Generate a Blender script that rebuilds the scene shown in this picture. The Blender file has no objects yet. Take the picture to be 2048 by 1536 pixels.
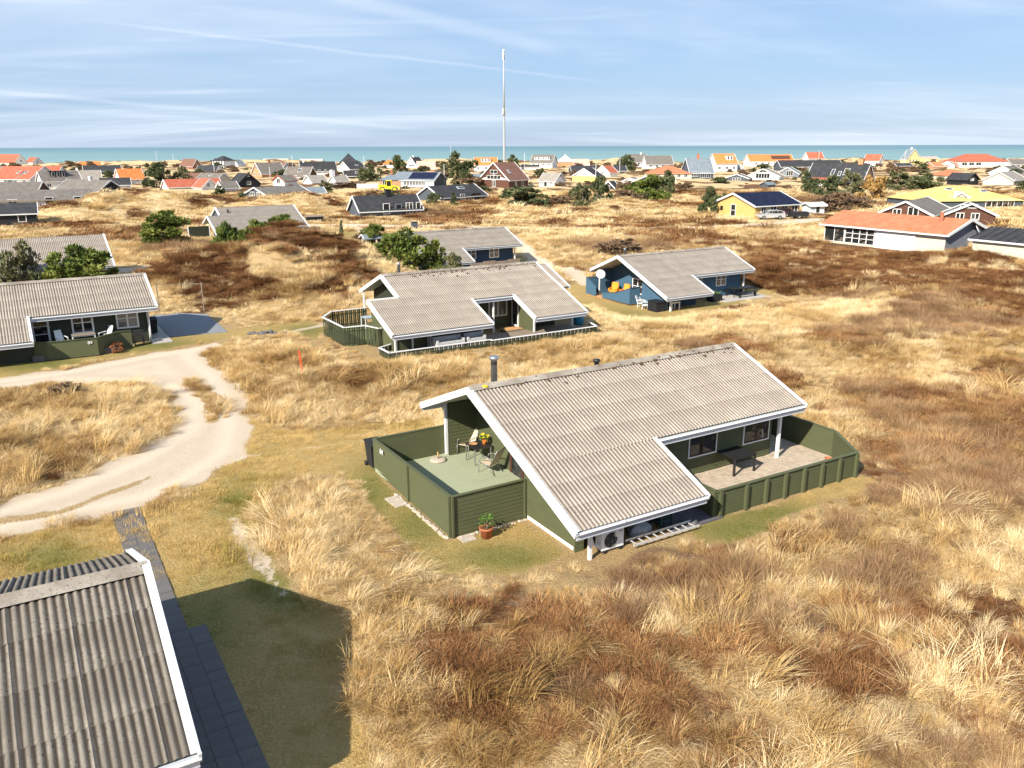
import bpy, bmesh, math, random
import numpy as np
from mathutils import Vector, Matrix
R = math.radians
random.seed(7); rng = np.random.default_rng(11)
SC = bpy.context.scene
COL = SC.collection

# ------------------------------------------------------------------ camera
FPX = 1650.0; CAMH = 12.0
PITCH = math.atan(476 / FPX); ROLL = math.atan(6.5 / 2048)
cd = bpy.data.cameras.new('camera'); cam = bpy.data.objects.new('camera', cd); COL.objects.link(cam)
cam.matrix_world = Matrix.Translation((0, 0, CAMH)) @ Matrix.Rotation(math.pi / 2 - PITCH, 4, 'X') @ Matrix.Rotation(-ROLL, 4, 'Z')
cd.sensor_width = 36; cd.lens = 36 * FPX / 2048; cd.clip_start = .3; cd.clip_end = 90000
SC.camera = cam
# ------------------------------------------------------------------ light
SUN_EL = R(35.5); SHADOW_AZ = R(55)
sd = bpy.data.lights.new('sun', 'SUN'); sun = bpy.data.objects.new('sun', sd); COL.objects.link(sun)
sd.energy = 5.0; sd.angle = R(.55); sd.color = (1, .93, .81)
tosun = Vector((-math.cos(SHADOW_AZ) * math.cos(SUN_EL), -math.sin(SHADOW_AZ) * math.cos(SUN_EL), math.sin(SUN_EL)))
sun.rotation_euler = tosun.to_track_quat('Z', 'Y').to_euler()
SC.view_settings.view_transform = 'Standard'; SC.view_settings.look = 'None'
SC.view_settings.gamma = 1; SC.view_settings.use_curve_mapping = False
SC.view_settings.exposure = .84
SC.cycles.max_bounces = 4; SC.cycles.diffuse_bounces = 2; SC.cycles.glossy_bounces = 2
SC.cycles.use_adaptive_sampling = True; SC.cycles.adaptive_threshold = .02
SC.cycles.transparent_max_bounces = 8

# ------------------------------------------------------------------ node helpers
class NT:
    def __init__(s, tree): s.t = tree; s.n = tree.nodes; s.l = tree.links
    def add(s, typ, **kw):
        nd = s.n.new(typ)
        for k, v in kw.items():
            if k == 'inp':
                for a, b in v.items():
                    if isinstance(b, bpy.types.NodeSocket): s.l.new(b, nd.inputs[a])
                    else: nd.inputs[a].default_value = b
            else: setattr(nd, k, v)
        return nd
    def math(s, op, a, b=0.0, c=None, clamp=False):
        nd = s.n.new('ShaderNodeMath'); nd.operation = op; nd.use_clamp = clamp
        for i, v in enumerate((a, b) if c is None else (a, b, c)):
            if isinstance(v, bpy.types.NodeSocket): s.l.new(v, nd.inputs[i])
            else: nd.inputs[i].default_value = v
        return nd.outputs[0]
    def mix(s, f, a, b, typ='MIX'):
        nd = s.n.new('ShaderNodeMix'); nd.data_type = 'RGBA'; nd.blend_type = typ; nd.clamp_factor = True
        for i, v in ((0, f), (6, a), (7, b)):
            if isinstance(v, bpy.types.NodeSocket): s.l.new(v, nd.inputs[i])
            elif i == 0: nd.inputs[0].default_value = v
            else: nd.inputs[i].default_value = (*v, 1) if len(v) == 3 else v
        return nd.outputs[2]
    def step(s, v, lo, hi):
        nd = s.n.new('ShaderNodeMapRange'); nd.interpolation_type = 'SMOOTHSTEP'
        s.l.new(v, nd.inputs[0]); nd.inputs[1].default_value = lo; nd.inputs[2].default_value = hi
        return nd.outputs[0]
    def noise(s, vec, scale, detail=3, rough=.55, dist=0):
        nd = s.add('ShaderNodeTexNoise', inp={'Scale': scale, 'Detail': detail, 'Roughness': rough, 'Distortion': dist})
        if vec is not None: s.l.new(vec, nd.inputs['Vector'])
        return nd.outputs[0]
    def scale(s, vec, sc, rot=(0, 0, 0)):
        nd = s.add('ShaderNodeMapping'); s.l.new(vec, nd.inputs[0]); nd.inputs['Scale'].default_value = sc; nd.inputs['Rotation'].default_value = rot
        return nd.outputs[0]

# ------------------------------------------------------------------ world: clear sky with thin cirrus and contrails
W = bpy.data.worlds.new('World'); SC.world = W; W.use_nodes = True; W.cycles.sampling_method = 'MANUAL'; W.cycles.sample_map_resolution = 256
w = NT(W.node_tree); w.n.clear()
sky = w.add('ShaderNodeTexSky', sky_type='NISHITA'); sky.sun_disc = False
sky.sun_elevation = SUN_EL; sky.sun_rotation = R(215); sky.altitude = 20; sky.air_density = 1.0; sky.dust_density = .35; sky.ozone_density = 2.2
tc = w.add('ShaderNodeTexCoord')
sep = w.add('ShaderNodeSeparateXYZ'); w.l.new(tc.outputs['Generated'], sep.inputs[0])
el = w.math('MAXIMUM', sep.outputs[2], .0)
# project the view direction on a cloud sheet
den = w.math('ADD', el, .09)
cx = w.math('DIVIDE', sep.outputs[0], den); cy = w.math('DIVIDE', sep.outputs[1], den)
cmb = w.add('ShaderNodeCombineXYZ'); w.l.new(cx, cmb.inputs[0]); w.l.new(cy, cmb.inputs[1])
c1 = w.noise(w.scale(cmb.outputs[0], (.15, .34, 1), (0, 0, R(-12))), 1.0, 5, .58, .5)
c2 = w.noise(w.scale(cmb.outputs[0], (.5, 1.5, 1), (0, 0, R(22))), 1.0, 4, .52, 1.0)
cl = w.math('ADD', w.math('MULTIPLY', w.step(c1, .42, .72), .70), w.math('MULTIPLY', w.math('MULTIPLY', w.step(c2, .48, .80), w.step(c1, .36, .58)), .38))
veil = w.math('MULTIPLY', w.step(c1, .25, .6), .10)
cl = w.math('ADD', cl, veil)
def streak(a, b, wdt, amp):
    a = Vector(a).normalized(); b = Vector(b).normalized(); nrm = a.cross(b).normalized(); mid = ((a + b) / 2).normalized()
    d1 = w.add('ShaderNodeVectorMath', operation='DOT_PRODUCT'); w.l.new(wob.outputs[0], d1.inputs[0]); d1.inputs[1].default_value = nrm
    d2 = w.add('ShaderNodeVectorMath', operation='DOT_PRODUCT'); w.l.new(tc.outputs['Generated'], d2.inputs[0]); d2.inputs[1].default_value = mid
    lat = w.step(w.math('ABSOLUTE', d1.outputs['Value']), wdt, wdt * .1)
    lon = w.step(d2.outputs['Value'], a.dot(mid), 1 - (1 - a.dot(mid)) * .45)
    return w.math('MULTIPLY', w.math('MULTIPLY', lat, lon), amp)
def sdir(px, py):
    x = (px - 1024) / FPX; y = (768 - py) / FPX
    return (x, math.cos(PITCH) + y * math.sin(PITCH), -math.sin(PITCH) + y * math.cos(PITCH))
nz = w.noise(tc.outputs['Generated'], 9, 3); nzv = w.add('ShaderNodeCombineXYZ'); w.l.new(w.math('MULTIPLY', w.math('SUBTRACT', nz, .5), .006), nzv.inputs[2])
wob = w.add('ShaderNodeVectorMath', operation='ADD'); w.l.new(tc.outputs['Generated'], wob.inputs[0]); w.l.new(nzv.outputs[0], wob.inputs[1])
tot = cl
for s_ in (((150, 35), (1250, 170), .0028, .20), ((-150, 165), (880, 262), .0035, .22), ((-300, 170), (800, 278), .006, .16), ((560, -40), (1150, 110), .012, .26)):
    tot = w.math('ADD', tot, streak(sdir(*s_[0]), sdir(*s_[1]), s_[2], s_[3]))
tot = w.math('MINIMUM', tot, .9)
skyc = w.mix(.55, sky.outputs[0], (4.6, 7.4, 12.2))
cloudy = w.mix(tot, skyc, (9.8, 11.0, 12.6))
bg = w.add('ShaderNodeBackground', inp={'Strength': .050}); w.l.new(cloudy, bg.inputs[0])
wo = w.add('ShaderNodeOutputWorld'); w.l.new(bg.outputs[0], wo.inputs[0])

# ------------------------------------------------------------------ calibrated geometry of the place
ANG = R(31); CA, SA = math.cos(ANG), math.sin(ANG)       # the estate is laid out along this axis
def at(px, py, z=0.0):
    x = (px - 1024) / FPX; y = -(py - 768) / FPX
    ca, sa = math.cos(ROLL), math.sin(ROLL)
    x, y = x * ca + y * sa, -x * sa + y * ca
    dy = math.cos(PITCH) + y * math.sin(PITCH); dz = -math.sin(PITCH) + y * math.cos(PITCH)
    t = (z - CAMH) / dz
    return (x * t, dy * t)
def xy(u, v): return (u * CA - v * SA, u * SA + v * CA)
def uv(x, y): return (x * CA + y * SA, -x * SA + y * CA)

# ------------------------------------------------------------------ material helpers
MATS = {}
def newmat(name):
    m = bpy.data.materials.new(name); m.use_nodes = True; t = NT(m.node_tree); t.n.clear()
    out = t.add('ShaderNodeOutputMaterial'); b = t.add('ShaderNodeBsdfPrincipled'); t.l.new(b.outputs[0], out.inputs[0])
    MATS[name] = m
    return m, t, b
def mat(name, col, rough=.6, var=.12, scale=3.0, spec=.3, metal=0.0, stretch=(1, 1, 1), bump=0.0, dirt=0.0):
    if name in MATS: return MATS[name]
    m, t, b = newmat(name)
    g = t.add('ShaderNodeNewGeometry'); tcn = t.add('ShaderNodeTexCoord')
    v = t.scale(tcn.outputs['Object'], stretch)
    n1 = t.noise(v, scale, 3, .6); n2 = t.noise(v, scale * 9, 2, .6)
    f = t.math('ADD', t.math('MULTIPLY', t.math('SUBTRACT', n1, .5), 2 * var * 1.6), t.math('MULTIPLY', t.math('SUBTRACT', n2, .5), var * 1.4))
    oi = t.add('ShaderNodeObjectInfo')
    f = t.math('ADD', f, t.math('MULTIPLY', t.math('SUBTRACT', oi.outputs['Random'], .5), var * .5))
    f = t.math('ADD', f, 1.0)
    vm = t.add('ShaderNodeVectorMath', operation='SCALE'); vm.inputs[0].default_value = col; t.l.new(f, vm.inputs['Scale'])
    c = vm.outputs[0]
    if dirt: c = t.mix(t.math('MULTIPLY', t.step(n1, .5, .75), dirt), c, (col[0] * .45, col[1] * .4, col[2] * .33))
    t.l.new(c, b.inputs['Base Color']); b.inputs['Roughness'].default_value = rough
    b.inputs['Specular IOR Level'].default_value = spec; b.inputs['Metallic'].default_value = metal
    if bump:
        bp = t.add('ShaderNodeBump', inp={'Strength': bump, 'Distance': .02}); t.l.new(n2, bp.inputs['Height']); t.l.new(bp.outputs[0], b.inputs['Normal'])
    return m
def glass(name='window_glass', col=(.015, .018, .02)):
    if name in MATS: return MATS[name]
    m, t, b = newmat(name); tcn = t.add('ShaderNodeTexCoord'); oi = t.add('ShaderNodeObjectInfo')
    n = t.noise(tcn.outputs['Object'], 1.6, 2)
    c = t.mix(t.math('MULTIPLY', t.step(n, .5, .62), t.step(oi.outputs['Random'], .3, .9)), col, (.16, .135, .10))
    t.l.new(c, b.inputs['Base Color']); b.inputs['Roughness'].default_value = .04; b.inputs['Specular IOR Level'].default_value = .6
    return m

# ------------------------------------------------------------------ object helpers
def tag(o, label=None, cat=None, group=None, kind=None):
    if label: o['label'] = label
    if cat: o['category'] = cat
    if group: o['group'] = group
    if kind: o['kind'] = kind
    return o
def empty(name, loc=(0, 0, 0), rz=0.0, parent=None, label=None, cat=None, group=None, scale=1.0):
    o = bpy.data.objects.new(name, None); COL.objects.link(o); o.empty_display_size = .2
    o.location = loc; o.rotation_euler = (0, 0, rz); o.scale = (scale,) * 3; o.parent = parent
    return tag(o, label, cat, group)
def link(name, me, parent=None, loc=(0, 0, 0), rot=(0, 0, 0), scale=(1, 1, 1)):
    o = bpy.data.objects.new(name, me); COL.objects.link(o); o.parent = parent
    o.location = loc; o.rotation_euler = rot; o.scale = scale
    return o
def copy_tree(o, parent=None):
    c = o.copy(); COL.objects.link(c); c.parent = parent
    for ch in list(o.children): copy_tree(ch, c)
    return c
class MB:
    def __init__(s): s.v = []; s.f = []
    def poly(s, pts):
        n = len(s.v); s.v += [tuple(p) for p in pts]; s.f.append(tuple(range(n, n + len(pts)))); return s
    def box(s, x0, x1, y0, y1, z0, z1):
        n = len(s.v)
        s.v += [(x0, y0, z0), (x1, y0, z0), (x1, y1, z0), (x0, y1, z0), (x0, y0, z1), (x1, y0, z1), (x1, y1, z1), (x0, y1, z1)]
        s.f += [tuple(n + i for i in q) for q in ((0, 3, 2, 1), (4, 5, 6, 7), (0, 1, 5, 4), (1, 2, 6, 5), (2, 3, 7, 6), (3, 0, 4, 7))]
        return s
    def beam(s, p0, p1, wd, ht, up=(0, 0, 1)):
        p0, p1 = Vector(p0), Vector(p1); d = (p1 - p0).normalized(); sd = d.cross(Vector(up))
        if sd.length < 1e-4: sd = d.cross(Vector((1, 0, 0)))
        sd = sd.normalized() * wd / 2; u = sd.cross(d).normalized() * ht / 2
        n = len(s.v)
        for p in (p0, p1): s.v += [tuple(p - sd - u), tuple(p + sd - u), tuple(p + sd + u), tuple(p - sd + u)]
        s.f += [tuple(n + i for i in q) for q in ((3, 2, 1, 0), (4, 5, 6, 7), (0, 1, 5, 4), (1, 2, 6, 5), (2, 3, 7, 6), (3, 0, 4, 7))]
        return s
    def tube(s, p0, p1, r, n=8, r2=None, cap=True):
        p0, p1 = Vector(p0), Vector(p1); r2 = r if r2 is None else r2; d = (p1 - p0).normalized()
        a = d.cross(Vector((0, 0, 1)))
        if a.length < 1e-3: a = d.cross(Vector((1, 0, 0)))
        a.normalize(); b = d.cross(a); m = len(s.v)
        for p, rr in ((p0, r), (p1, r2)):
            for i in range(n):
                t = 2 * math.pi * i / n; s.v.append(tuple(p + (a * math.cos(t) + b * math.sin(t)) * rr))
        for i in range(n): j = (i + 1) % n; s.f.append((m + i, m + j, m + n + j, m + n + i))
        if cap: s.f.append(tuple(m + i for i in reversed(range(n)))); s.f.append(tuple(m + n + i for i in range(n)))
        return s
    def lathe(s, prof, c=(0, 0, 0), n=16):
        m = len(s.v)
        for r, z in prof:
            for i in range(n):
                t = 2 * math.pi * i / n; s.v.append((c[0] + r * math.cos(t), c[1] + r * math.sin(t), c[2] + z))
        for k in range(len(prof) - 1):
            for i in range(n): j = (i + 1) % n; s.f.append((m + k * n + i, m + k * n + j, m + (k + 1) * n + j, m + (k + 1) * n + i))
        s.f.append(tuple(m + i for i in reversed(range(n)))); s.f.append(tuple(m + (len(prof) - 1) * n + i for i in range(n)))
        return s
    def slab(s, pts, t):
        pts = [Vector(p) for p in pts]; nrm = (pts[1] - pts[0]).cross(pts[2] - pts[0]).normalized()
        if nrm.z < 0: nrm = -nrm
        s.poly(pts); s.poly([p - nrm * t for p in reversed(pts)])
        for i in range(len(pts)): j = (i + 1) % len(pts); s.poly([pts[i], pts[i] - nrm * t, pts[j] - nrm * t, pts[j]])
        return s
    def ext(s, prof, y0, y1):
        """profile in x,z extruded along y"""
        n = len(prof); m = len(s.v)
        for y in (y0, y1): s.v += [(p[0], y, p[1]) for p in prof]
        for i in range(n): j = (i + 1) % n; s.f.append((m + i, m + j, m + n + j, m + n + i))
        s.f.append(tuple(m + i for i in reversed(range(n)))); s.f.append(tuple(m + n + i for i in range(n)))
        return s
    def mesh(s, name, material=None, smooth=False):
        me = bpy.data.meshes.new(name); me.from_pydata(s.v, [], s.f); me.validate()
        bm = bmesh.new(); bm.from_mesh(me); bmesh.ops.recalc_face_normals(bm, faces=bm.faces); bm.to_mesh(me); bm.free()
        if material: me.materials.append(MATS[material] if isinstance(material, str) else material)
        if smooth:
            me.polygons.foreach_set('use_smooth', [True] * len(me.polygons))
        return me
    def build(s, name, material, parent=None, smooth=False, loc=(0, 0, 0), rot=(0, 0, 0)):
        return link(name, s.mesh(name, material, smooth), parent, loc, rot)
# ================================================================== terrain
def _h(ix, iy, s):
    n = (ix.astype(np.int64) * 374761393 + iy.astype(np.int64) * 668265263 + s * 974711) & 0x7fffffff
    n = ((n ^ (n >> 13)) * 1274126177) & 0x7fffffff
    n = n ^ (n >> 16)
    return (n & 0xffff) / 65535.0
def vnoise(x, y, s=0):
    x = np.asarray(x, float); y = np.asarray(y, float)
    ix = np.floor(x); iy = np.floor(y); fx = x - ix; fy = y - iy; fx = fx * fx * (3 - 2 * fx); fy = fy * fy * (3 - 2 * fy)
    ix = ix.astype(np.int64); iy = iy.astype(np.int64)
    a = _h(ix, iy, s); b = _h(ix + 1, iy, s); c = _h(ix, iy + 1, s); d = _h(ix + 1, iy + 1, s)
    return (a * (1 - fx) + b * fx) * (1 - fy) + (c * (1 - fx) + d * fx) * fy
def fbm(x, y, s=0, o=4):
    t = 0; a = .5; k = 1.0; n = 0
    for i in range(o): t = t + a * vnoise(x * k, y * k, s + i * 17); n += a; a *= .5; k *= 2.03
    return t / n
def sstep(v, a, b):
    t = np.clip((v - a) / (b - a), 0, 1); return t * t * (3 - 2 * t)
def poly_sd(x, y, pts):
    """signed distance to a polygon, negative inside"""
    d = np.full(np.shape(x), 1e9); ins = np.zeros(np.shape(x), bool); n = len(pts)
    for i in range(n):
        x0, y0 = pts[i]; x1, y1 = pts[(i + 1) % n]; ex, ey = x1 - x0, y1 - y0
        t = np.clip(((x - x0) * ex + (y - y0) * ey) / (ex * ex + ey * ey + 1e-9), 0, 1)
        d = np.minimum(d, np.hypot(x - x0 - t * ex, y - y0 - t * ey))
        c = ((y0 > y) != (y1 > y)) & (x < (x1 - x0) * (y - y0) / (y1 - y0 + 1e-12) + x0); ins ^= c
    return np.where(ins, -d, d)
def line_d(x, y, pts):
    d = np.full(np.shape(x), 1e9)
    for i in range(len(pts) - 1):
        x0, y0 = pts[i]; x1, y1 = pts[i + 1]; ex, ey = x1 - x0, y1 - y0
        t = np.clip(((x - x0) * ex + (y - y0) * ey) / (ex * ex + ey * ey + 1e-9), 0, 1)
        d = np.minimum(d, np.hypot(x - x0 - t * ex, y - y0 - t * ey))
    return d
def PX(*pts): return [at(*p) for p in pts]
# flat ground under the houses: (u0,u1,v0,v1, level, margin)
PADS = [(10.2, 27.2, 17.6, 28.6, 0, 5), (-14, 2.6, 12, 21.5, 0, 5), (16.4, 33.5, 44.0, 54.6, 0, 4), (-14, 12.6, 53, 66, 0, 4),
        (41.8, 58.5, 48.6, 62, -1.15, 8), (36.4, 49.8, 76, 88, -.93, 7), (22, 37, 113, 127, 0, 6), (-16, 9, 83, 96, 0, 5)]
def rect_d(u, v, r): return np.hypot(np.maximum(np.maximum(r[0] - u, u - r[1]), 0), np.maximum(np.maximum(r[2] - v, v - r[3]), 0))
ROAD_OUT = PX((-500, 800), (0, 755), (110, 741), (200, 724), (300, 706), (380, 694), (440, 682), (436, 692), (405, 708), (452, 745), (490, 790), (502, 850), (490, 905), (405, 965), (300, 1012), (235, 1024), (120, 1046), (0, 1075), (-500, 1200))
ROAD_ISL = PX((-500, 850), (0, 783), (110, 768), (250, 770), (322, 783), (350, 815), (338, 862), (240, 918), (110, 970), (0, 1003), (-500, 1090))
ROAD_STR = PX((362, 755), (394, 757), (428, 786), (442, 815), (438, 842), (416, 846), (410, 812), (390, 780))
STRIP2 = PX((-300, 1090), (0, 1030), (120, 1014), (250, 968), (300, 950), (300, 958), (255, 982), (120, 1034), (0, 1050), (-300, 1110))
TRACKS = [(PX((470, 915), (560, 903), (640, 893), (735, 880)), .22, .58), (PX((390, 975), (470, 955), (600, 935), (740, 925)), .22, .45),
          (PX((470, 1040), (492, 1075), (520, 1120), (540, 1150), (565, 1190)), .30, .9),
          (PX((250, 541), (330, 532), (430, 518), (500, 500)), 1.7, 1), (PX((560, 452), (680, 449), (828, 452), (977, 455), (1200, 458), (1420, 456), (1560, 447), (1640, 438)), 2.0, 1),
          (PX((1020, 470), (1060, 500), (1120, 530), (1170, 548)), 1.2, .8), (PX((690, 520), (740, 505), (760, 470), (700, 452)), 1.6, .55),
          (PX((60, 452), (110, 447), (160, 443), (400, 438)), 1.4, .8), (PX((560, 668), (640, 652), (665, 640)), .5, .6)]
LAWN = [PX((-200, 1110), (0, 1078), (235, 1026), (300, 1015), (405, 968), (480, 912), (560, 875), (745, 868), (760, 895), (757, 945), (900, 1080), (1050, 1035), (1150, 1108), (1100, 1128), (1020, 1140), (860, 1150), (800, 1085), (760, 1030), (700, 965), (640, 952), (560, 960), (505, 1020), (560, 1150), (705, 1235), (725, 1320), (735, 1420), (770, 1536), (780, 1800), (-400, 1800)),
        PX((1380, 1062), (1430, 1036), (1710, 953), (1735, 962), (1690, 985), (1600, 1022), (1500, 1065), (1420, 1090)),
        [xy(*p) for p in ((40.2, 49.6), (44.2, 49.0), (48.4, 49.0), (52, 49.8), (60, 52), (60.5, 58), (57, 60), (48.5, 67), (42, 63))],
        PX((-200, 790), (-200, 700), (0, 724), (200, 712), (330, 675), (440, 660), (620, 640), (648, 655), (640, 692), (580, 668), (470, 676), (300, 701), (110, 738), (0, 757)),
        PX((612, 462), (720, 462), (760, 470), (735, 500), (640, 482)), PX((1590, 448), (1660, 432), (1660, 445), (1600, 455)),
        PX((490, 760), (520, 860), (880, 828), (900, 850), (740, 878), (480, 905), (497, 850))]
LAWN_OFF = [PX((610, 955), (690, 960), (760, 1035), (815, 1110), (800, 1140), (700, 1180), (640, 1150), (560, 1090), (515, 1020))]
GREENS = [(840, 1050, 90, 55), (1000, 1112, 120, 28), (770, 950, 40, 40), (1560, 1030, 120, 26), (300, 690, 120, 14), (470, 1000, 60, 40), (120, 1120, 130, 40), (530, 1040, 60, 70), (80, 730, 120, 18), (560, 1170, 90, 60), (1480, 1060, 110, 30), (740, 990, 60, 70), (1230, 612, 90, 22), (1360, 622, 60, 12), (1530, 592, 70, 14), (620, 660, 60, 15), (400, 1250, 110, 90), (1020, 1120, 110, 25), (650, 470, 60, 16), (90, 900, 90, 60), (760, 1440, 30, 70)]
# heather: pixel-space centres turned into ground ellipses
HEATH = [(570, 535, 190, 34, .98), (420, 578, 120, 20, 1.0), (690, 585, 60, 28, .9), (1760, 522, 360, 46, 1.35), (1980, 610, 200, 60, 1.15), (1990, 740, 120, 40, .9), (1420, 478, 170, 22, .9), (1180, 452, 160, 14, .8), (900, 432, 150, 14, .8), (250, 470, 160, 20, .8),
         (1060, 1320, 250, 140, 1.3), (1300, 1440, 150, 90, .7), (1620, 1340, 230, 105, 1.15), (1790, 1250, 220, 80, 1.1), (1950, 1340, 150, 85, .85), (1480, 1180, 120, 50, .6), (1900, 850, 220, 110, 1.1), (1480, 700, 90, 16, .9), (1700, 690, 130, 18, .75), (1560, 760, 80, 22, .7), (620, 720, 60, 16, .5), (700, 780, 60, 16, .55), (880, 730, 50, 12, .4),
         (110, 790, 70, 14, 1), (980, 1210, 60, 25, .6), (1560, 740, 60, 18, .5), (1200, 1500, 110, 60, .6), (1650, 600, 110, 12, .5), (1850, 700, 150, 22, .6), (1300, 405, 120, 8, .8), (1500, 375, 80, 6, .7), (600, 400, 60, 8, .9), (1650, 345, 60, 5, .7), (1800, 340, 120, 5, .8)]
BRUSH = [(1380, 1180, 200, 85, 1.2), (1930, 960, 180, 130, 1.2), (1860, 655, 200, 45, 1.2), (1700, 590, 90, 18, .9), (1480, 1260, 130, 60, .8), (1050, 1200, 90, 35, .5), (1800, 800, 140, 45, .7), (640, 700, 100, 16, .6), (1230, 500, 90, 14, 1), (850, 425, 80, 8, .9), (760, 405, 60, 6, .8), (1640, 400, 120, 10, .9), (1820, 395, 90, 12, .9), (380, 495, 110, 14, .9), (1160, 1390, 60, 40, .5)]
def blobs(x, y, L):
    r = np.zeros(np.shape(x))
    for px, py, rx, ry, *a in L:
        c = at(px, py); e = at(px + rx, py); t1 = at(px, py - ry); t2 = at(px, py + ry)
        sx = abs(e[0] - c[0]); sy = abs(t1[1] - t2[1]) / 2
        # shear of the ellipse towards the horizon
        k = (t1[0] - t2[0]) / (t1[1] - t2[1])
        dy = y - c[1]; dx = x - c[0] - k * dy
        r = np.maximum(r, (a[0] if a else 1) * np.exp(-((dx / sx) ** 2 + (dy / sy) ** 2) * .9))
    return r
def cover(x, y):
    x = np.asarray(x, float); y = np.asarray(y, float)
    n1 = fbm(x / 1.3, y / 1.3, 3, 3) - .5; n2 = fbm(x / 6, y / 6, 21, 4) - .5; n3 = fbm(x / 2.2, y / 2.2, 41, 3) - .5
    sd = np.maximum(poly_sd(x, y, ROAD_OUT), -poly_sd(x, y, ROAD_ISL))
    road = sstep(-sd + n1 * 1.3, -.2, .40)
    road = road * (1 - .95 * sstep(-poly_sd(x, y, ROAD_STR) + n1 * .6, -.15, .2))
    road = road * (1 - .7 * sstep(-poly_sd(x, y, STRIP2) + n1 * .5, -.1, .2))
    for pts, wd, amp in TRACKS: road = np.maximum(road, amp * sstep(wd - line_d(x, y, pts) + n1 * (.5 if wd < 1 else 1.2), -.2, .3))
    lawn = np.zeros(x.shape)
    for L in LAWN: lawn = np.maximum(lawn, sstep(-poly_sd(x, y, L) + n3 * 1.4, -.4, .6))
    for L in LAWN_OFF: lawn = lawn * (1 - sstep(-poly_sd(x, y, L) + n3 * 1.0, -.3, .4))
    green = np.clip(blobs(x, y, GREENS) + n2 * .9, 0, 1)
    heath = sstep(blobs(x, y, HEATH) + n2 * 1.5 + n3 * .5, .34, .62)
    # open heath and straw alternate over the rest of the dunes
    far = sstep(y, 70, 130)
    heath = np.maximum(heath, sstep(n2 * 1.2 + n3 * .4 - .075 + .05 * far + .05 * sstep(y, 190, 260), .0, .14) * .9 * far)
    fore = sstep(y, 27, 19) * sstep(x, -3.5, 0) + .8 * sstep(x / np.maximum(y, 1), .30, .48) * sstep(y, 60, 40)
    heath = np.maximum(heath, sstep(n2 * .9 + n3 * 1.1 + n1 * .5 - .03, -.02, .22) * .85 * np.clip(fore, 0, 1))
    brush = np.maximum(sstep(blobs(x, y, BRUSH) + n2 * 1.1 + n3 * .9, .38, .7), sstep(-n3 * 1.2 + n1 * .5 - .02, .02, .2) * .6 * np.clip(fore, 0, 1))
    free = (1 - lawn) * (1 - road)
    cover.rut = np.clip(np.exp(-((-sd - .95) / .38) ** 2) + .6 * np.exp(-((-sd - 2.6) / .4) ** 2), 0, 1)
    return road, lawn, green, heath * free, brush * free
HILLS = [(-20.5, 79, 6.8, 9.5, 4.6), (-29, 74, 5, 6, 1.9), (-72, 164, 12, 10, 4.3), (-57, 168, 7, 8, 1.0), (-43, 172, 9, 9, 3.0), (-80, 150, 10, 9, 1.4), (24, 166, 8, 7, 1.5), (-60, 132, 12, 6, 1.0), (-8, 41, 5, 4, .5), (2, 38, 4, 3, .5), (24, 50, 8, 4, .7), (40, 62, 8, 5, .6), (12, 39, 7, 3, -.35), (2, 46, 6, 2.5, -.5),
         (-3.5, 24.5, .9, 1.6, .45), (-5.5, 26, 1.6, 1.3, .35), (44, 70, 8, 8, .9), (58, 92, 12, 6, 1.2), (6, 17, 4, 2.5, .4), (16, 24, 5, 3, .5), (-33, 30, 5, 3, .35)]
def height(x, y):
    x = np.asarray(x, float); y = np.asarray(y, float); u, v = uv(x, y)
    h = (fbm(x / 11, y / 11, 5, 4) - .5) * 1.5 + (fbm(x / 3.2, y / 3.2, 9, 3) - .5) * .5
    h = h * (.75 + .6 * sstep(y, 80, 200))
    for hx, hy, sx, sy, a in HILLS: h = h + a * np.exp(-((x - hx) / sx) ** 2 - ((y - hy) / sy) ** 2) * (.62 + .76 * fbm(x / 4.5, y / 4.5, 77, 3))
    h = h + sstep(y, 540, 610) * (1.0 + 5 * (fbm(x / 40, y / 40, 55, 4) - .35))
    road = np.minimum(np.maximum(poly_sd(x, y, ROAD_OUT), -poly_sd(x, y, ROAD_ISL)), 99)
    fl = sstep(-road, -2.2, .2)
    for pts, wd, amp in TRACKS: fl = np.maximum(fl, .85 * sstep(wd - line_d(x, y, pts), -2, .3) * (1 if wd > .9 else .7))
    for L in (LAWN[0], LAWN[3]): fl = np.maximum(fl, .92 * sstep(-poly_sd(x, y, L), -1.2, .6))
    h = h * (1 - fl)
    for u0, u1, v0, v1, z, mg in PADS:
        k = 1 - sstep(rect_d(u, v, (u0, u1, v0, v1)), .1, mg); h = h * (1 - k) + z * k
    for fx, fy, fw, fd in VPADS:
        k = 1 - sstep(np.hypot((x - fx) / fw, (y - fy) / fd), .7, 1.35); h = h * (1 - k)
    return h - 10 * sstep(y, 628, 720)
VPADS = [(44.5, 139.5, 9, 7)]
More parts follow.
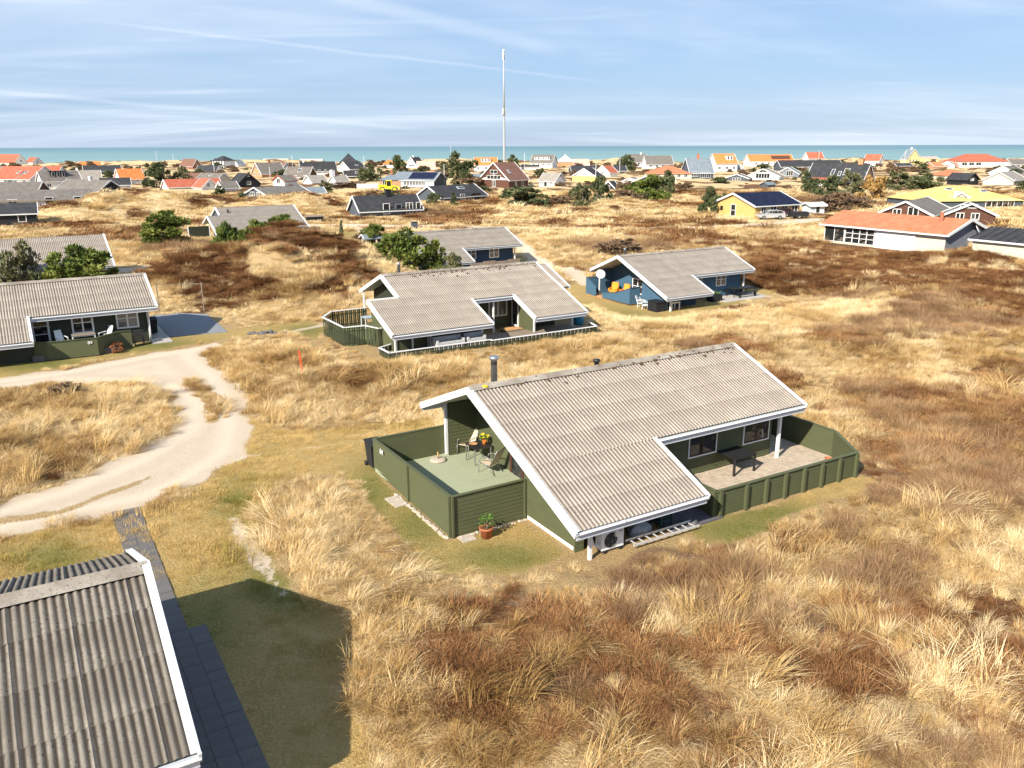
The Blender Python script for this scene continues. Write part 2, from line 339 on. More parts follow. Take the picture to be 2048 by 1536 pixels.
# ================================================================== building materials
def roof_mat(name, base, dark, pale, lichen=True, wave=0.0):
    m, t, b = newmat(name); g = t.add('ShaderNodeNewGeometry'); P = g.outputs['Position']; oi = t.add('ShaderNodeObjectInfo')
    n1 = t.noise(P, 1.1, 3, .6); n2 = t.noise(P, 22, 3, .7); n3 = t.noise(P, 70, 1)
    c = t.mix(t.step(n1, .35, .7), base, pale); c = t.mix(t.math('MULTIPLY', t.step(n2, .52, .68), .55), c, dark); c = t.mix(t.math('MULTIPLY', t.step(n3, .52, .72), .35), c, pale)
    if lichen:
        sp = t.add('ShaderNodeTexVoronoi', inp={'Scale': 2.6}); t.l.new(P, sp.inputs['Vector'])
        c = t.mix(t.math('MULTIPLY', t.math('MULTIPLY', t.step(sp.outputs['Distance'], .11, .05), t.step(n1, .5, .6)), .75), c, (.05, .045, .04))
    if wave:
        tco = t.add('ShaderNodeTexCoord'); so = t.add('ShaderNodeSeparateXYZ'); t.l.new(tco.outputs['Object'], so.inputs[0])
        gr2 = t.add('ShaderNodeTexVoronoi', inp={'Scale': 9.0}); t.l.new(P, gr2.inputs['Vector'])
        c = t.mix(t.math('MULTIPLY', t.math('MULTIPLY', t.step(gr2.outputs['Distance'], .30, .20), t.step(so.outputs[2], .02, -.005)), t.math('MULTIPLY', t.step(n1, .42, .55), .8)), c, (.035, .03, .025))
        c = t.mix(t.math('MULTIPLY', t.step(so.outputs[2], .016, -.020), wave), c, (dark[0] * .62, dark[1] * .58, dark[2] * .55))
    vm = t.add('ShaderNodeVectorMath', operation='SCALE'); t.l.new(c, vm.inputs[0]); t.l.new(t.math('ADD', t.math('MULTIPLY', oi.outputs['Random'], .07), .965), vm.inputs['Scale'])
    t.l.new(vm.outputs[0], b.inputs['Base Color']); b.inputs['Roughness'].default_value = .9; b.inputs['Specular IOR Level'].default_value = .15
    bp = t.add('ShaderNodeBump', inp={'Strength': .35, 'Distance': .01}); t.l.new(n2, bp.inputs['Height']); t.l.new(bp.outputs[0], b.inputs['Normal'])
    return m
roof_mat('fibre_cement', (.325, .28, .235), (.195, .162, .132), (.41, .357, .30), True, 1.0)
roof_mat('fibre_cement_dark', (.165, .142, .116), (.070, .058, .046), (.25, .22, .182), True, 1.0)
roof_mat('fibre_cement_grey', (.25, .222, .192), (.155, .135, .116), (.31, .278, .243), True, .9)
roof_mat('ridge_lichen', (.22, .185, .15), (.035, .026, .02), (.36, .32, .265))
roof_mat('roof_felt_dark', (.036, .037, .040), (.024, .024, .027), (.055, .055, .06), False)
roof_mat('roof_brown_grey', (.135, .12, .106), (.09, .077, .068), (.19, .17, .15), False)
roof_mat('roof_orange', (.42, .15, .075), (.33, .11, .056), (.50, .20, .105), False)
roof_mat('roof_bright_orange', (.56, .17, .05), (.45, .13, .04), (.64, .23, .08), False)
roof_mat('roof_red', (.36, .095, .055), (.28, .07, .042), (.43, .14, .085), False)
roof_mat('roof_pink', (.58, .33, .25), (.45, .25, .19), (.66, .42, .33), False)
roof_mat('roof_brown', (.17, .088, .064), (.12, .062, .046), (.22, .12, .09), False)
roof_mat('roof_solar', (.009, .013, .034), (.006, .009, .024), (.015, .021, .05), False)
roof_mat('roof_slate_blue', (.15, .18, .205), (.11, .135, .155), (.20, .23, .255), False)
roof_mat('thatch_yellow', (.52, .39, .13), (.40, .29, .09), (.60, .47, .19), False)
roof_mat('roof_pale', (.52, .48, .43), (.42, .38, .34), (.6, .56, .5), False)
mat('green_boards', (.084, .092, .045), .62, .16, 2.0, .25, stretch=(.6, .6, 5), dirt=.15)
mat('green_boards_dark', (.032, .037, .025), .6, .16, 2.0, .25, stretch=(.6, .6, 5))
mat('green_shutter', (.050, .058, .030), .6, .16, 2.0, .25, stretch=(5, 5, .6))
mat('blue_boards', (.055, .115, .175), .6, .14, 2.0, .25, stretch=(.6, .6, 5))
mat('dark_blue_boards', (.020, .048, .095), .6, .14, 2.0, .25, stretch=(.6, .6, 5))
mat('black_boards', (.018, .019, .022), .6, .2, 2.0, .25); mat('grey_boards', (.17, .19, .22), .6, .14, 2.0); mat('slate_boards', (.075, .09, .11), .6, .14, 2.0)
mat('white_paint', (.68, .68, .67), .5, .05, 2.0, dirt=.10); mat('white_wall', (.80, .79, .76), .7, .06, .8, dirt=.08); mat('white_panels', (.62, .64, .66), .6, .06, 1.0)
mat('cream_wall', (.60, .54, .42), .7, .08, .8); mat('yellow_wall', (.80, .68, .30), .7, .07, .8); mat('bright_yellow_wall', (.82, .72, .16), .7, .07, .8)
mat('brick_red', (.34, .135, .075), .8, .2, 3.0); mat('brick_yellow', (.56, .36, .13), .8, .16, 3.0); mat('brick_dark', (.10, .045, .03), .8, .2, 3.0); mat('brick_orange', (.50, .25, .13), .8, .16, 3.0)
mat('fascia_paint', (.50, .52, .56), .55, .05, 2.0); mat('aluminium', (.66, .66, .65), .35, .08, 4.0, .5, .35); mat('soffit', (.42, .44, .38), .6, .08, 1.5); mat('concrete', (.40, .37, .33), .9, .16, 4.0, .2, bump=.3); mat('grey_paving', (.125, .115, .112), .9, .14, 3.0, .2, bump=.2)  # fascia boards are white; their bluish shade is mixed into the colour
mat('brick_paving', (.40, .325, .245), .9, .30, 5.0, .2, bump=.2); mat('dark_paving', (.105, .095, .11), .9, .16, 3.0, .2)
mat('deck_green', (.31, .335, .225), .75, .10, .7, .25, dirt=.12); mat('deck_moss', (.13, .15, .07), .8, .18, 1.2, .2)
mat('galvanised', (.45, .46, .47), .35, .10, 4.0, .5, .85); mat('steel_flue', (.40, .40, .40), .38, .12, 3.0, .5, .8); mat('black_metal', (.020, .020, .022), .45, .15, 4, .4); mat('dark_frame', (.035, .022, .018), .5, .15, 3)
mat('brown_frame', (.075, .032, .025), .5, .15, 3); mat('white_plastic', (.74, .75, .75), .35, .05, 3, .5); mat('terracotta', (.42, .13, .055), .8, .14, 6); mat('orange_pot', (.72, .21, .04), .7, .12, 6)
mat('leaf_green', (.09, .16, .03), .6, .35, 9); mat('flower_yellow', (.85, .62, .03), .6, .1, 6); mat('beige_fabric', (.52, .42, .31), .8, .10, 6, bump=.2); mat('grey_metal', (.27, .27, .26), .4, .1, 4, .5, .5)
mat('orange_cushion', (.80, .29, .03), .85, .16, 5); mat('dark_green_plastic', (.02, .065, .055), .4, .12, 4, .4); mat('grey_cover', (.33, .36, .40), .6, .15, 4); mat('light_grey_cover', (.48, .47, .46), .7, .12, 4)
mat('wood_raw', (.44, .25, .11), .8, .2, 3, stretch=(1, 1, .3)); mat('wood_weathered', (.22, .175, .135), .85, .2, 3, stretch=(1, 1, .3)); mat('black_rubber', (.02, .02, .02), .8, .1, 4); mat('lichen_yellow', (.75, .47, .03), .9, .2, 9)
mat('blue_plastic', (.015, .17, .30), .4, .1, 4, .4); mat('red_paint', (.75, .07, .02), .5, .1, 4); mat('stone', (.42, .36, .29), .9, .22, 4, .2, bump=.3); mat('dark_stone', (.13, .12, .125), .9, .22, 4, .2); mat('asphalt', (.21, .22, .23), .95, .12, 5, .15, bump=.3)
mat('car_silver', (.62, .65, .69), .25, .03, 2, .6, .6); mat('car_dark', (.05, .02, .025), .25, .05, 2, .6); mat('loader_yellow', (.85, .66, .02), .4, .06, 2, .4); mat('mast_grey', (.40, .42, .43), .45, .05, .3, .4, .25); mat('orange_fabric', (.80, .42, .12), .8, .1, 1)
mat('tail_lamp_red', (.45, .02, .02), .3, .05, 2, .5); mat('soil', (.10, .06, .035), .95, .2, 6)
glass(); glass('shop_glass', (.05, .06, .065)); glass('curtain_glass', (.16, .15, .13))

# ================================================================== building pieces
def sheet_mesh(k, mt, pitch=.1469, amp=.024):
    """one corrugated sheet: k waves wide (unit pitch), 1 m long from y=0 (eave end) up to y=1"""
    key = 'corr_%d_%s' % (k, mt)
    if key in bpy.data.meshes: return bpy.data.meshes[key]
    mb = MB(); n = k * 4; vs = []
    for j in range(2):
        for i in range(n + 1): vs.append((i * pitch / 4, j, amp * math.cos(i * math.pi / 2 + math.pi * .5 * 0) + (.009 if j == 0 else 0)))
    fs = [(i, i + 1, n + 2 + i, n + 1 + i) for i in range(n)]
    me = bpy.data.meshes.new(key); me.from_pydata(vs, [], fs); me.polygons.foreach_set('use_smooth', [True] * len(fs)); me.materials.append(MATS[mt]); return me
def corrugate(parent, x0, x1, ylo, zlo, yhi, zhi, mt, row=1.05, waves=7, step_down=True):
    """cover a roof plane whose eave runs x0..x1 at (ylo,zlo) and whose top runs at (yhi,zhi)"""
    Wd = x1 - x0; nw = max(1, round(Wd / .1469)); ps = Wd / (nw * .1469)
    dy, dz = yhi - ylo, zhi - zlo; L = math.hypot(dy, dz); nr = max(1, round(L / row)); rl = L / nr
    flip = dy < 0; ang = math.atan2(dz, abs(dy))
    for r in range(nr):
        k0 = 0; q = r / nr
        while k0 < nw:
            k = min(waves, nw - k0); me = sheet_mesh(k, mt)
            yy, zz = ylo + dy * q, zlo + dz * q
            jx = random.uniform(-.006, .006)
            if not flip: link('roof_sheet', me, parent, (x0 + k0 * .1469 * ps + jx, yy, zz + .03), (ang, 0, random.uniform(-.003, .003)), (ps, rl * 1.03, 1))
            else: link('roof_sheet', me, parent, (x0 + (k0 + k) * .1469 * ps + jx, yy, zz + .03), (ang, 0, math.pi), (ps, rl * 1.03, 1))
            k0 += k
def ridge_caps(parent, x0, x1, y, z, tan, mt='ridge_lichen', wdt=.24):
    n = max(1, round((x1 - x0) / 1.03)); l = (x1 - x0) / n; key = 'cap_%s_%.2f' % (mt, tan)
    if key in bpy.data.meshes: me = bpy.data.meshes[key]
    else:
        mb = MB(); pr = [(-wdt, -wdt * tan + .045), (-.07, -.03 + .06), (0, .085), (.07, -.03 + .06), (wdt, -wdt * tan + .045)]
        for i in range(4): (a, b_), (c, d) = pr[i], pr[i + 1]; mb.poly([(0, a, b_), (1, a, b_), (1, c, d), (0, c, d)])
        me = mb.mesh(key, mt)
    for i in range(n): link('ridge_tile', me, parent, (x0 + i * l, y, z + random.uniform(0, .008)), (0, 0, 0), (l * 1.0, 1, 1))
def clip_band(poly, z0, z1):
    def cl(p, k, keep):
        out = []
        for i in range(len(p)):
            a, b_ = p[i], p[(i + 1) % len(p)]; ia, ib = keep(a[1]), keep(b_[1])
            if ia: out.append(a)
            if ia != ib: t_ = (k - a[1]) / (b_[1] - a[1]); out.append((a[0] + t_ * (b_[0] - a[0]), k))
        return out
    p = cl(poly, z0, lambda z: z >= z0 - 1e-9); return cl(p, z1, lambda z: z <= z1 + 1e-9) if p else p
def wall(parent, p0, p1, prof, mt, board=.14, lip=.018, name='wall', thick=.1):
    """clapboard wall from p0 to p1 (outside is on the right hand); prof = list of (s,z) or a height"""
    L = math.hypot(p1[0] - p0[0], p1[1] - p0[1])
    if not isinstance(prof, (list, tuple)): prof = [(0, 0), (L, 0), (L, prof), (0, prof)]
    mb = MB(); z0 = min(p[1] for p in prof); z1 = max(p[1] for p in prof)
    if board:
        n = max(1, math.ceil((z1 - z0) / board))
        for i in range(n):
            a, b_ = z0 + i * board, min(z0 + (i + 1) * board, z1); q = clip_band(prof, a, b_)
            if len(q) < 3: continue
            h = max(b_ - a, 1e-4); mb.poly([(s, -lip * (1 - (z - a) / h) - .002, z) for s, z in q])
            lo = [s for s, z in q if abs(z - a) < 1e-6]
            if len(lo) >= 2: mb.poly([(min(lo), -lip - .002, a), (max(lo), -lip - .002, a), (max(lo), 0, a), (min(lo), 0, a)])
    else: mb.poly([(s, 0, z) for s, z in prof])
    mb.poly([(s, thick, z) for s, z in reversed(prof)])
    for i in range(len(prof)): a, b_ = prof[i], prof[(i + 1) % len(prof)]; mb.poly([(a[0], 0, a[1]), (b_[0], 0, b_[1]), (b_[0], thick, b_[1]), (a[0], thick, a[1])])
    return mb.build(name, mt, parent, False, (p0[0], p0[1], 0), (0, 0, math.atan2(p1[1] - p0[1], p1[0] - p0[0])))
def window(parent, p, rz, z, wd, ht, nx=2, nz=2, frame='white_paint', gl='window_glass', fw=.07, mw=.035, name='window', sash=None, dep=.05, panes=True):
    """window whose lower left corner (seen from outside) is p at height z; rz = direction of the wall"""
    mb = MB(); sash = sash or frame
    mb.box(0, fw, -dep, .02, 0, ht).box(wd - fw, wd, -dep, .02, 0, ht).box(fw, wd - fw, -dep, .02, 0, fw).box(fw, wd - fw, -dep, .02, ht - fw, ht)
    o = mb.build(name, frame, parent, False, (p[0], p[1], z), (0, 0, rz))
    if nx > 1 or nz > 1:
        mb = MB()
        for i in range(1, nx): x = fw + (wd - 2 * fw) * i / nx; mb.box(x - mw, x + mw, -dep + .008, .01, fw, ht - fw)
        for i in range(1, nz):
            zz = fw + (ht - 2 * fw) * i / nz
            for j in range(nx): a = fw + (wd - 2 * fw) * j / nx + (mw if j else 0); b_ = fw + (wd - 2 * fw) * (j + 1) / nx - (mw if j < nx - 1 else 0); mb.box(a, b_, -dep + .010, .01, zz - mw * .6, zz + mw * .6)
        if sash != frame: mb.box(fw, fw + .06, -dep + .006, .01, fw, ht - fw).box(wd - fw - .06, wd - fw, -dep + .006, .01, fw, ht - fw).box(fw + .06, wd - fw - .06, -dep + .006, .01, fw, fw + .06).box(fw + .06, wd - fw - .06, -dep + .006, .01, ht - fw - .06, ht - fw)
        mb.build('glazing_bars', sash, o)
    if panes:
        pw, ph = (wd - 2 * fw) / nx, (ht - 2 * fw) / nz; me = MB().box(0, pw, -.028, .0, 0, ph).mesh('pane', gl)
        for i in range(nx):
            for j in range(nz): link('pane', me, o, (fw + i * pw, random.uniform(-.002, .002), fw + j * ph), (0, 0, 0))
    else: MB().box(fw, wd - fw, -.028, 0, fw, ht - fw).build('pane', gl, o)
    return o
def verge(parent, a, b, ht=.22, th=.06, mt='white_paint', cap=True, side=-1, name='bargeboard'):
    a, b = Vector(a), Vector(b); mb = MB(); off = Vector((side * th * .5, 0, 0))
    dn = Vector((0, 0, -ht / 2 + .06))
    mb.beam(a + off + dn, b + off + dn, th, ht)
    if cap: mb.beam(a - off * .9 + Vector((0, 0, .075)), b - off * .9 + Vector((0, 0, .075)), th * 2.6, .03)
    return mb.build(name, mt, parent)
def gutter(parent, x0, x1, y, z, mt='white_plastic', fas='fascia_paint', fh=.22, face=-1):
    mb = MB(); n = 6; r = .045; pr = [(math.cos(math.pi + math.pi * i / n) * r, math.sin(math.pi + math.pi * i / n) * r) for i in range(n + 1)]
    for i in range(n): mb.poly([(x0, y + face * .05 + pr[i][0], z + pr[i][1]), (x1, y + face * .05 + pr[i][0], z + pr[i][1]), (x1, y + face * .05 + pr[i + 1][0], z + pr[i + 1][1]), (x0, y + face * .05 + pr[i + 1][0], z + pr[i + 1][1])])
    mb.build('gutter', mt, parent, True)
    MB().box(x0 + .03, x1 - .03, min(y, y - face * .03), max(y, y - face * .03), z - fh, z + .03).build('fascia', fas, parent)
def post(parent, x, y, z0, z1, sz=.11, mt='white_paint', name='post'): return MB().box(x - sz / 2, x + sz / 2, y - sz / 2, y + sz / 2, z0, z1).build(name, mt, parent)
def downpipe(parent, pts, r=.035, mt='white_plastic'):
    mb = MB()
    for a, b in zip(pts[:-1], pts[1:]): mb.tube(a, b, r, 8)
    return mb.build('downpipe', mt, parent, True)

# ================================================================== low dune house with a long front wing (three of them stand here)
def dune_house(u0, v0, zg, label, wallm='green_boards', wallf='green_boards_dark', roofm='fibre_cement', full=True, win='dark'):
    ox, oy = xy(u0, v0); H = empty('dune_house', (ox, oy, zg), ANG, None, label, 'house')
    t_ = .4123; RY, RZ = 6.5, 3.93; BY, BZ = 10.35, 2.36; LX = 12.66; WX = 5.14; NY, NZ = 2.6, 2.33; EZ = 1.25
    zr = lambda y: EZ + t_ * y
    zb = lambda y: RZ - (y - RY) * (RZ - BZ) / (BY - RY)
    mb = MB()
    mb.slab([(.06, NY, NZ - .04), (LX - .06, NY, NZ - .04), (LX - .06, RY, RZ - .04), (.06, RY, RZ - .04)], .09)
    mb.slab([(.06, .02, EZ - .04), (WX - .06, .02, EZ - .04), (WX - .06, NY, NZ - .04), (.06, NY, NZ - .04)], .09)
    mb.slab([(.06, RY, RZ - .04), (LX - .06, RY, RZ - .04), (LX - .06, BY, BZ - .04), (.06, BY, BZ - .04)], .09)
    rf_ = mb.build('roof', 'soffit', H)
    corrugate(rf_, .04, LX - .04, NY, NZ, RY, RZ, roofm); corrugate(rf_, .04, WX - .04, -.05, EZ - .02, NY, NZ, roofm, .95); corrugate(rf_, .04, LX - .04, BY + .05, BZ - .02, RY, RZ, roofm)
    ridge_caps(rf_, 0, LX, RY, RZ + .035, t_)
    if full:
        rr = random.Random(5); mb = MB()
        for i in range(70):
            x = rr.choice((rr.uniform(.2, LX - .2), rr.uniform(6.5, LX - .2))); y = RY - abs(rr.gauss(0, .22)); z = zr(y) + .07; s = rr.uniform(.03, .09); mb.lathe([(s, 0), (s * .8, s * .35), (s * .2, s * .5)], (x, y, z), 5)
        tag(mb.build('moss_cushions', 'soil', rf_), kind='stuff')
        MB().lathe([(.11, 0), (.1, .05), (.03, .07)], (.62, RY - .12, RZ + .03), 7).build('lichen_patch', 'lichen_yellow', rf_)
    for x, s in ((0, -1), (LX, 1)):
        verge(H, (x, RY, RZ), (x, BY + .05, BZ - .02), side=s)
    verge(H, (0, RY, RZ), (0, -.08, EZ - .03), side=-1); verge(H, (LX, RY, RZ), (LX, NY - .08, NZ - .03), side=1); verge(H, (WX, NY - .0, NZ), (WX, -.08, EZ - .03), side=1)
    gutter(H, -.02, WX + .02, -.04, EZ - .05); gutter(H, WX + .12, LX + .02, NY - .04, NZ - .05); gutter(H, 0, LX, BY + .04, BZ - .05, face=1)
    un = .17
    G = wallm; D = wallf
    wall(H, (.69, 3.9), (.69, .95), [(0, .16), (2.95, .16), (2.95, zr(.95) - un), (0, zr(3.9) - un)], G)                    # gable wall of the wing
    MB().box(.71, .81, .95, 3.9, -.35, .16).build('plinth', 'white_wall', H)
    wall(H, (2.2, 10.0), (2.2, 3.9), [(0, 0), (6.1, 0), (6.1, zr(3.9) - un), (3.5, RZ - un), (0, zb(10.0) - un)], G)          # wall at the back of the porch
    wall(H, (2.2, 3.9), (.69, 3.9), zr(3.9) - un, G)
    wall(H, (.98, 10.0), (2.2, 10.0), zb(10.0) - un, G); wall(H, (2.2, 10.1), (.98, 10.1), zb(10.0) - un, G)
    wall(H, (12.0, 9.9), (2.2, 9.9), zb(9.9) - un, G)
    wall(H, (12.0, 3.55), (12.0, 9.9), [(0, 0), (6.35, 0), (6.35, zb(9.9) - un), (2.95, RZ - un), (0, zr(3.55) - un)], G)
    wall(H, (4.9, 3.55), (12.0, 3.55), zr(3.55) - un, G)
    wall(H, (4.9, 1.75), (4.9, 3.55), [(0, 0), (1.80, 0), (1.80, zr(3.55) - un), (0, zr(1.75) - un)], G)
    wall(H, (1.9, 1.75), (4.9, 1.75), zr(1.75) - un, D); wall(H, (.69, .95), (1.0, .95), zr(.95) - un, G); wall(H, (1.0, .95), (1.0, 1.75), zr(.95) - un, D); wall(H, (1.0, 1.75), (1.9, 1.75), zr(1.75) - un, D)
    post(H, .80, .35, -.3, zr(.35) - .1, .10); post(H, .98, 10.25, 0, zb(10.25) - .1, .12); post(H, 12.0, 3.15, 0, zr(3.15) - .12, .11)
    MB().beam((.98, 10.22, 1.75), (.98, 10.6, 2.1), .07, .07).build('bracket', 'white_paint', H)
    if win == 'dark':
        for x in (7.6, 10.42):
            o = window(H, (x, 3.55), 0, .80, 1.43, 1.04, 2, 2, 'white_paint', 'window_glass', .05, .04, sash='dark_frame')
        o = window(H, (2.2, 7.3), -math.pi / 2, .02, .95, 1.95, 1, 1, 'brown_frame', 'window_glass', .13, name='door'); window(H, (2.2, 6.3), -math.pi / 2, .02, .95, 1.95, 1, 1, 'brown_frame', 'window_glass', .13, name='door')
        window(H, (2.2, 5.3), -math.pi / 2, .02, .9, 1.95, 1, 1, 'white_paint', 'curtain_glass', .10, name='window')
        post(H, 2.12, 4.0, 0, 1.7, .1)
        downpipe(H, [(1.75, -.1, 1.2), (1.75, .3, .98), (1.75, .3, .55)], .05); downpipe(H, [(LX - .55, NY - .1, 2.24), (12.0, 3.08, 2.0)], .04)
    else:
        for x in (6.0, 8.9): window(H, (x, 3.55), 0, .95, 1.25, 1.2, 2, 2, 'white_paint', 'curtain_glass', .09, .05)
        window(H, (2.2, 7.0), -math.pi / 2, .5, 1.5, 1.35, 2, 2, 'white_paint', 'window_glass', .09, .05); window(H, (2.2, 5.2), -math.pi / 2, .02, .9, 1.9, 1, 2, 'white_paint', 'window_glass', .10, name='door')
        window(H, (2.6, 1.75), 0, .95, 1.0, .45, 2, 1, 'white_paint', 'window_glass', .08, .04)
    return H
MAIN_U, MAIN_V = 12.76, 17.7
main_house = dune_house(MAIN_U, MAIN_V, 0, 'green clapboard house with corrugated roof and steel flue, nearest in full view')
# flue and roof vent of the nearest house
mb = MB().lathe([(.115, 0), (.115, 1.02), (.155, 1.03), (.155, 1.14), (.02, 1.16)], (0, 0, 0), 16); fl = mb.build('chimney_flue', 'steel_flue', main_house, True, (1.25, 6.85, 3.72))
MB().lathe([(.165, 0), (.17, .03), (.165, .10), (.02, .12)], (0, 0, 1.05), 16).build('flue_cap', 'galvanised', fl, True); MB().lathe([(.117, .86), (.12, .88), (.117, .95)], (0, 0, 0), 16).build('flue_ring', 'black_metal', fl)
MB().lathe([(.09, 0), (.09, .22), (.14, .24), (.13, .32), (.03, .34)], (5.6, 6.62, 3.9), 12).build('roof_vent', 'black_metal', main_house, True)

# porch deck, terrace and their fences -------------------------------------------------
def ML(u, v): return (u - MAIN_U, v - MAIN_V)
def rail_fence(name, pts, hts, label, mt='green_boards', cap='green_boards', posts=(), base=0.0, zg=0.0, psz=.09, board=.135, caph=.03, capw=.12, u0=0, v0=0, post_side=0, cat='fence', group=None):
    """boarded fence along UV points with heights; outside is on the right hand"""
    x0, y0 = xy(*pts[0]); Fn = empty(name, (x0, y0, zg), ANG, None, label, cat, group); q = [(a - pts[0][0], b - pts[0][1]) for a, b in pts]
    for i in range(len(q) - 1):
        L = math.hypot(q[i + 1][0] - q[i][0], q[i + 1][1] - q[i][1])
        wall(Fn, q[i], q[i + 1], [(0, base), (L, base), (L, hts[i + 1]), (0, hts[i])], mt, board, .012, 'fence_panel', .045)
        MB().beam((*q[i], hts[i] + caph / 2), (*q[i + 1], hts[i + 1] + caph / 2), capw, caph).build('cap_rail', cap, Fn)
    for i, s in posts:
        a, b = q[i], q[i + 1]; L = math.hypot(b[0] - a[0], b[1] - a[1]); x, y = a[0] + (b[0] - a[0]) * s, a[1] + (b[1] - a[1]) * s; h = hts[i] + (hts[i + 1] - hts[i]) * s
        nx, ny = (b[1] - a[1]) / L * (psz / 2 + .016), -(b[0] - a[0]) / L * (psz / 2 + .016)
        o = MB().box(-psz / 2, psz / 2, -psz / 2, psz / 2, base - .15, h - .005).build('fence_post', mt, Fn, False, (x + nx, y + ny, 0), (0, 0, math.atan2(b[1] - a[1], b[0] - a[0])))
    return Fn
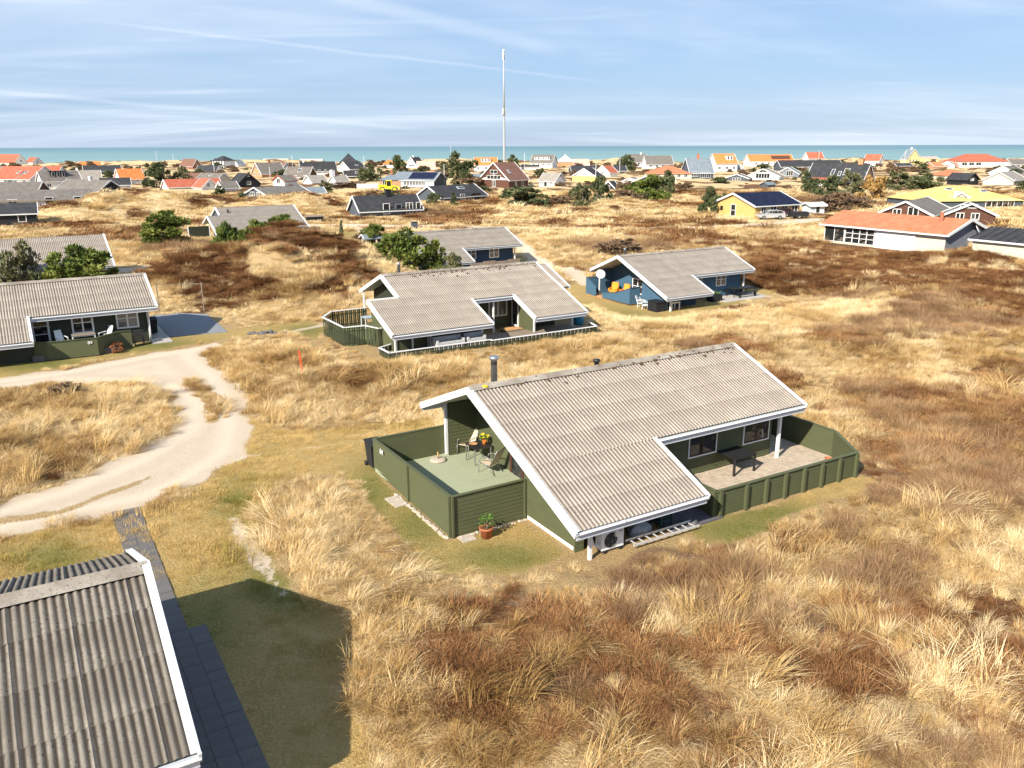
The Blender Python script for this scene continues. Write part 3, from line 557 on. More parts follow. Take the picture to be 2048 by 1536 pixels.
# ================================================================== village houses
def mpp(py): x, y = at(1024, py); return math.hypot(y, CAMH) / FPX * .985
def vhouse(name, xl, xm, xr, base, eave, ridge, yaw, roof, wallm, label, feats=(), trim='white_paint', W=None, hip=False, gablem=None, zg=0.0, group=None, ov=.35, pad=True, cat='house', Lmax=None, thick=.16):
    """near corner at pixel (xm, base); yaw>0: gable xl..xm on the left, long side xm..xr; yaw<0: long side xl..xm, gable xm..xr"""
    k = mpp(base); a = R(yaw)
    if yaw >= 0: lp, gp = xr - xm, xm - xl
    else: lp, gp = xm - xl, xr - xm
    L = lp * k / math.cos(a); Wd = W or max(gp * k / max(abs(math.sin(a)), .05), 3.0)
    if Lmax: L = min(L, Lmax)
    L = max(L, 3); hw = max((base - eave) * k, .8); hr = max((base - ridge) * k, hw + .5)
    # the ridge stands half a house behind the near wall
    x, y = at(xm, base); H = empty(name, (x, y, zg), a, None, label, cat, group)
    x0, x1 = (0, L) if yaw >= 0 else (-L, 0); yd = math.hypot(y, 0) ; hr = CAMH - (CAMH - hr) * (1 + Wd * .5 * math.cos(a) / y) if not hip or True else hr
    cxm = Vector((x, y)) + Matrix.Rotation(a, 2) @ Vector(((x0 + x1) / 2, Wd / 2)); VPADS.append((cxm.x, cxm.y, (L * abs(math.cos(a)) + Wd * abs(math.sin(a))) / 2 + 2.5, (L * abs(math.sin(a)) + Wd * abs(math.cos(a))) / 2 + 3.0))
    mb = MB(); e = hw; r = hr - .10
    MB().poly([(x0, 0, -2), (x1, 0, -2), (x1, 0, e), (x0, 0, e)]).build('wall', wallm, H); MB().poly([(x1, Wd, -2), (x0, Wd, -2), (x0, Wd, e), (x1, Wd, e)]).build('wall', wallm, H)
    g = MB(); gp_ = (lambda q: [(q, 0, -2), (q, Wd, -2), (q, Wd, e), (q, Wd / 2, r), (q, 0, e)]) if not hip else (lambda q: [(q, 0, -2), (q, Wd, -2), (q, Wd, e), (q, 0, e)])
    for q in (x0, x1): MB().poly(gp_(q)).build('gable_wall', gablem or wallm, H)
    s = (hr - hw) / (Wd / 2); o = ov; m_ = Wd / 2
    rm = MB()
    if not hip:
        rm.slab([(x0 - o, -o, hw - s * o), (x1 + o, -o, hw - s * o), (x1 + o, m_, hr), (x0 - o, m_, hr)], thick); rm.slab([(x0 - o, m_, hr), (x1 + o, m_, hr), (x1 + o, Wd + o, hw - s * o), (x0 - o, Wd + o, hw - s * o)], thick)
    else:
        c = min(Wd / 2, L * .42); A = [(x0 - o, -o, hw), (x1 + o, -o, hw), (x1 + o, Wd + o, hw), (x0 - o, Wd + o, hw)]; t0, t1 = (x0 + c, m_, hr), (x1 - c, m_, hr)
        rm.poly([A[0], A[1], t1, t0]).poly([A[1], A[2], t1]).poly([A[2], A[3], t0, t1]).poly([A[3], A[0], t0]).poly(list(reversed(A)))
    RF = rm.build('roof', roof, H)
    if trim and not hip:
        for q in (x0 - o - .02, x1 + o + .02):
            for yy in (-o, Wd + o): MB().beam((q, m_, hr - .06), (q, yy, hw - s * o - .06), .10, .30).build('bargeboard', trim, H)
        MB().box(x0 - o, x1 + o, -o - .07, -o, hw - s * o - .16, hw - s * o + .02).build('gutter', trim, H)
    for f in feats:
        ty = f[0]
        if ty in 'FLR':                      # window: side, centre 0..1, z, w, h, (nx, nz), frame, glass
            _, c, z, w_, h_ = f[:5]; nx, nz = f[5] if len(f) > 5 and f[5] else (2, 1); fr = f[6] if len(f) > 6 and f[6] else 'white_paint'; gl = f[7] if len(f) > 7 else 'window_glass'
            if ty == 'F': p, rz = (x0 + c * L - w_ / 2, -.01), 0
            elif ty == 'L': p, rz = (x0 - .01, Wd * (1 - c) + w_ / 2), -math.pi / 2
            else: p, rz = (x1 + .01, Wd * c - w_ / 2), math.pi / 2
            window(H, p, rz, z, w_, h_, nx, nz, fr, gl, .10, .06, panes=False, dep=.08, name='door' if z < .3 else 'window')
        elif ty == 'chimney': _, c, h_, w_, m2 = f[:5]; MB().box(x0 + c * L - w_ / 2, x0 + c * L + w_ / 2, m_ - w_ / 2, m_ + w_ / 2, hr - .4, hr + h_).box(x0 + c * L - w_ / 2 - .06, x0 + c * L + w_ / 2 + .06, m_ - w_ / 2 - .06, m_ + w_ / 2 + .06, hr + h_, hr + h_ + .12).build('chimney', m2, RF)
        elif ty == 'sky': _, c, t_, w_, h_ = f[:5]; an = math.atan(s); yy = m_ * t_; zz = hw + s * yy; o2 = MB().box(-w_ / 2, w_ / 2, -h_ / 2, h_ / 2, 0, .10).build('skylight', 'white_paint', RF, False, (x0 + c * L, yy, zz), (an, 0, 0)); MB().box(-w_ / 2 + .1, w_ / 2 - .1, -h_ / 2 + .1, h_ / 2 - .1, .10, .115).build('pane', 'shop_glass', o2)
        elif ty == 'dormer':
            _, c, w_, h_, m2, m3 = f[:6]; yy = m_ * .35; zz = hw + s * yy; xx = x0 + c * L; D = MB().box(xx - w_ / 2, xx + w_ / 2, yy, m_, zz - .3, zz + h_).build('dormer', m2, H); MB().box(xx - w_ / 2 - .2, xx + w_ / 2 + .2, yy - .25, m_ + .2, zz + h_, zz + h_ + .14).build('dormer_roof', m3, D)
            n = max(1, int(w_ / 1.3))
            for i in range(n): wx = xx - w_ / 2 + w_ * (i + .5) / n; MB().box(wx - .42, wx + .42, yy - .05, yy - .01, zz + .15, zz + h_ - .15).build('window', 'white_paint', D); MB().box(wx - .32, wx + .32, yy - .07, yy - .052, zz + .25, zz + h_ - .25).build('pane', 'window_glass', D)
        elif ty == 'panel': _, c0, c1, t0, t1, m2 = f; an = math.atan(s); yy0, yy1 = m_ * t0, m_ * t1; MB().slab([(x0 + c0 * L, yy0, hw + s * yy0 + .06), (x0 + c1 * L, yy0, hw + s * yy0 + .06), (x0 + c1 * L, yy1, hw + s * yy1 + .06), (x0 + c0 * L, yy1, hw + s * yy1 + .06)], .05).build('solar_panel', m2, RF)
        elif ty == 'shed': _, c, w_, d_, h_, m2, m3 = f; xx = x0 + c * L; MB().box(xx - w_ / 2, xx + w_ / 2, -d_, -.02, 0, h_).build('porch', m2, H); MB().slab([(xx - w_ / 2 - .2, -d_ - .2, h_ + .05), (xx + w_ / 2 + .2, -d_ - .2, h_ + .05), (xx + w_ / 2 + .2, -.03, h_ + .5), (xx - w_ / 2 - .2, -.03, h_ + .5)], .1).build('porch_roof', m3, H)
        elif ty == 'belt': _, side, z0, z1, m2 = f; q = x0 - .03 if side == 'L' else x1 + .03; zz = lambda yv: hw + s * (yv if yv < m_ else Wd - yv) - .12; MB().poly([(q, .02, z0), (q, Wd - .02, z0), (q, Wd - .02, min(z1, zz(Wd - .02))), (q, Wd / 2, min(z1, r)), (q, .02, min(z1, zz(.02)))]).build('gable_band', m2, H)
    H['_'] = 1; del H['_']
    return H
w2 = lambda side, n, z=.9, w_=1.2, h_=1.2, fr=None, gl='window_glass', a=.15, b=.85: [(side, a + (b - a) * (i / (n - 1) if n > 1 else .5), z, w_, h_, (2, 1), fr, gl) for i in range(n)]
VH = vhouse; WW = 'white_wall'
VH('cottage', -45, 30, 42, 331, 325, 308, -35, 'roof_red', WW, 'white cottage with red tiled roof at the far left edge before the sea', w2('R', 1, 2.5), W=9)
VH('cottage', 42, 66, 78, 329.5, 324, 314, -35, 'roof_red', WW, 'small white house with red roof second from the left before the sea', w2('R', 1, 1.5))
VH('cottage', 148, 160, 195, 334, 331, 323, 30, 'roof_bright_orange', WW, 'low house with bright orange roof on the dune edge at left')
VH('bungalow', 154, 170, 230, 351, 344, 331, 30, 'roof_felt_dark', 'grey_boards', 'house with black felt roof below the orange roof at left', w2('F', 3, .5, 1.5, 1.2))
VH('cottage', -40, 62, 70, 374, 358, 333, -18, 'roof_red', WW, 'big white house with long red roof at the left edge of the village', w2('F', 4, 1.0) + [('sky', .55, .5, 1.0, 1.2), ('sky', .75, .5, 1.0, 1.2)], W=12)
VH('cottage', 58, 62, 116, 347, 344, 332, 8, 'roof_red', WW, 'long red roof behind the white curved gable at left', W=9)
VH('gabled_house', 57, 88, 142, 379, 362, 343, 42, 'roof_brown_grey', WW, 'white house with tall whitewashed gable and black dormer at left', [('dormer', .45, 4.2, 1.7, 'black_boards', 'roof_felt_dark'), ('L', .5, 1.0, .9, 1.1)] + w2('F', 2, .6, 1.2, 1.0))
VH('bungalow', -60, 22, 37, 374, 366, 343, -35, 'roof_felt_dark', 'white_panels', 'house with black roof cut by the left picture edge', W=10)
VH('bungalow', 124, 143, 192, 368, 361, 341, 30, 'fibre_cement_grey', WW, 'house with pale grey corrugated roof between the dormer house and the orange roof', [('chimney', .25, .7, .6, 'white_wall')])
VH('cottage', 217, 243, 278, 368, 358, 338, 42, 'roof_bright_orange', WW, 'white gabled cottage with vivid orange roof beside the dark tree at left', [('L', .5, 3.0, .9, 1.0), ('F', .7, .7, 1.0, 1.0)])
VH('bungalow', 190, 202, 252, 377, 369, 356, 25, 'roof_felt_dark', 'white_panels', 'low black roofed house in front of the vivid orange cottage')
VH('bungalow', 60, 190, 231, 397, 388, 361, -33, 'roof_brown_grey', WW, 'long low house with brown-grey roof and black gable at the foot of the left dune', w2('F', 4, .5, 1.6, 1.1, None, 'window_glass', .45, .95) + [('R', .5, .8, 1.1, 1.0), ('chimney', .55, .7, .7, 'white_wall')], gablem='black_boards')
VH('bungalow', -50, -50, 64, 390, 385, 364, 12, 'roof_brown_grey', 'brick_dark', 'brown roofed house behind the long white panelled house at the left edge', W=10)
VH('bungalow', -110, -110, 134, 424.5, 404, 384, 26, 'roof_brown_grey', 'white_panels', 'long white panelled house with flat grey-brown roof at the left edge', [('F', .70, .9, 1.5, 1.5, (1, 1), 'white_panels'), ('F', .90, .9, 1.5, 1.5, (1, 1), 'white_panels'), ('F', .45, .2, 1.6, 1.9), ('F', .25, .9, 1.5, 1.5)] + [], trim='wood_weathered', W=9)
VH('cabin', -70, -70, 44, 455, 430, 409, 28, 'roof_felt_dark', 'black_boards', 'black wooden cabin with one white framed window at the left edge', [('F', .80, .5, 1.2, 1.4, (1, 1))], W=8)
VH('cottage', 312, 337, 422, 379, 374, 359, 40, 'roof_red', WW, 'low house with dull red roof and white gable behind the left dune', trim='white_paint')
VH('cottage', 350, 386, 398, 337, 332, 318, -35, 'roof_brown', 'brick_red', 'brown roofed brick house near the beach right of the left tree', w2('R', 1, 2, 1, 1))
VH('bungalow', 367, 370, 442, 364, 359, 346, 6, 'roof_brown', 'brick_dark', 'long brown roof right of the dark tree at left', W=9)
VH('bungalow', 378, 430, 443, 352, 347, 331, -30, 'roof_felt_dark', WW, 'dark roofed house with white gable behind the long brown roof', w2('R', 1, 1.5))
VH('beach_villa', 419, 448, 459, 336, 322, 312, -30, 'roof_felt_dark', WW, 'white villa with black mansard roof standing against the sea', w2('F', 4, 2.2, 1.4, 2.0), trim=None, W=9, hip=True)
VH('cottage', 463, 476, 486, 334, 328, 321, 55, 'roof_slate_blue', WW, 'tiny white house beside the black mansard villa', w2('L', 1, .8))
VH('dune_hall', 523, 525, 574, 325.5, 322, 317.5, 5, 'roof_pale', 'cream_wall', 'long pale flat building on the coastal dune, left of two', W=12, trim=None)
VH('dune_hall', 597, 599, 644, 326, 323, 318, 5, 'roof_pale', 'cream_wall', 'long pale flat building on the coastal dune, right of two', W=12, trim=None)
VH('gabled_house', 494, 524, 563, 355, 347, 326, 42, 'roof_brown_grey', 'brick_orange', 'house with orange brick gable and grey roof left of centre', [('L', .5, 3.2, 1.4, 1.2), ('L', .3, .6, 1.3, 1.2), ('L', .72, .6, 1.3, 1.2), ('chimney', .55, 1.0, .8, 'brick_red')])
VH('cottage', 545, 563, 580, 342, 338, 325, -42, 'roof_brown', WW, 'brown roofed house with white gable behind the orange brick gable', w2('R', 1, 1.5))
VH('gabled_house', 562, 617, 629, 362, 353, 334, -25, 'roof_brown_grey', WW, 'white house with broad grey roof and a skylight at left of centre', [('sky', .55, .6, 1.3, 1.6)] + w2('F', 3, .6, 1.1, 1.3), gablem='brick_dark')
VH('cottage', 541, 569, 588, 372, 361, 351, 55, 'roof_brown_grey', WW, 'small white gable wing with one dark window in front of the broad grey roof', [('L', .5, .7, 1.7, 1.6)], trim='roof_red')
VH('cottage', 600, 625, 651, 369, 365, 351, 42, 'fibre_cement_grey', WW, 'low white gabled cottage right of the skylight house', [('L', .45, 1.6, .9, .8)])
VH('cottage', 655, 673, 694, 371.5, 362, 351, 42, 'fibre_cement_grey', WW, 'small white cottage with a square white chimney left of the hedge', [('L', .45, .7, .9, 1.0), ('chimney', .0, 1.4, 1.2, 'white_wall')])
VH('villa', 672, 676, 718, 341, 330, 311, 8, 'roof_felt_dark', WW, 'high black pyramid roof against the sea left of centre', hip=True, W=11, feats=[('chimney', .5, .6, .9, 'black_boards')])
VH('gabled_house', 669, 700, 729, 344, 338, 324, 40, 'roof_felt_dark', WW, 'white gable with two small windows and black roof below the pyramid roof', [('L', .4, 1.6, .7, .9), ('L', .62, 1.6, .7, .9), ('sky', .6, .5, 1.6, 1.2)])
VH('bungalow', 683, 690, 726, 357, 351, 341, 20, 'roof_felt_dark', 'slate_boards', 'low black roofs in front of the white gable left of the trees', [('sky', .7, .5, 2.0, 1.0)])
VH('gabled_house', 590, 604, 669, 350, 342, 324, 22, 'roof_felt_dark', WW, 'long black roofed white house left of the pyramid roof', w2('F', 5, .8, 1.2, 1.4) + [('chimney', .1, .8, .8, 'white_wall')])
VH('barn', 450, 476, 511, 376, 368, 347, -46, 'roof_felt_dark', 'black_boards', 'black wooden gabled house behind the left dune', [('R', .5, .8, 1.4, 1.1), ('R', .5, 3.2, .8, .8)], trim='black_boards')
VH('bungalow', 378, 431, 453, 369, 362, 347, -32, 'roof_brown_grey', 'cream_wall', 'brown-grey roofed house left of the black gabled house', [('sky', .5, .7, 1.2, .8)])
VH('cottage', 378, 405, 428, 380, 374, 358, -42, 'roof_red', WW, 'red roofed cottage with white gable on the rim of the left dune', [('R', .4, .8, .9, 1.1)])
VH('cottage', 426, 447, 471, 382, 375, 363, 42, 'roof_brown_grey', WW, 'small white gable with grey roof on the rim of the left dune')
VH('bungalow', 472, 535, 604, 398, 391, 375, 50, 'roof_brown_grey', 'slate_boards', 'slate-blue gabled house with white verges sunk behind the middle dune', [('L', .35, .5, 2.2, 1.0, (3, 1)), ('L', .62, .5, 1.2, 1.0)])
VH('cabin', 598, 615, 646, 392, 385, 374.5, 35, 'roof_slate_blue', 'slate_boards', 'small slate-blue cabin at the right end of the middle dune')
VH('cabin', 689, 721, 836, 434, 421, 393, 31, 'roof_felt_dark', 'slate_boards', 'low black house with ribbed roof and dark windows on the heath left of the road', [('F', .42, .3, 1.3, 1.9, (1, 1), 'white_paint'), ('F', .62, .5, 1.2, 1.5, (1, 1), 'grey_boards'), ('F', .8, .2, 1.4, 2.0, (2, 1)), ('F', .95, .2, .9, 2.0, (1, 1)), ('chimney', .55, .9, .9, 'black_boards')])
VH('cabin', 826, 884, 970, 405, 395, 373, 48, 'roof_felt_dark', 'slate_boards', 'dark slate gabled house with one white skylight right of the yellow loader', [('sky', .62, .7, 2.0, 1.0), ('F', .45, .4, 1.4, 1.2), ('F', .75, .3, 3.0, 1.3, (3, 1), 'black_boards')], trim='white_paint')
VH('bungalow', 783, 868, 888, 374.5, 361, 345, -18, 'roof_slate_blue', WW, 'white walled house with solar roof behind the yellow loader', [('panel', .35, .97, .15, .92, 'roof_solar')] + w2('F', 7, .5, 1.0, 1.6, None, 'window_glass', .30, .75), gablem='slate_boards', W=10)
VH('pavilion', 757, 760, 806, 374, 361, 350, 6, 'roof_slate_blue', 'brick_orange', 'brick pavilion with slate-blue hipped roof just behind the yellow loader', [('F', .2, .5, 1.2, 1.4), ('chimney', .5, 1.3, .7, 'brick_red')], hip=True, W=8)
VH('gabled_house', 958, 1018, 1057, 377, 360, 327, 56, 'roof_brown', 'brick_dark', 'tall brown roofed house with white balcony gable in front of the mast', [('L', .5, 2.55, 5.0, 1.15, (4, 1)), ('L', .5, 4.2, 2.6, 1.0, (2, 1)), ('L', .5, .3, 1.2, 2.0), ('F', .35, .8, .8, 1.1), ('F', .7, .3, 1.0, 2.0, (1, 1)), ('sky', .35, .45, 1.0, 1.4), ('belt', 'L', 2.4, 3.9, 'white_paint')])
VH('cottage', 763, 766, 791, 337, 329, 320, 8, 'roof_bright_orange', WW, 'white house with hipped orange roof between the trees left of centre', hip=True, W=8, feats=w2('F', 2, .8, 1.1, 1.2))
VH('gabled_house', 811, 833, 847, 336, 330, 315, 52, 'roof_felt_dark', WW, 'white gable with black roof against the sea between two trees', [('L', .5, 1.0, 4.5, .9, (4, 1)), ('L', .45, 4.2, .8, 1.0), ('chimney', .3, .8, .7, 'white_wall')])
VH('bungalow', 832, 835, 869, 343, 338, 323, 6, 'roof_pink', 'brick_orange', 'house with pinkish sand-coloured roof left of the big tree', W=9)
VH('cottage', 947, 950, 994, 343, 330, 316, 5, 'roof_bright_orange', WW, 'white house with orange roof and white dormer left of the mast', [('dormer', .5, 4.6, 1.6, 'white_wall', 'roof_pink')] + w2('F', 3, 1.0, 1.2, 1.2), W=10)
VH('cabin', 940, 944, 967, 361, 354, 348, 10, 'roof_slate_blue', 'cream_wall', 'small shed with slate roof left of the brown balcony house', W=6)
VH('bungalow', 1042, 1044, 1078, 339, 334, 330, 5, 'roof_felt_dark', WW, 'low white house with flat black roof right of the mast', W=9)
VH('hotel', 1062, 1104, 1115, 336, 326, 311, -20, 'roof_brown_grey', WW, 'white house with a long row of dormer windows against the sea right of the mast', [('dormer', .5, 9.0, 1.7, 'white_wall', 'roof_brown_grey')] + w2('F', 4, 1.2, 1.2, 1.2), W=10)
VH('bungalow', 1114, 1117, 1148, 333, 325, 313, 5, 'roof_pale', 'brick_orange', 'house with pale hipped roof beside the dormer row house', hip=True, W=11, feats=[('chimney', .5, .6, .8, 'white_wall')])
VH('bungalow', 1147, 1149, 1178, 333, 330, 319, 5, 'roof_pink', 'cream_wall', 'low pinkish roof against the sea right of the pale hipped roof', W=10)
VH('bungalow', 1140, 1144, 1252, 346, 342, 332, 5, 'roof_felt_dark', 'slate_boards', 'long low black roof behind the yellow walled house', W=9)
VH('gabled_house', 1148, 1191, 1210, 363, 353, 338, 58, 'roof_felt_dark', 'bright_yellow_wall', 'yellow walled house with wide white gable right of the white barn', [('belt', 'L', 2.2, 9, 'white_paint')])
VH('cottage', 1194, 1219, 1237, 354, 345, 332, 48, 'roof_red', WW, 'white gable with short red roof right of the yellow house', w2('L', 1, 1.0))
VH('barn', 1080, 1110, 1131, 374.5, 362, 347, -38, 'fibre_cement_grey', WW, 'white barn with pale grey roof standing alone right of centre', [('F', .4, .1, 1.2, 1.8, (1, 1)), ('F', .75, .8, .8, .8), ('R', .5, .1, 1.8, 1.5), ('R', .5, 3.0, .9, .8)])
VH('cabin', 1208, 1228, 1240, 380, 374, 363, 58, 'roof_felt_dark', 'black_boards', 'tiny black hut half hidden by shrubs below the red roof', [('L', .5, .3, .9, 1.0)])
VH('gabled_house', 1258, 1260, 1294, 334, 324, 310, 6, 'roof_brown_grey', WW, 'white house with grey roof against the sea, left half of a pair', w2('F', 3, 1.2, 1.4, 1.3) + [('chimney', .7, .8, .7, 'white_wall')], W=9)
VH('gabled_house', 1290, 1293, 1345, 338, 329, 313, 5, 'roof_brown_grey', WW, 'long white house with brown-grey roof against the sea right of the tree', w2('F', 4, .9, 1.4, 1.2), W=11)
VH('bungalow', 1300, 1304, 1382, 360, 349, 333, 5, 'roof_orange', 'cream_wall', 'wide house with orange hipped roof right of the green shrubs', w2('F', 5, .9, 1.3, 1.3), hip=True, W=12)
VH('cottage', 1247, 1275, 1290, 368, 364, 356, 58, 'fibre_cement_grey', WW, 'low white gable peeping over the grass, left of two by the green shrubs')
VH('cottage', 1270, 1318, 1334, 370, 364, 353, 62, 'roof_brown', 'slate_boards', 'low white-edged gable peeping over the grass, right of two by the green shrubs', [('L', .5, .4, 4.0, .9, (3, 1))])
VH('villa', 1376, 1380, 1426, 358, 346, 319, 6, 'roof_slate_blue', 'slate_boards', 'house with high grey roof and a glazed front right of the orange hipped roof', [('F', .2, .8, 2.4, 1.8, (4, 1)), ('F', .65, .4, 4.0, 2.0, (5, 1)), ('chimney', .5, 1.4, .8, 'roof_orange')], W=11)
VH('cottage', 1427, 1432, 1474, 343, 328, 310, 10, 'roof_bright_orange', WW, 'tall white house with orange roof left of the long orange roofed house', w2('F', 3, 1.0, 1.3, 1.4) + [('dormer', .7, 3.4, 1.8, 'white_wall', 'roof_pale')], W=10)
VH('cottage', 1468, 1482, 1490, 342, 337, 330, 50, 'roof_pale', WW, 'small white annex at the foot of the tall orange roofed house')
VH('hotel', 1496, 1499, 1584, 333, 323, 311, 4, 'roof_bright_orange', WW, 'long white house with orange roof and a dark solar field against the sea', [('panel', .52, .95, .25, .8, 'brick_dark')] + w2('F', 6, 1.0, 1.4, 1.3), W=11)
VH('lookout', 1613, 1616, 1646, 333, 318, 307, 10, 'roof_red', WW, 'white lookout building with red gable and mast on a sandy mound', [('F', .7, 1.6, 2.4, 2.6, (1, 1), 'brick_red', 'shop_glass'), ('F', .25, 1.0, 1.6, 2.4)], W=7, trim='white_paint')
VH('bungalow', 1558, 1562, 1682, 341, 334, 322, 4, 'roof_felt_dark', 'slate_boards', 'long dark roofed row below the lookout building', w2('F', 6, .6, 1.3, 1.2, None, 'window_glass', .05, .55), W=10)
VH('gabled_house', 1503, 1558, 1580, 360, 353, 339, 62, 'fibre_cement_grey', 'white_wall', 'white-framed glass gable summer house in the dunes, left of two', [('L', .5, .5, 5.0, 1.8, (5, 1)), ('L', .5, 2.5, 2.4, 1.0, (2, 1))])
VH('gabled_house', 1560, 1597, 1612, 354, 348, 336, 60, 'roof_slate_blue', 'grey_boards', 'grey glass gable summer house in the dunes, right of two', [('L', .6, .4, 2.6, 2.0, (3, 1)), ('L', .25, .9, 1.2, 1.2)])
VH('cabin', 1456, 1497, 1512, 362, 357, 349, 62, 'roof_brown_grey', 'slate_boards', 'low dark gable with white verges peeping over the dune left of the glass gables', [('L', .5, .2, 3.0, .8, (3, 1))])
VH('cabin', 1526, 1536, 1544, 375, 369, 364.5, 30, 'roof_slate_blue', 'slate_boards', 'small grey shed on the straw slope below the glass gables', trim=None)
VH('gabled_house', 1640, 1722, 1768, 374, 367, 330, -42, 'roof_felt_dark', 'brick_orange', 'big orange brick house with steep black roof and white skylights', [('sky', .42, .52, 1.0, 2.4), ('sky', .55, .45, .9, 1.8), ('sky', .66, .55, 1.6, 2.6), ('chimney', .85, 1.2, 1.4, 'brick_orange'), ('R', .32, 3.0, 1.3, 1.3), ('R', .6, 3.0, 1.3, 1.3), ('shed', .3, 6, 3, 2.0, 'white_wall', 'roof_red')])
VH('cottage', 1737, 1757, 1770, 333, 322, 311, -45, 'roof_red', WW, 'white cube-like house with small red roof against the sea at right', [('R', .5, 2.4, 1.2, 1.0)] + w2('F', 2, 1.0))
VH('bungalow', 1461, 1509, 1618, 437, 412, 388, 31, 'roof_solar', 'brick_yellow', 'yellow brick bungalow with blue-black solar roof behind the silver car', [('L', .5, .05, 1.2, 2.1, (1, 2)), ('L', .22, .8, .9, 1.0, (1, 1), 'brick_yellow'), ('F', .18, .9, 1.2, 1.1), ('F', .4, .6, 1.5, 1.4), ('F', .65, .6, 1.4, 1.4), ('F', .88, .4, 1.6, 1.7)], W=10)
VH('garden_shed', 1617, 1621, 1636, 428, 411, 407, 20, 'roof_pale', 'white_panels', 'white garden shed at the right end of the solar roofed bungalow', [('F', .5, .1, 1.0, 1.6, (1, 1))], W=2.4)
VH('gabled_house', 1806, 1812, 1846, 329, 319, 301.5, -60, 'roof_slate_blue', 'yellow_wall', 'tall pale yellow gabled house against the sea at right', [('R', .25, 1.4, 1.6, 1.9), ('R', .5, 1.4, 1.6, 1.9), ('R', .75, 1.4, 1.6, 1.9), ('R', .5, 5.2, 1.3, .9), ('chimney', .5, .9, .8, 'white_wall')], Lmax=9)
VH('bungalow', 1845, 1848, 1874, 329, 318, 315, 4, 'roof_pink', 'yellow_wall', 'flat pale yellow annex right of the tall yellow gable', [('F', .7, 1.4, 1.4, 1.7)], W=8)
VH('villa', 1910, 1916, 2012, 335, 325, 311, 4, 'roof_red', WW, 'large villa with broad dull red hipped roof against the sea at right', w2('F', 3, 1.0, 3.0, 1.6, None, 'window_glass', .12, .4), hip=True, W=16)
VH('bungalow', 2020, 2024, 2075, 334, 329, 320, 4, 'roof_brown_grey', 'white_wall', 'grey roofed house at the far right edge before the sea', W=10)
VH('gabled_house', 1988, 2026, 2090, 371, 361, 346, 46, 'fibre_cement_grey', 'cream_wall', 'cream house with grey roof and white verges cut by the right edge', [('F', .2, .3, 2.6, 1.6, (3, 1))])
VH('gabled_house', 1998, 2030, 2085, 352, 346, 334, 46, 'roof_brown_grey', 'white_wall', 'grey gabled roof behind the cream house at the right edge')
VH('cabin', 1911, 1933, 1968, 370.5, 360, 348, -55, 'roof_felt_dark', 'black_boards', 'black shed with a white sign on its gable, right of the trees', [('R', .4, 1.2, 2.2, .9, (1, 1), 'white_paint', 'white_paint')], trim='black_boards')
VH('tiled_bungalow', 1885, 1889, 1940, 359, 352, 340, 6, 'roof_orange', 'cream_wall', 'orange hipped tile roofs behind the black shed', hip=True, W=10, trim=None)
VH('summer_house', 1848, 1856, 2052, 418, 404, 374, 6, 'thatch_yellow', 'slate_boards', 'house with broad golden thatched hip roof at right', [('F', .75, .2, 6.0, 1.4, (5, 1)), ('sky', .38, .75, 1.4, 1.0), ('sky', .72, .6, 1.4, 1.0)], hip=True, W=15)
VH('glass_gable', 1890, 1950, 1952, 416, 408, 385, 85, 'roof_pale', 'white_paint', 'white glass gable in the middle of the golden thatched roof', [('L', .5, .5, 4.0, 1.8, (3, 1))], Lmax=6)
VH('bungalow', 1783, 1862, 1990, 449, 430, 404, 52, 'roof_brown_grey', 'brick_dark', 'dark brown house with grey roof and white verges, left gable behind the orange roof', [('L', .35, .9, 1.3, 1.3), ('L', .65, .6, 1.6, 2.0)], Lmax=14)
VH('bungalow', 1905, 1989, 1998, 449, 430, 408, 70, 'roof_brown_grey', 'brick_dark', 'dark brown gable with white windows above the grey annex roof', [('L', .3, .6, 1.2, 1.1), ('L', .6, .6, 1.2, 1.1), ('L', .45, 2.4, 2.4, .6, (2, 1))], Lmax=8)
VH('cottage', 1863, 1868, 1916, 337, 333, 325, 5, 'roof_orange', 'brick_orange', 'low orange roof below the tall yellow gable', W=9)
VH('cottage', 1889, 1908, 1920, 337, 331, 324, 50, 'fibre_cement_grey', WW, 'small white gable left of the broad red hipped villa', w2('L', 1, .8))
VH('cottage', 1790, 1794, 1824, 336, 332, 327, 5, 'roof_felt_dark', 'brick_dark', 'low dark hut roof below the tall yellow gable, on its left', W=7)
# white house with long orange roof, ridge along the other estate axis
OH = empty('orange_roof_house', (*xy(89.9, 55.0), .2), ANG + math.pi / 2, None, 'white house with long orange roof, glazed front and satellite dish at right', 'house')
# local x runs along +V, local y runs along -U
MB().slab([(-.5, .45, 2.1), (16.9, .45, 2.1), (16.9, -3.9, 3.65), (-.5, -3.9, 3.65)], .14).slab([(-.5, -3.9, 3.65), (16.9, -3.9, 3.65), (16.9, -8.3, 2.1), (-.5, -8.3, 2.1)], .14).build('roof', 'roof_orange', OH)
MB().poly([(0, 0, -1), (16.4, 0, -1), (16.4, 0, 2.2), (0, 0, 2.2)]).build('wall', 'cream_wall', OH); MB().poly([(0, 0, -1), (0, 0, 2.2), (0, -3.9, 3.5), (0, -7.8, 2.2), (0, -7.8, -1)]).build('gable_wall', 'grey_boards', OH); MB().poly([(16.4, 0, -1), (16.4, 0, 2.2), (16.4, -3.9, 3.5), (16.4, -7.8, 2.2), (16.4, -7.8, -1)]).build('gable_wall', 'cream_wall', OH)
for y in (.45, -8.3): MB().beam((-.52, -3.9, 3.58), (-.52, y, 2.03), .1, .3).build('bargeboard', 'white_paint', OH)
MB().box(-.5, 16.9, .46, .56, 1.92, 2.1).build('gutter', 'white_paint', OH)
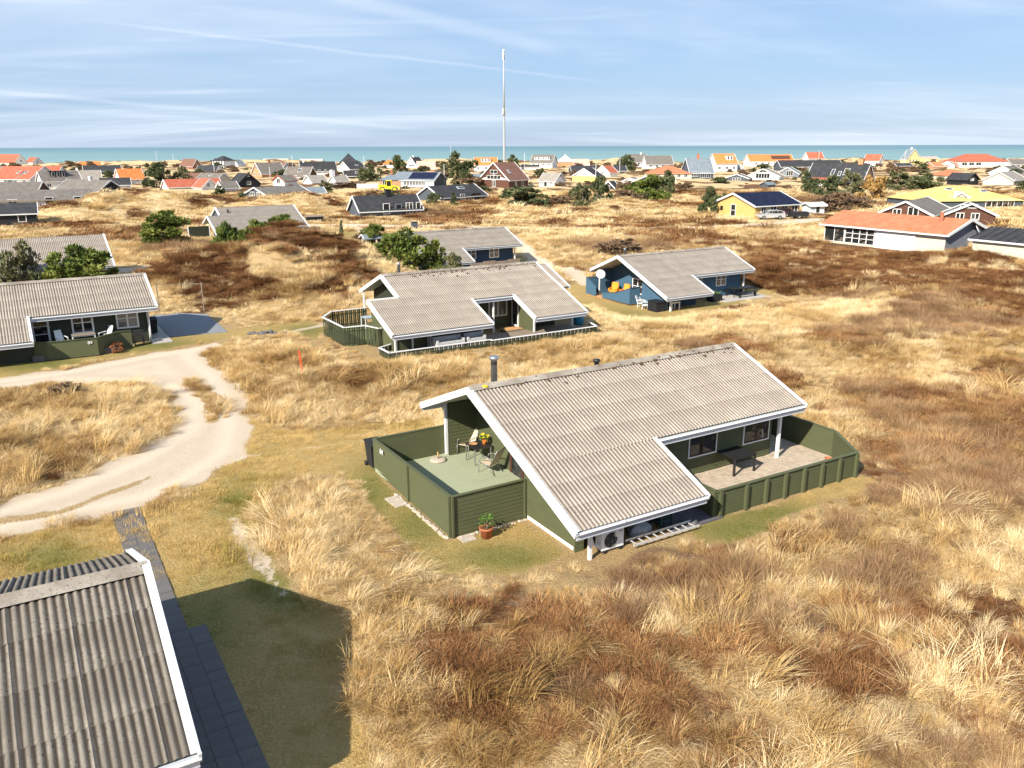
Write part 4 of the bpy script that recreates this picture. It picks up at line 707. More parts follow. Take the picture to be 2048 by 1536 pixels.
window(OH, (16.3, .02), math.pi, .0, 3.0, 1.9, 2, 1, 'white_paint', 'window_glass', .08, .05); window(OH, (13.2, .02), math.pi, .0, 4.2, 1.9, 4, 3, 'white_paint', 'window_glass', .08, .06)
o = MB().box(3.6, 8.8, .02, .12, -.3, 1.95).build('sliding_screen', 'white_paint', OH); MB().box(3.6, 8.8, .12, .14, .9, .95).box(3.6, 8.8, .12, .14, 1.35, 1.40).build('screen_slats', 'white_panels', o)
MB().lathe([(.22, 0), (.22, 1.1), (.02, 1.12)], (2.6, -2.9, 3.2), 10).build('chimney', 'brick_red', OH); dsh = MB().lathe([(0, 0), (.4, .04), (.75, .16), (.77, .17), (.0, .05)], (0, 0, 0), 18).build('satellite_dish', 'white_panels', OH, True, (-.5, -5.2, 2.3), (R(60), 0, R(-70)))
x_, y_ = xy(89.9, 55.0); VPADS.append((x_ + 2 - 5, y_ + 9, 9, 10))
AX = empty('annex', (*xy(89.3, 41.5), .2), ANG + math.pi / 2, None, 'grey ribbed roof annex with cream wall at the right edge', 'house')
rf_ = MB().slab([(-1, .3, 2.0), (10.4, .3, 2.0), (10.4, -3.8, 3.1), (-1, -3.8, 3.1)], .12).slab([(-1, -3.8, 3.1), (10.4, -3.8, 3.1), (10.4, -8, 2.0), (-1, -8, 2.0)], .12).build('roof', 'roof_felt_dark', AX); mb = MB()
for i in range(12): MB().beam((-.7 + i, .3, 2.06), (-.7 + i, -3.8, 3.16), .05, .06).build('roof_seam', 'roof_felt_dark', rf_)
MB().poly([(-.6, 0, -1), (10, 0, -1), (10, 0, 2.0), (-.6, 0, 2.0)]).build('wall', 'cream_wall', AX); MB().poly([(-.6, 0, -1), (-.6, 0, 2.0), (-.6, -3.8, 3.0), (-.6, -7.6, 2.0), (-.6, -7.6, -1)]).build('gable_wall', 'cream_wall', AX); MB().poly([(10, 0, -1), (10, 0, 2.0), (10, -3.8, 3.0), (10, -7.6, 2.0), (10, -7.6, -1)]).build('gable_wall', 'cream_wall', AX)
MB().box(-1, 10.4, .31, .41, 1.82, 2.0).build('gutter', 'white_paint', AX); MB().box(1.2, 2.1, .02, .06, .9, 1.5).build('sign_board', 'white_paint', AX); downpipe(AX, [(.4, .4, 1.85), (.4, .1, 1.6), (.4, .1, -.5)], .07)
# ================================================================== ground sheet
def straw_ground():
    m, t, b = newmat('dune_ground_cover')
    g = t.add('ShaderNodeNewGeometry'); P = g.outputs['Position']
    a = t.add('ShaderNodeAttribute', attribute_name='cover'); s = t.add('ShaderNodeSeparateColor'); t.l.new(a.outputs['Color'], s.inputs[0])
    road, lawn, heath = s.outputs; a2 = t.add('ShaderNodeAttribute', attribute_name='cover2'); s2 = t.add('ShaderNodeSeparateColor'); t.l.new(a2.outputs['Color'], s2.inputs[0])
    green, brush, far = s2.outputs
    nm = t.noise(P, 2.0, 3, .65); nf = t.noise(P, 13, 3, .7); ng = t.noise(P, 60, 1, .7)
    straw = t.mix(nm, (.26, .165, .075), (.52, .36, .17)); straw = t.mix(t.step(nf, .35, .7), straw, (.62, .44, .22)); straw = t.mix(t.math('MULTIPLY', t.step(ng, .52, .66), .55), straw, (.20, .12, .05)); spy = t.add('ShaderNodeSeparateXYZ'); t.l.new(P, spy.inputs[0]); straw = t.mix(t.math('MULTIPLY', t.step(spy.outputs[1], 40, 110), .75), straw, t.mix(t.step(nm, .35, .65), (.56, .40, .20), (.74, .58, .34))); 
    hea = t.mix(t.step(nf, .35, .7), (.10, .05, .026), (.27, .145, .07)); hea = t.mix(t.math('MULTIPLY', t.step(nm, .55, .72), .6), hea, (.42, .30, .15))
    bru = t.mix(t.step(nf, .35, .7), (.17, .10, .055), (.38, .25, .135))
    lg = t.mix(t.step(nf, .3, .75), (.13, .155, .03), (.27, .25, .07)); ly = t.mix(t.step(nf, .3, .75), (.46, .305, .105), (.66, .47, .20))
    lw = t.mix(t.math('ADD', t.math('MULTIPLY', green, .9), t.math('MULTIPLY', t.step(nm, .52, .72), .25), clamp=True), ly, lg); lw = t.mix(t.math('MULTIPLY', t.step(ng, .55, .72), .6), lw, (.60, .46, .24)); lw = t.mix(t.math('MULTIPLY', t.step(ng, .46, .34), .6), lw, (.16, .12, .04))
    sand = t.mix(nm, (.56, .43, .295), (.70, .565, .415)); sand = t.mix(t.math('MULTIPLY', far, .75), sand, (.80, .67, .51)); sand = t.mix(t.math('MULTIPLY', t.step(ng, .5, .66), .8), sand, (.84, .75, .62)); sand = t.mix(t.math('MULTIPLY', t.step(ng, .44, .34), .6), sand, (.38, .29, .19)); sand = t.mix(t.math('MULTIPLY', t.step(nf, .56, .74), t.math('SUBTRACT', .6, t.math('MULTIPLY', far, .45))), sand, (.36, .265, .15))
    thr = t.math('ADD', t.math('MULTIPLY', t.math('SUBTRACT', nf, .5), .9), t.math('MULTIPLY', t.math('SUBTRACT', nm, .5), .5))
    def edge(v, lo=.35, hi=.65): return t.step(t.math('ADD', v, thr), lo, hi)
    c = t.mix(edge(heath), straw, hea); c = t.mix(edge(brush), c, bru); c = t.mix(edge(lawn, .3, .6), c, lw); c = t.mix(edge(road, .38, .62), c, sand)
    t.l.new(c, b.inputs['Base Color']); b.inputs['Roughness'].default_value = .95; b.inputs['Specular IOR Level'].default_value = .1
    hgt = t.math('ADD', t.math('MULTIPLY', nf, t.math('SUBTRACT', 1.25, road)), t.math('MULTIPLY', ng, .35))
    bp = t.add('ShaderNodeBump', inp={'Strength': 1.0, 'Distance': .12}); t.l.new(hgt, bp.inputs['Height']); t.l.new(bp.outputs[0], b.inputs['Normal'])
    return m
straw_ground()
ys = [-14.0]
while ys[-1] < 735: ys.append(ys[-1] + max(.30, .0085 * ys[-1]))
ys = np.array(ys); NC = 380
cs = np.linspace(-1, 1, NC); X = cs[None, :] * (30 + .86 * np.maximum(ys, 0))[:, None]; Y = np.repeat(ys[:, None], NC, 1)
Z = height(X, Y); rd, lw_, gr_, he_, br_ = cover(X, Y)
NR = len(ys); V = np.stack([X, Y, Z], -1).reshape(-1, 3)
idx = np.arange(NR * NC).reshape(NR, NC)
F = np.stack([idx[:-1, :-1], idx[:-1, 1:], idx[1:, 1:], idx[1:, :-1]], -1).reshape(-1, 4)
rf = rd.reshape(-1)[F].mean(1)
c1_ = np.stack([rd, lw_, he_, np.ones_like(rd)], -1).reshape(-1, 4); c2_ = np.stack([gr_, br_, cover.rut, np.ones_like(rd)], -1).reshape(-1, 4)
def sheet(name, faces, kindlabel=None):
    used = np.unique(faces); re = np.full(len(V), -1); re[used] = np.arange(len(used))
    me = bpy.data.meshes.new(name); me.from_pydata(V[used].tolist(), [], re[faces].tolist())
    for nm_, arr in (('cover', c1_), ('cover2', c2_)):
        at_ = me.attributes.new(nm_, 'FLOAT_COLOR', 'POINT'); at_.data.foreach_set('color', arr[used].astype(np.float32).ravel())
    me.polygons.foreach_set('use_smooth', np.ones(len(me.polygons), bool)); me.materials.append(MATS['dune_ground_cover'])
    return tag(link(name, me), kind='structure')
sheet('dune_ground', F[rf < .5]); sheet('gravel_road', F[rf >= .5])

# sea
m, t, b = newmat('sea_water'); g = t.add('ShaderNodeNewGeometry'); sp = t.add('ShaderNodeSeparateXYZ'); t.l.new(g.outputs['Position'], sp.inputs[0])
n = t.noise(t.scale(g.outputs['Position'], (.002, .0035, 1)), 1, 4); n2 = t.noise(t.scale(g.outputs['Position'], (.0006, .004, 1)), 1, 3)
c = t.mix(t.step(n2, .3, .7), (.215, .325, .32), (.175, .285, .295)); deep = t.step(sp.outputs[1], 900, 6000); c = t.mix(t.math('MULTIPLY', deep, .85), c, (.125, .215, .26))
t.l.new(c, b.inputs['Base Color']); b.inputs['Roughness'].default_value = .55; b.inputs['Specular IOR Level'].default_value = .06
bp = t.add('ShaderNodeBump', inp={'Strength': .6, 'Distance': 2.0}); t.l.new(t.noise(t.scale(g.outputs['Position'], (.03, .09, 1)), 1, 4), bp.inputs['Height']); t.l.new(bp.outputs[0], b.inputs['Normal'])
o = MB().poly([(-60000, 690, -7.5), (60000, 690, -7.5), (60000, 60000, -7.5), (-60000, 60000, -7.5)]).build('sea', 'sea_water'); tag(o, kind='structure')
# ground behind and beside, reaching out under the horizon
o = MB().poly([(-6000, -3000, -9.6), (6000, -3000, -9.6), (6000, 760, -9.6), (-6000, 760, -9.6)]).build('terrain', 'dune_ground_cover'); tag(o, kind='structure')

# ================================================================== vegetation protos (grass, heather)
PROTO = bpy.data.collections.new('plant_prototypes')      # not linked to the scene: only instanced
def blade_mat(name, cols, transl=.25):
    m = bpy.data.materials.new(name); m.use_nodes = True; t = NT(m.node_tree); t.n.clear(); MATS[name] = m
    a = t.add('ShaderNodeAttribute', attribute_name='tint', attribute_type='INSTANCER'); v = t.add('ShaderNodeAttribute', attribute_name='bl')
    f = t.math('ADD', t.math('MULTIPLY', a.outputs['Fac'], .72), t.math('MULTIPLY', v.outputs['Fac'], .46), clamp=True)
    r = t.add('ShaderNodeValToRGB'); t.l.new(f, r.inputs[0]); e = r.color_ramp.elements
    while len(e) < len(cols): e.new(.5)
    for i, cc in enumerate(cols): e[i].position = i / (len(cols) - 1); e[i].color = (*cc, 1)
    d = t.add('ShaderNodeBsdfDiffuse'); tr = t.add('ShaderNodeBsdfTranslucent'); mx = t.add('ShaderNodeMixShader'); mx.inputs[0].default_value = transl
    t.l.new(r.outputs[0], d.inputs[0]); t.l.new(r.outputs[0], tr.inputs[0]); t.l.new(d.outputs[0], mx.inputs[1]); t.l.new(tr.outputs[0], mx.inputs[2])
    o = t.add('ShaderNodeOutputMaterial'); t.l.new(mx.outputs[0], o.inputs[0])
blade_mat('marram_blades', [(.22, .115, .043), (.43, .265, .10), (.65, .45, .20), (.88, .71, .43)])
blade_mat('heather_twigs', [(.13, .058, .026), (.24, .115, .05), (.38, .20, .085), (.58, .385, .18)], .15)
blade_mat('brushwood_twigs', [(.22, .125, .068), (.36, .225, .12), (.56, .38, .205)], .2)
blade_mat('lawn_blades', [(.10, .14, .02), (.27, .235, .055), (.52, .36, .125), (.68, .49, .22)], .25)
def tuft(name, matn, nb, rad, ln, wid, lean, comb=0.0, droop=.5, seg=3, seed=0):
    r = np.random.default_rng(seed); vs = []; fs = []; bl = []
    for i in range(nb):
        a = r.uniform(0, 2 * math.pi); q = rad * math.sqrt(r.uniform()); bx, by = q * math.cos(a), q * math.sin(a)
        da = a + r.normal(0, .7); dx, dy = math.cos(da), math.sin(da)
        dx = dx * (1 - comb) + comb; dy = dy * (1 - comb); k = math.hypot(dx, dy) + 1e-6
        L = ln * r.uniform(.55, 1.25); le = min(lean * r.uniform(.4, 1.4) * (.6 + .4 * k), .97); dx, dy = dx / k, dy / k
        sx, sy = -dy, dx; w0 = wid * r.uniform(.7, 1.3); c = r.uniform(); n0 = len(vs)
        tw = r.uniform(-.6, .6); sz = math.sin(tw); sx *= math.cos(tw); sy *= math.cos(tw)
        for k_ in range(seg + 1):
            tt = k_ / seg; hx = L * le * tt ** 1.35; hz = L * math.sqrt(max(1 - le * le, .03)) * (tt - droop * .5 * tt * tt) + .0
            wv = w0 * (1 - .85 * tt) * .5
            vs.append((bx + dx * hx - sx * wv, by + dy * hx - sy * wv, hz - sz * wv)); vs.append((bx + dx * hx + sx * wv, by + dy * hx + sy * wv, hz + sz * wv)); bl += [c, c]
        for k_ in range(seg): j = n0 + 2 * k_; fs.append((j, j + 1, j + 3, j + 2))
    me = bpy.data.meshes.new(name); me.from_pydata(vs, [], fs); at_ = me.attributes.new('bl', 'FLOAT', 'POINT'); at_.data.foreach_set('value', np.array(bl, np.float32))
    me.materials.append(MATS[matn]); return me
def patch(name, matn, nt, nb, prad, rad, ln, wid, lean, comb, droop, seg, seed):
    """several tufts that lean alike, as one prototype"""
    r = np.random.default_rng(seed); VS = []; FS = []; BL = []
    for i in range(nt):
        me = tuft(name, matn, nb, rad, ln * r.uniform(.75, 1.2), wid, lean, comb, droop, seg, seed * 31 + i)
        a = r.uniform(0, 6.28); q = prad * math.sqrt((i + r.uniform()) / nt); th = r.normal(0, .6); c, s_ = math.cos(th), math.sin(th); n0 = len(VS); tb = r.normal(-.1, .36)
        for v in me.vertices: VS.append((v.co.x * c - v.co.y * s_ + q * math.cos(a), v.co.x * s_ + v.co.y * c + q * math.sin(a), v.co.z - .02))
        FS += [tuple(n0 + k for k in p.vertices) for p in me.polygons]; BL += [d.value + tb for d in me.attributes['bl'].data]
        bpy.data.meshes.remove(me)
    me = bpy.data.meshes.new(name); me.from_pydata(VS, [], FS); at_ = me.attributes.new('bl', 'FLOAT', 'POINT'); at_.data.foreach_set('value', np.array(BL, np.float32))
    me.materials.append(MATS[matn]); return me
def proto_set(cname, meshes):
    c = bpy.data.collections.new(cname)
    for i, me in enumerate(meshes): c.objects.link(bpy.data.objects.new('%s_%02d' % (cname, i), me))
    return c
def scatter(name, coll, pts, rot, scl, tint, kind, label, cat):
    me = bpy.data.meshes.new(name); me.from_pydata(pts.tolist(), [], [])
    for nm_, ty, arr, f in (('rot', 'FLOAT_VECTOR', rot, 'vector'), ('scl', 'FLOAT_VECTOR', scl, 'vector'), ('tint', 'FLOAT', tint, 'value'), ('pick', 'INT', kind, 'value')):
        at_ = me.attributes.new(nm_, ty, 'POINT'); at_.data.foreach_set(f, np.ascontiguousarray(arr.astype(np.int32 if ty == 'INT' else np.float32)).ravel())
    o = link(name, me); ng = bpy.data.node_groups.new(name + '_scatter', 'GeometryNodeTree')
    ng.interface.new_socket('Geometry', in_out='INPUT', socket_type='NodeSocketGeometry'); ng.interface.new_socket('Geometry', in_out='OUTPUT', socket_type='NodeSocketGeometry')
    t = NT(ng); gi = t.add('NodeGroupInput'); go = t.add('NodeGroupOutput')
    ci = t.add('GeometryNodeCollectionInfo'); ci.inputs['Collection'].default_value = coll; ci.inputs['Separate Children'].default_value = True; ci.inputs['Reset Children'].default_value = True
    ip = t.add('GeometryNodeInstanceOnPoints'); t.l.new(gi.outputs[0], ip.inputs['Points']); t.l.new(ci.outputs[0], ip.inputs['Instance']); ip.inputs['Pick Instance'].default_value = True
    def na(nm_, ty): nd = t.add('GeometryNodeInputNamedAttribute'); nd.data_type = ty; nd.inputs[0].default_value = nm_; return nd.outputs[0]
    t.l.new(na('pick', 'INT'), ip.inputs['Instance Index']); er = t.add('FunctionNodeEulerToRotation'); t.l.new(na('rot', 'FLOAT_VECTOR'), er.inputs[0]); t.l.new(er.outputs[0], ip.inputs['Rotation'])
    t.l.new(na('scl', 'FLOAT_VECTOR'), ip.inputs['Scale']); t.l.new(ip.outputs[0], go.inputs[0])
    md = o.modifiers.new('scatter', 'NODES'); md.node_group = ng
    return tag(o, label, cat, kind='stuff')
MAR = proto_set('marram', [patch('marram_patch', 'marram_blades', 7, 46, .48, .15, .60, .0105, .70, .30 + .06 * i, .85, 3, 100 + i) for i in range(8)])
MARF = proto_set('marram_far', [tuft('marram_clump', 'marram_blades', 60, .55, .75, .045, .6, .3, .8, 2, 200 + i) for i in range(4)])
HEA = proto_set('heather', [patch('heather_patch', 'heather_twigs', 6, 90, .45, .20, .27, .011, .80, .0, .5, 2, 300 + i) for i in range(5)])
HEAF = proto_set('heather_far', [tuft('heather_clump', 'heather_twigs', 80, .75, .5, .05, .6, .0, .4, 2, 330 + i) for i in range(3)])
BRU = proto_set('brushwood', [patch('brushwood_patch', 'brushwood_twigs', 6, 75, .48, .22, .46, .0095, .72, .05, .3, 2, 360 + i) for i in range(4)])
LWN = proto_set('lawn', [tuft('lawn_tuft', 'lawn_blades', 190, .42, .085, .010, .6, .1, .4, 2, 390 + i) for i in range(3)])
NOGROW = [(13.0, 18.8, 17.15, 18.4), (10.4, 15.2, 21.2, 28.4), (13.2, 26.9, 18.0, 28.0), (12.9, 18.9, 17.9, 22), (-14, 2.0, 12.3, 21), (17.0, 33.2, 43.4, 54.4), (-14, 7.2, 53.6, 64.5), (7, 12.2, 56.4, 64.6), (46, 57.8, 51.5, 61.5), (37, 49.3, 78, 87.5), (24, 36, 113.5, 127), (-16, 7.2, 84.5, 96)]
def wedge(n, y0, y1, pw=1.0):
    yy = np.sqrt(rng.uniform(size=n) * (y1 ** 2 - y0 ** 2) + y0 ** 2); xx = rng.uniform(-1, 1, n) * (.70 * yy + 4); return xx, yy
def ok_points(x, y):
    u, v = uv(x, y); k = np.ones(len(x), bool)
    for r in NOGROW: k &= ~((u > r[0]) & (u < r[1]) & (v > r[2]) & (v < r[3]))
    for fx, fy, fw, fd in VPADS: k &= np.hypot((x - fx) / fw, (y - fy) / fd) > .72
    return k
def grow(n, y0, y1, kind):
    x, y = wedge(n, y0, y1); k = ok_points(x, y); x, y = x[k], y[k]; rd_, l_, g_, h_, b_ = cover(x, y)
    r = rng.uniform(size=len(x)); h2 = np.clip(h_ * .9, 0, 1); b2 = b_ * .85
    if kind == 'straw': p = (1 - sstep(rd_, .05, .3)) * (1 - sstep(l_, .3, .65)) * (1 - (.82 + .16 * sstep(y, 40, 60)) * h2) * (1 - .70 * b2); p = np.maximum(p, 0)
    elif kind == 'heath': p = sstep(h2, .25, .6) * (1 - rd_) * (1 - l_)
    elif kind == 'brush': p = sstep(b2, .25, .6) * (1 - rd_) * (1 - l_)
    else: p = sstep(l_, .35, .6) * (1 - sstep(rd_, .3, .6))
    k = r < p; x, y = x[k], y[k]; z = height(x, y); n_ = len(x)
    return x, y, z, n_, (rd_[k], l_[k], g_[k], h_[k], b_[k])
def put(name, coll, nk, sets, label, cat):
    P_, R_, S_, T_ = [], [], [], []
    for x, y, z, n_, cv, base, var, zs, mode, tb in sets:
        ang = (fbm(x / 4, y / 4, 61, 2) - .5) * 7 + rng.normal(0, .55, n_) if mode else rng.uniform(0, 6.28, n_)
        P_.append(np.stack([x, y, z - .015], -1)); R_.append(np.stack([rng.normal(0, .10, n_), rng.normal(0, .10, n_), ang], -1))
        uu, vv = uv(x, y); dd = np.full(n_, 9.0)
        for r_ in PADS: dd = np.minimum(dd, rect_d(uu, vv, r_[:4]))
        lowg = (.42 + .58 * sstep(dd, .2, 3.0)) * (1 - .45 * np.clip(cv[0] * 1.5 + cv[1], 0, 1))
        s = base * np.exp(rng.normal(0, var, n_)) * lowg; S_.append(np.stack([s, s, s * zs * rng.uniform(.75, 1.25, n_)], -1)); T_.append(tb)
    P_ = np.concatenate(P_); n_ = len(P_)
    return scatter(name, coll, P_, np.concatenate(R_), np.concatenate(S_), np.clip(np.concatenate(T_), 0, 1), rng.integers(0, nk, n_), label, cat)
def plant_all():
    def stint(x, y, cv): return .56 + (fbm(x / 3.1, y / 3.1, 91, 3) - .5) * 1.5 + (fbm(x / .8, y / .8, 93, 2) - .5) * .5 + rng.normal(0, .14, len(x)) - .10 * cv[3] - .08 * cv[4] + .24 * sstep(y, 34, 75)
    near = grow(int(17500 * DENS), 12, 66, 'straw'); mid = grow(int(9000 * DENS), 66, 125, 'straw'); far = grow(int(22000 * DENS), 110, 230, 'straw')
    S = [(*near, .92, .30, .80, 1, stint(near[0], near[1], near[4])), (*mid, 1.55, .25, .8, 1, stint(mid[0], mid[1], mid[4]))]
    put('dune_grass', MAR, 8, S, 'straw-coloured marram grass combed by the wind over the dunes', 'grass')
    far2 = grow(int(14000 * DENS), 60, 125, 'straw')
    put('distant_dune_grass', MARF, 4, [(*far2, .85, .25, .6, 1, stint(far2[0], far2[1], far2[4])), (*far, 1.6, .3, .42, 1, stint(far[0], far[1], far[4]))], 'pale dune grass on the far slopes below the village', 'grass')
    def ht(x, y): return .45 + (fbm(x / 2.0, y / 2.0, 95, 3) - .5) * 1.6 + rng.normal(0, .12, len(x))
    hn = grow(int(24000 * DENS), 12, 62, 'heath'); hm = grow(int(20000 * DENS), 62, 110, 'heath'); hf = grow(int(30000 * DENS), 105, 230, 'heath')
    put('heather', HEA, 5, [(*hn, 1.0, .3, 1.0, 0, ht(hn[0], hn[1]) - .12), (*hm, 1.5, .3, .9, 0, ht(hm[0], hm[1]) - .42)], 'dark brown winter heather growing in patches between the grass', 'heather')
    put('distant_heather', HEAF, 3, [(*hf, 1.3, .3, .6, 0, ht(hf[0], hf[1]) - .40)], 'brown heather mats on the far dunes', 'heather')
    bn = grow(int(20000 * DENS), 12, 75, 'brush'); bf = grow(int(20000 * DENS), 75, 190, 'brush')
    put('brushwood', BRU, 4, [(*bn, .95, .3, 1.0, 0, ht(bn[0], bn[1])), (*bf, 1.9, .3, .8, 0, ht(bf[0], bf[1]))], 'bare grey-brown low brushwood among the grass', 'shrubs')
    ln = grow(int(22000 * DENS), 12, 40, 'lawn'); lf = grow(int(9000 * DENS), 40, 75, 'lawn')
    lc = grow(int(5200 * DENS), 12, 40, 'lawn')
    def lt(x, y, cv): return 1.02 - .9 * cv[2] + (fbm(x / .9, y / .9, 97, 3) - .5) * 1.2 + (fbm(x / 3.5, y / 3.5, 98, 2) - .5) * 1.1
    put('lawn_grass', LWN, 3, [(*ln, 1.0, .35, 1.25, 0, lt(ln[0], ln[1], ln[4])), (*lf, 1.5, .3, .9, 0, lt(lf[0], lf[1], lf[4])), (*lc, .9, .4, 2.6, 0, lt(lc[0], lc[1], lc[4]) - .15)], 'short patchy lawn grass, half green and half withered', 'grass')
    sx, sy = wedge(620, 185, 560); kk = ok_points(sx, sy) & (fbm(sx / 18, sy / 18, 123, 3) > .47); sx, sy = sx[kk], sy[kk]; n_ = len(sx); P_ = np.stack([sx, sy, height(sx, sy) - .1], -1)
    s_ = rng.uniform(.7, 2.3, n_) * (.8 + sy / 600); scatter('village_scrub', SCRUB, P_, np.stack([np.zeros(n_), np.zeros(n_), rng.uniform(0, 6.28, n_)], -1), np.stack([s_ * 1.3, s_ * 1.3, s_ * rng.uniform(.5, .95, n_)], -1), rng.uniform(size=n_), rng.integers(1, 5, n_), 'low dark scrub and hedges between the village houses', 'scrub')
DENS = 1.0
# ================================================================== round the nearest house
deck = empty('porch_deck', (*xy(10.7, 21.55), 0), ANG, None, 'pale green painted porch deck behind the boarded fence of the nearest house', 'deck')
for i in range(3):
    for j in range(2):
        MB().box(i * 1.42 + .004, (i + 1) * 1.42 - .004, j * 3.24 + .004, (j + 1) * 3.24 - .004, -.2, .15 + random.uniform(-.002, .002)).build('deck_panel', 'deck_green', deck)
rail_fence('porch_fence', [(13.74, 28.08), (10.72, 28.08), (10.66, 21.5), (13.43, 21.5)], [1.30, 1.30, 1.40, 1.40], 'tall green boarded fence round the porch deck of the nearest house',
           posts=[(0, 0.99), (1, .5), (1, .995), (2, .01), (2, .98)], base=-.05, psz=.07)
def digits(txt, u, v, z, rz, size, zg=0, label='', parent_label=None):
    cu = bpy.data.curves.new('number', 'FONT'); cu.body = txt; cu.size = size; cu.extrude = .006; cu.offset = .004
    ob = bpy.data.objects.new('tmp', cu); dg = bpy.context.evaluated_depsgraph_get(); COL.objects.link(ob); dg.update(); me = bpy.data.meshes.new_from_object(ob.evaluated_get(dg)); COL.objects.unlink(ob); bpy.data.objects.remove(ob)
    me.materials.append(MATS['white_paint']); o = link('house_number', me, None, (*xy(u, v), z + zg), (math.pi / 2, 0, rz)); return tag(o, label, 'house number')
digits('64', 10.615, 27.25, 1.02, ANG - math.pi / 2, .30, label='white number 64 screwed to the far end of the porch fence of the nearest house')
# terrace on the right
mb = MB(); rr = random.Random(3)
for i in range(27):
    for j in range(27):
        x = 18.9 + i * .30 + (.15 if j % 2 else 0); y = 18.28 + j * .20
        if x + .29 > 26.74 or y > 23.5 or (x < 24.75 and y > 21.35): continue
        if y < 18.02 + (x - 25.9) * 1.95: continue
        mb.box(x, x + .286, y, y + .186, .02, .10 + rr.uniform(-.006, .006))
mb.slab([(18.9, 18.26, .088), (25.9, 18.2, .088), (26.72, 19.82, .088), (26.72, 23.55, .088), (24.7, 23.55, .088), (24.7, 21.4, .088), (18.9, 21.4, .088)], .05)
me = mb.mesh('terrace_paving', 'brick_paving')
me.transform(Matrix.Rotation(ANG, 4, 'Z')); tag(link('terrace_paving', me), kind='structure')
mb = MB()
for i in range(11):
    for j in range(7):
        mb.box(16.9 + i * .2, 17.09 + i * .2, 18.05 + j * .2, 18.24 + j * .2, -.05, .055 + rr.uniform(-.004, .004))
me = mb.mesh('shaded_paving', 'dark_paving'); me.transform(Matrix.Rotation(ANG, 4, 'Z')); tag(link('shaded_paving', me), kind='structure')
rail_fence('terrace_fence', [(18.85, 19.1), (18.85, 18.2), (25.92, 18.14), (26.75, 19.8), (26.75, 23.6), (24.9, 23.6)], [.95, .95, .95, 1.15, 1.15, 1.15], 'green boarded fence with outer posts round the brick terrace of the nearest house',
           posts=[(0, .05), (0, .95), (1, .02)] + [(1, .055 + .94 * i / 7) for i in range(1, 8)] + [(2, .97)], base=-.05, psz=.11, capw=.14)
# furniture helpers
def at_uv(name, u, v, z, rz, label, cat, group=None): return empty(name, (*xy(u, v), z), ANG + rz, None, label, cat, group)
def square_table(name, u, v, z, rz, lx, ly, h, label, top='black_metal', leg='black_metal', th=.03, lw=.05, inset=.02, group=None):
    T = at_uv(name, u, v, z, rz, label, 'table', group)
    MB().box(-lx / 2, lx / 2, -ly / 2, ly / 2, h - th, h).build('tabletop', top, T)
    MB().box(-lx / 2 + .04, lx / 2 - .04, -ly / 2 + .04, -ly / 2 + .07, h - th - .06, h - th).box(-lx / 2 + .04, lx / 2 - .04, ly / 2 - .07, ly / 2 - .04, h - th - .06, h - th).build('apron', leg, T)
    me = MB().box(-lw / 2, lw / 2, -lw / 2, lw / 2, 0, h - th).mesh('leg', leg)
    for sx in (-1, 1):
        for sy in (-1, 1): link('leg', me, T, (sx * (lx / 2 - lw / 2 - inset), sy * (ly / 2 - lw / 2 - inset), 0))
    return T
def sling_chair(u, v, z, rz, label, fab='beige_fabric', fr='grey_metal'):
    C_ = at_uv('garden_chair', u, v, z, rz, label, 'chair', 'sling chairs on the porch deck')
    # faces -y ; seat slopes back
    prof = [(-.27, .43), (.18, .36), (.52, 1.02)]
    mb = MB()
    for (a, b), (c, d) in zip(prof[:-1], prof[1:]): mb.slab([(-.24, a, b), (.24, a, b), (.24, c, d), (-.24, c, d)], .014)
    mb.build('sling', fab, C_)
    for s in (-1, 1):
        x = s * .27; mb = MB()
        mb.tube((x, -.27, .43), (x, .18, .36), .015, 6).tube((x, .18, .36), (x, .53, 1.03), .015, 6); mb.build('side_rail', fr, C_, True)
        MB().tube((x, -.33, 0), (x, -.30, .45), .014, 6).tube((x, -.30, .45), (x, -.24, .60), .014, 6).build('leg', fr, C_, True)
        MB().tube((x, -.1, .40), (x, .42, 0), .014, 6).tube((x, .10, .39), (x, -.0, 0.36), .012, 6).build('leg', fr, C_, True)
        mb = MB(); mb.tube((x, -.24, .60), (x, -.12, .655), .018, 6).tube((x, -.12, .655), (x, .18, .655), .018, 6).tube((x, .18, .655), (x, .30, .60), .018, 6); mb.build('armrest', fr, C_, True)
    MB().tube((-.27, .53, 1.03), (.27, .53, 1.03), .015, 6).build('top_rail', fr, C_, True)
    return C_
sling_chair(14.45, 27.55, .15, R(-62), 'beige sling chair with its back to the porch corner, beside the flower pot table')
sling_chair(14.25, 25.35, .15, R(-155), 'beige sling chair at the near side of the porch table, turned to the house wall')
T = square_table('porch_table', 14.42, 26.55, .15, 0, .78, .78, .71, 'small square metal table with a dark glass top between the two sling chairs', 'black_metal', 'grey_metal', .02, .035)
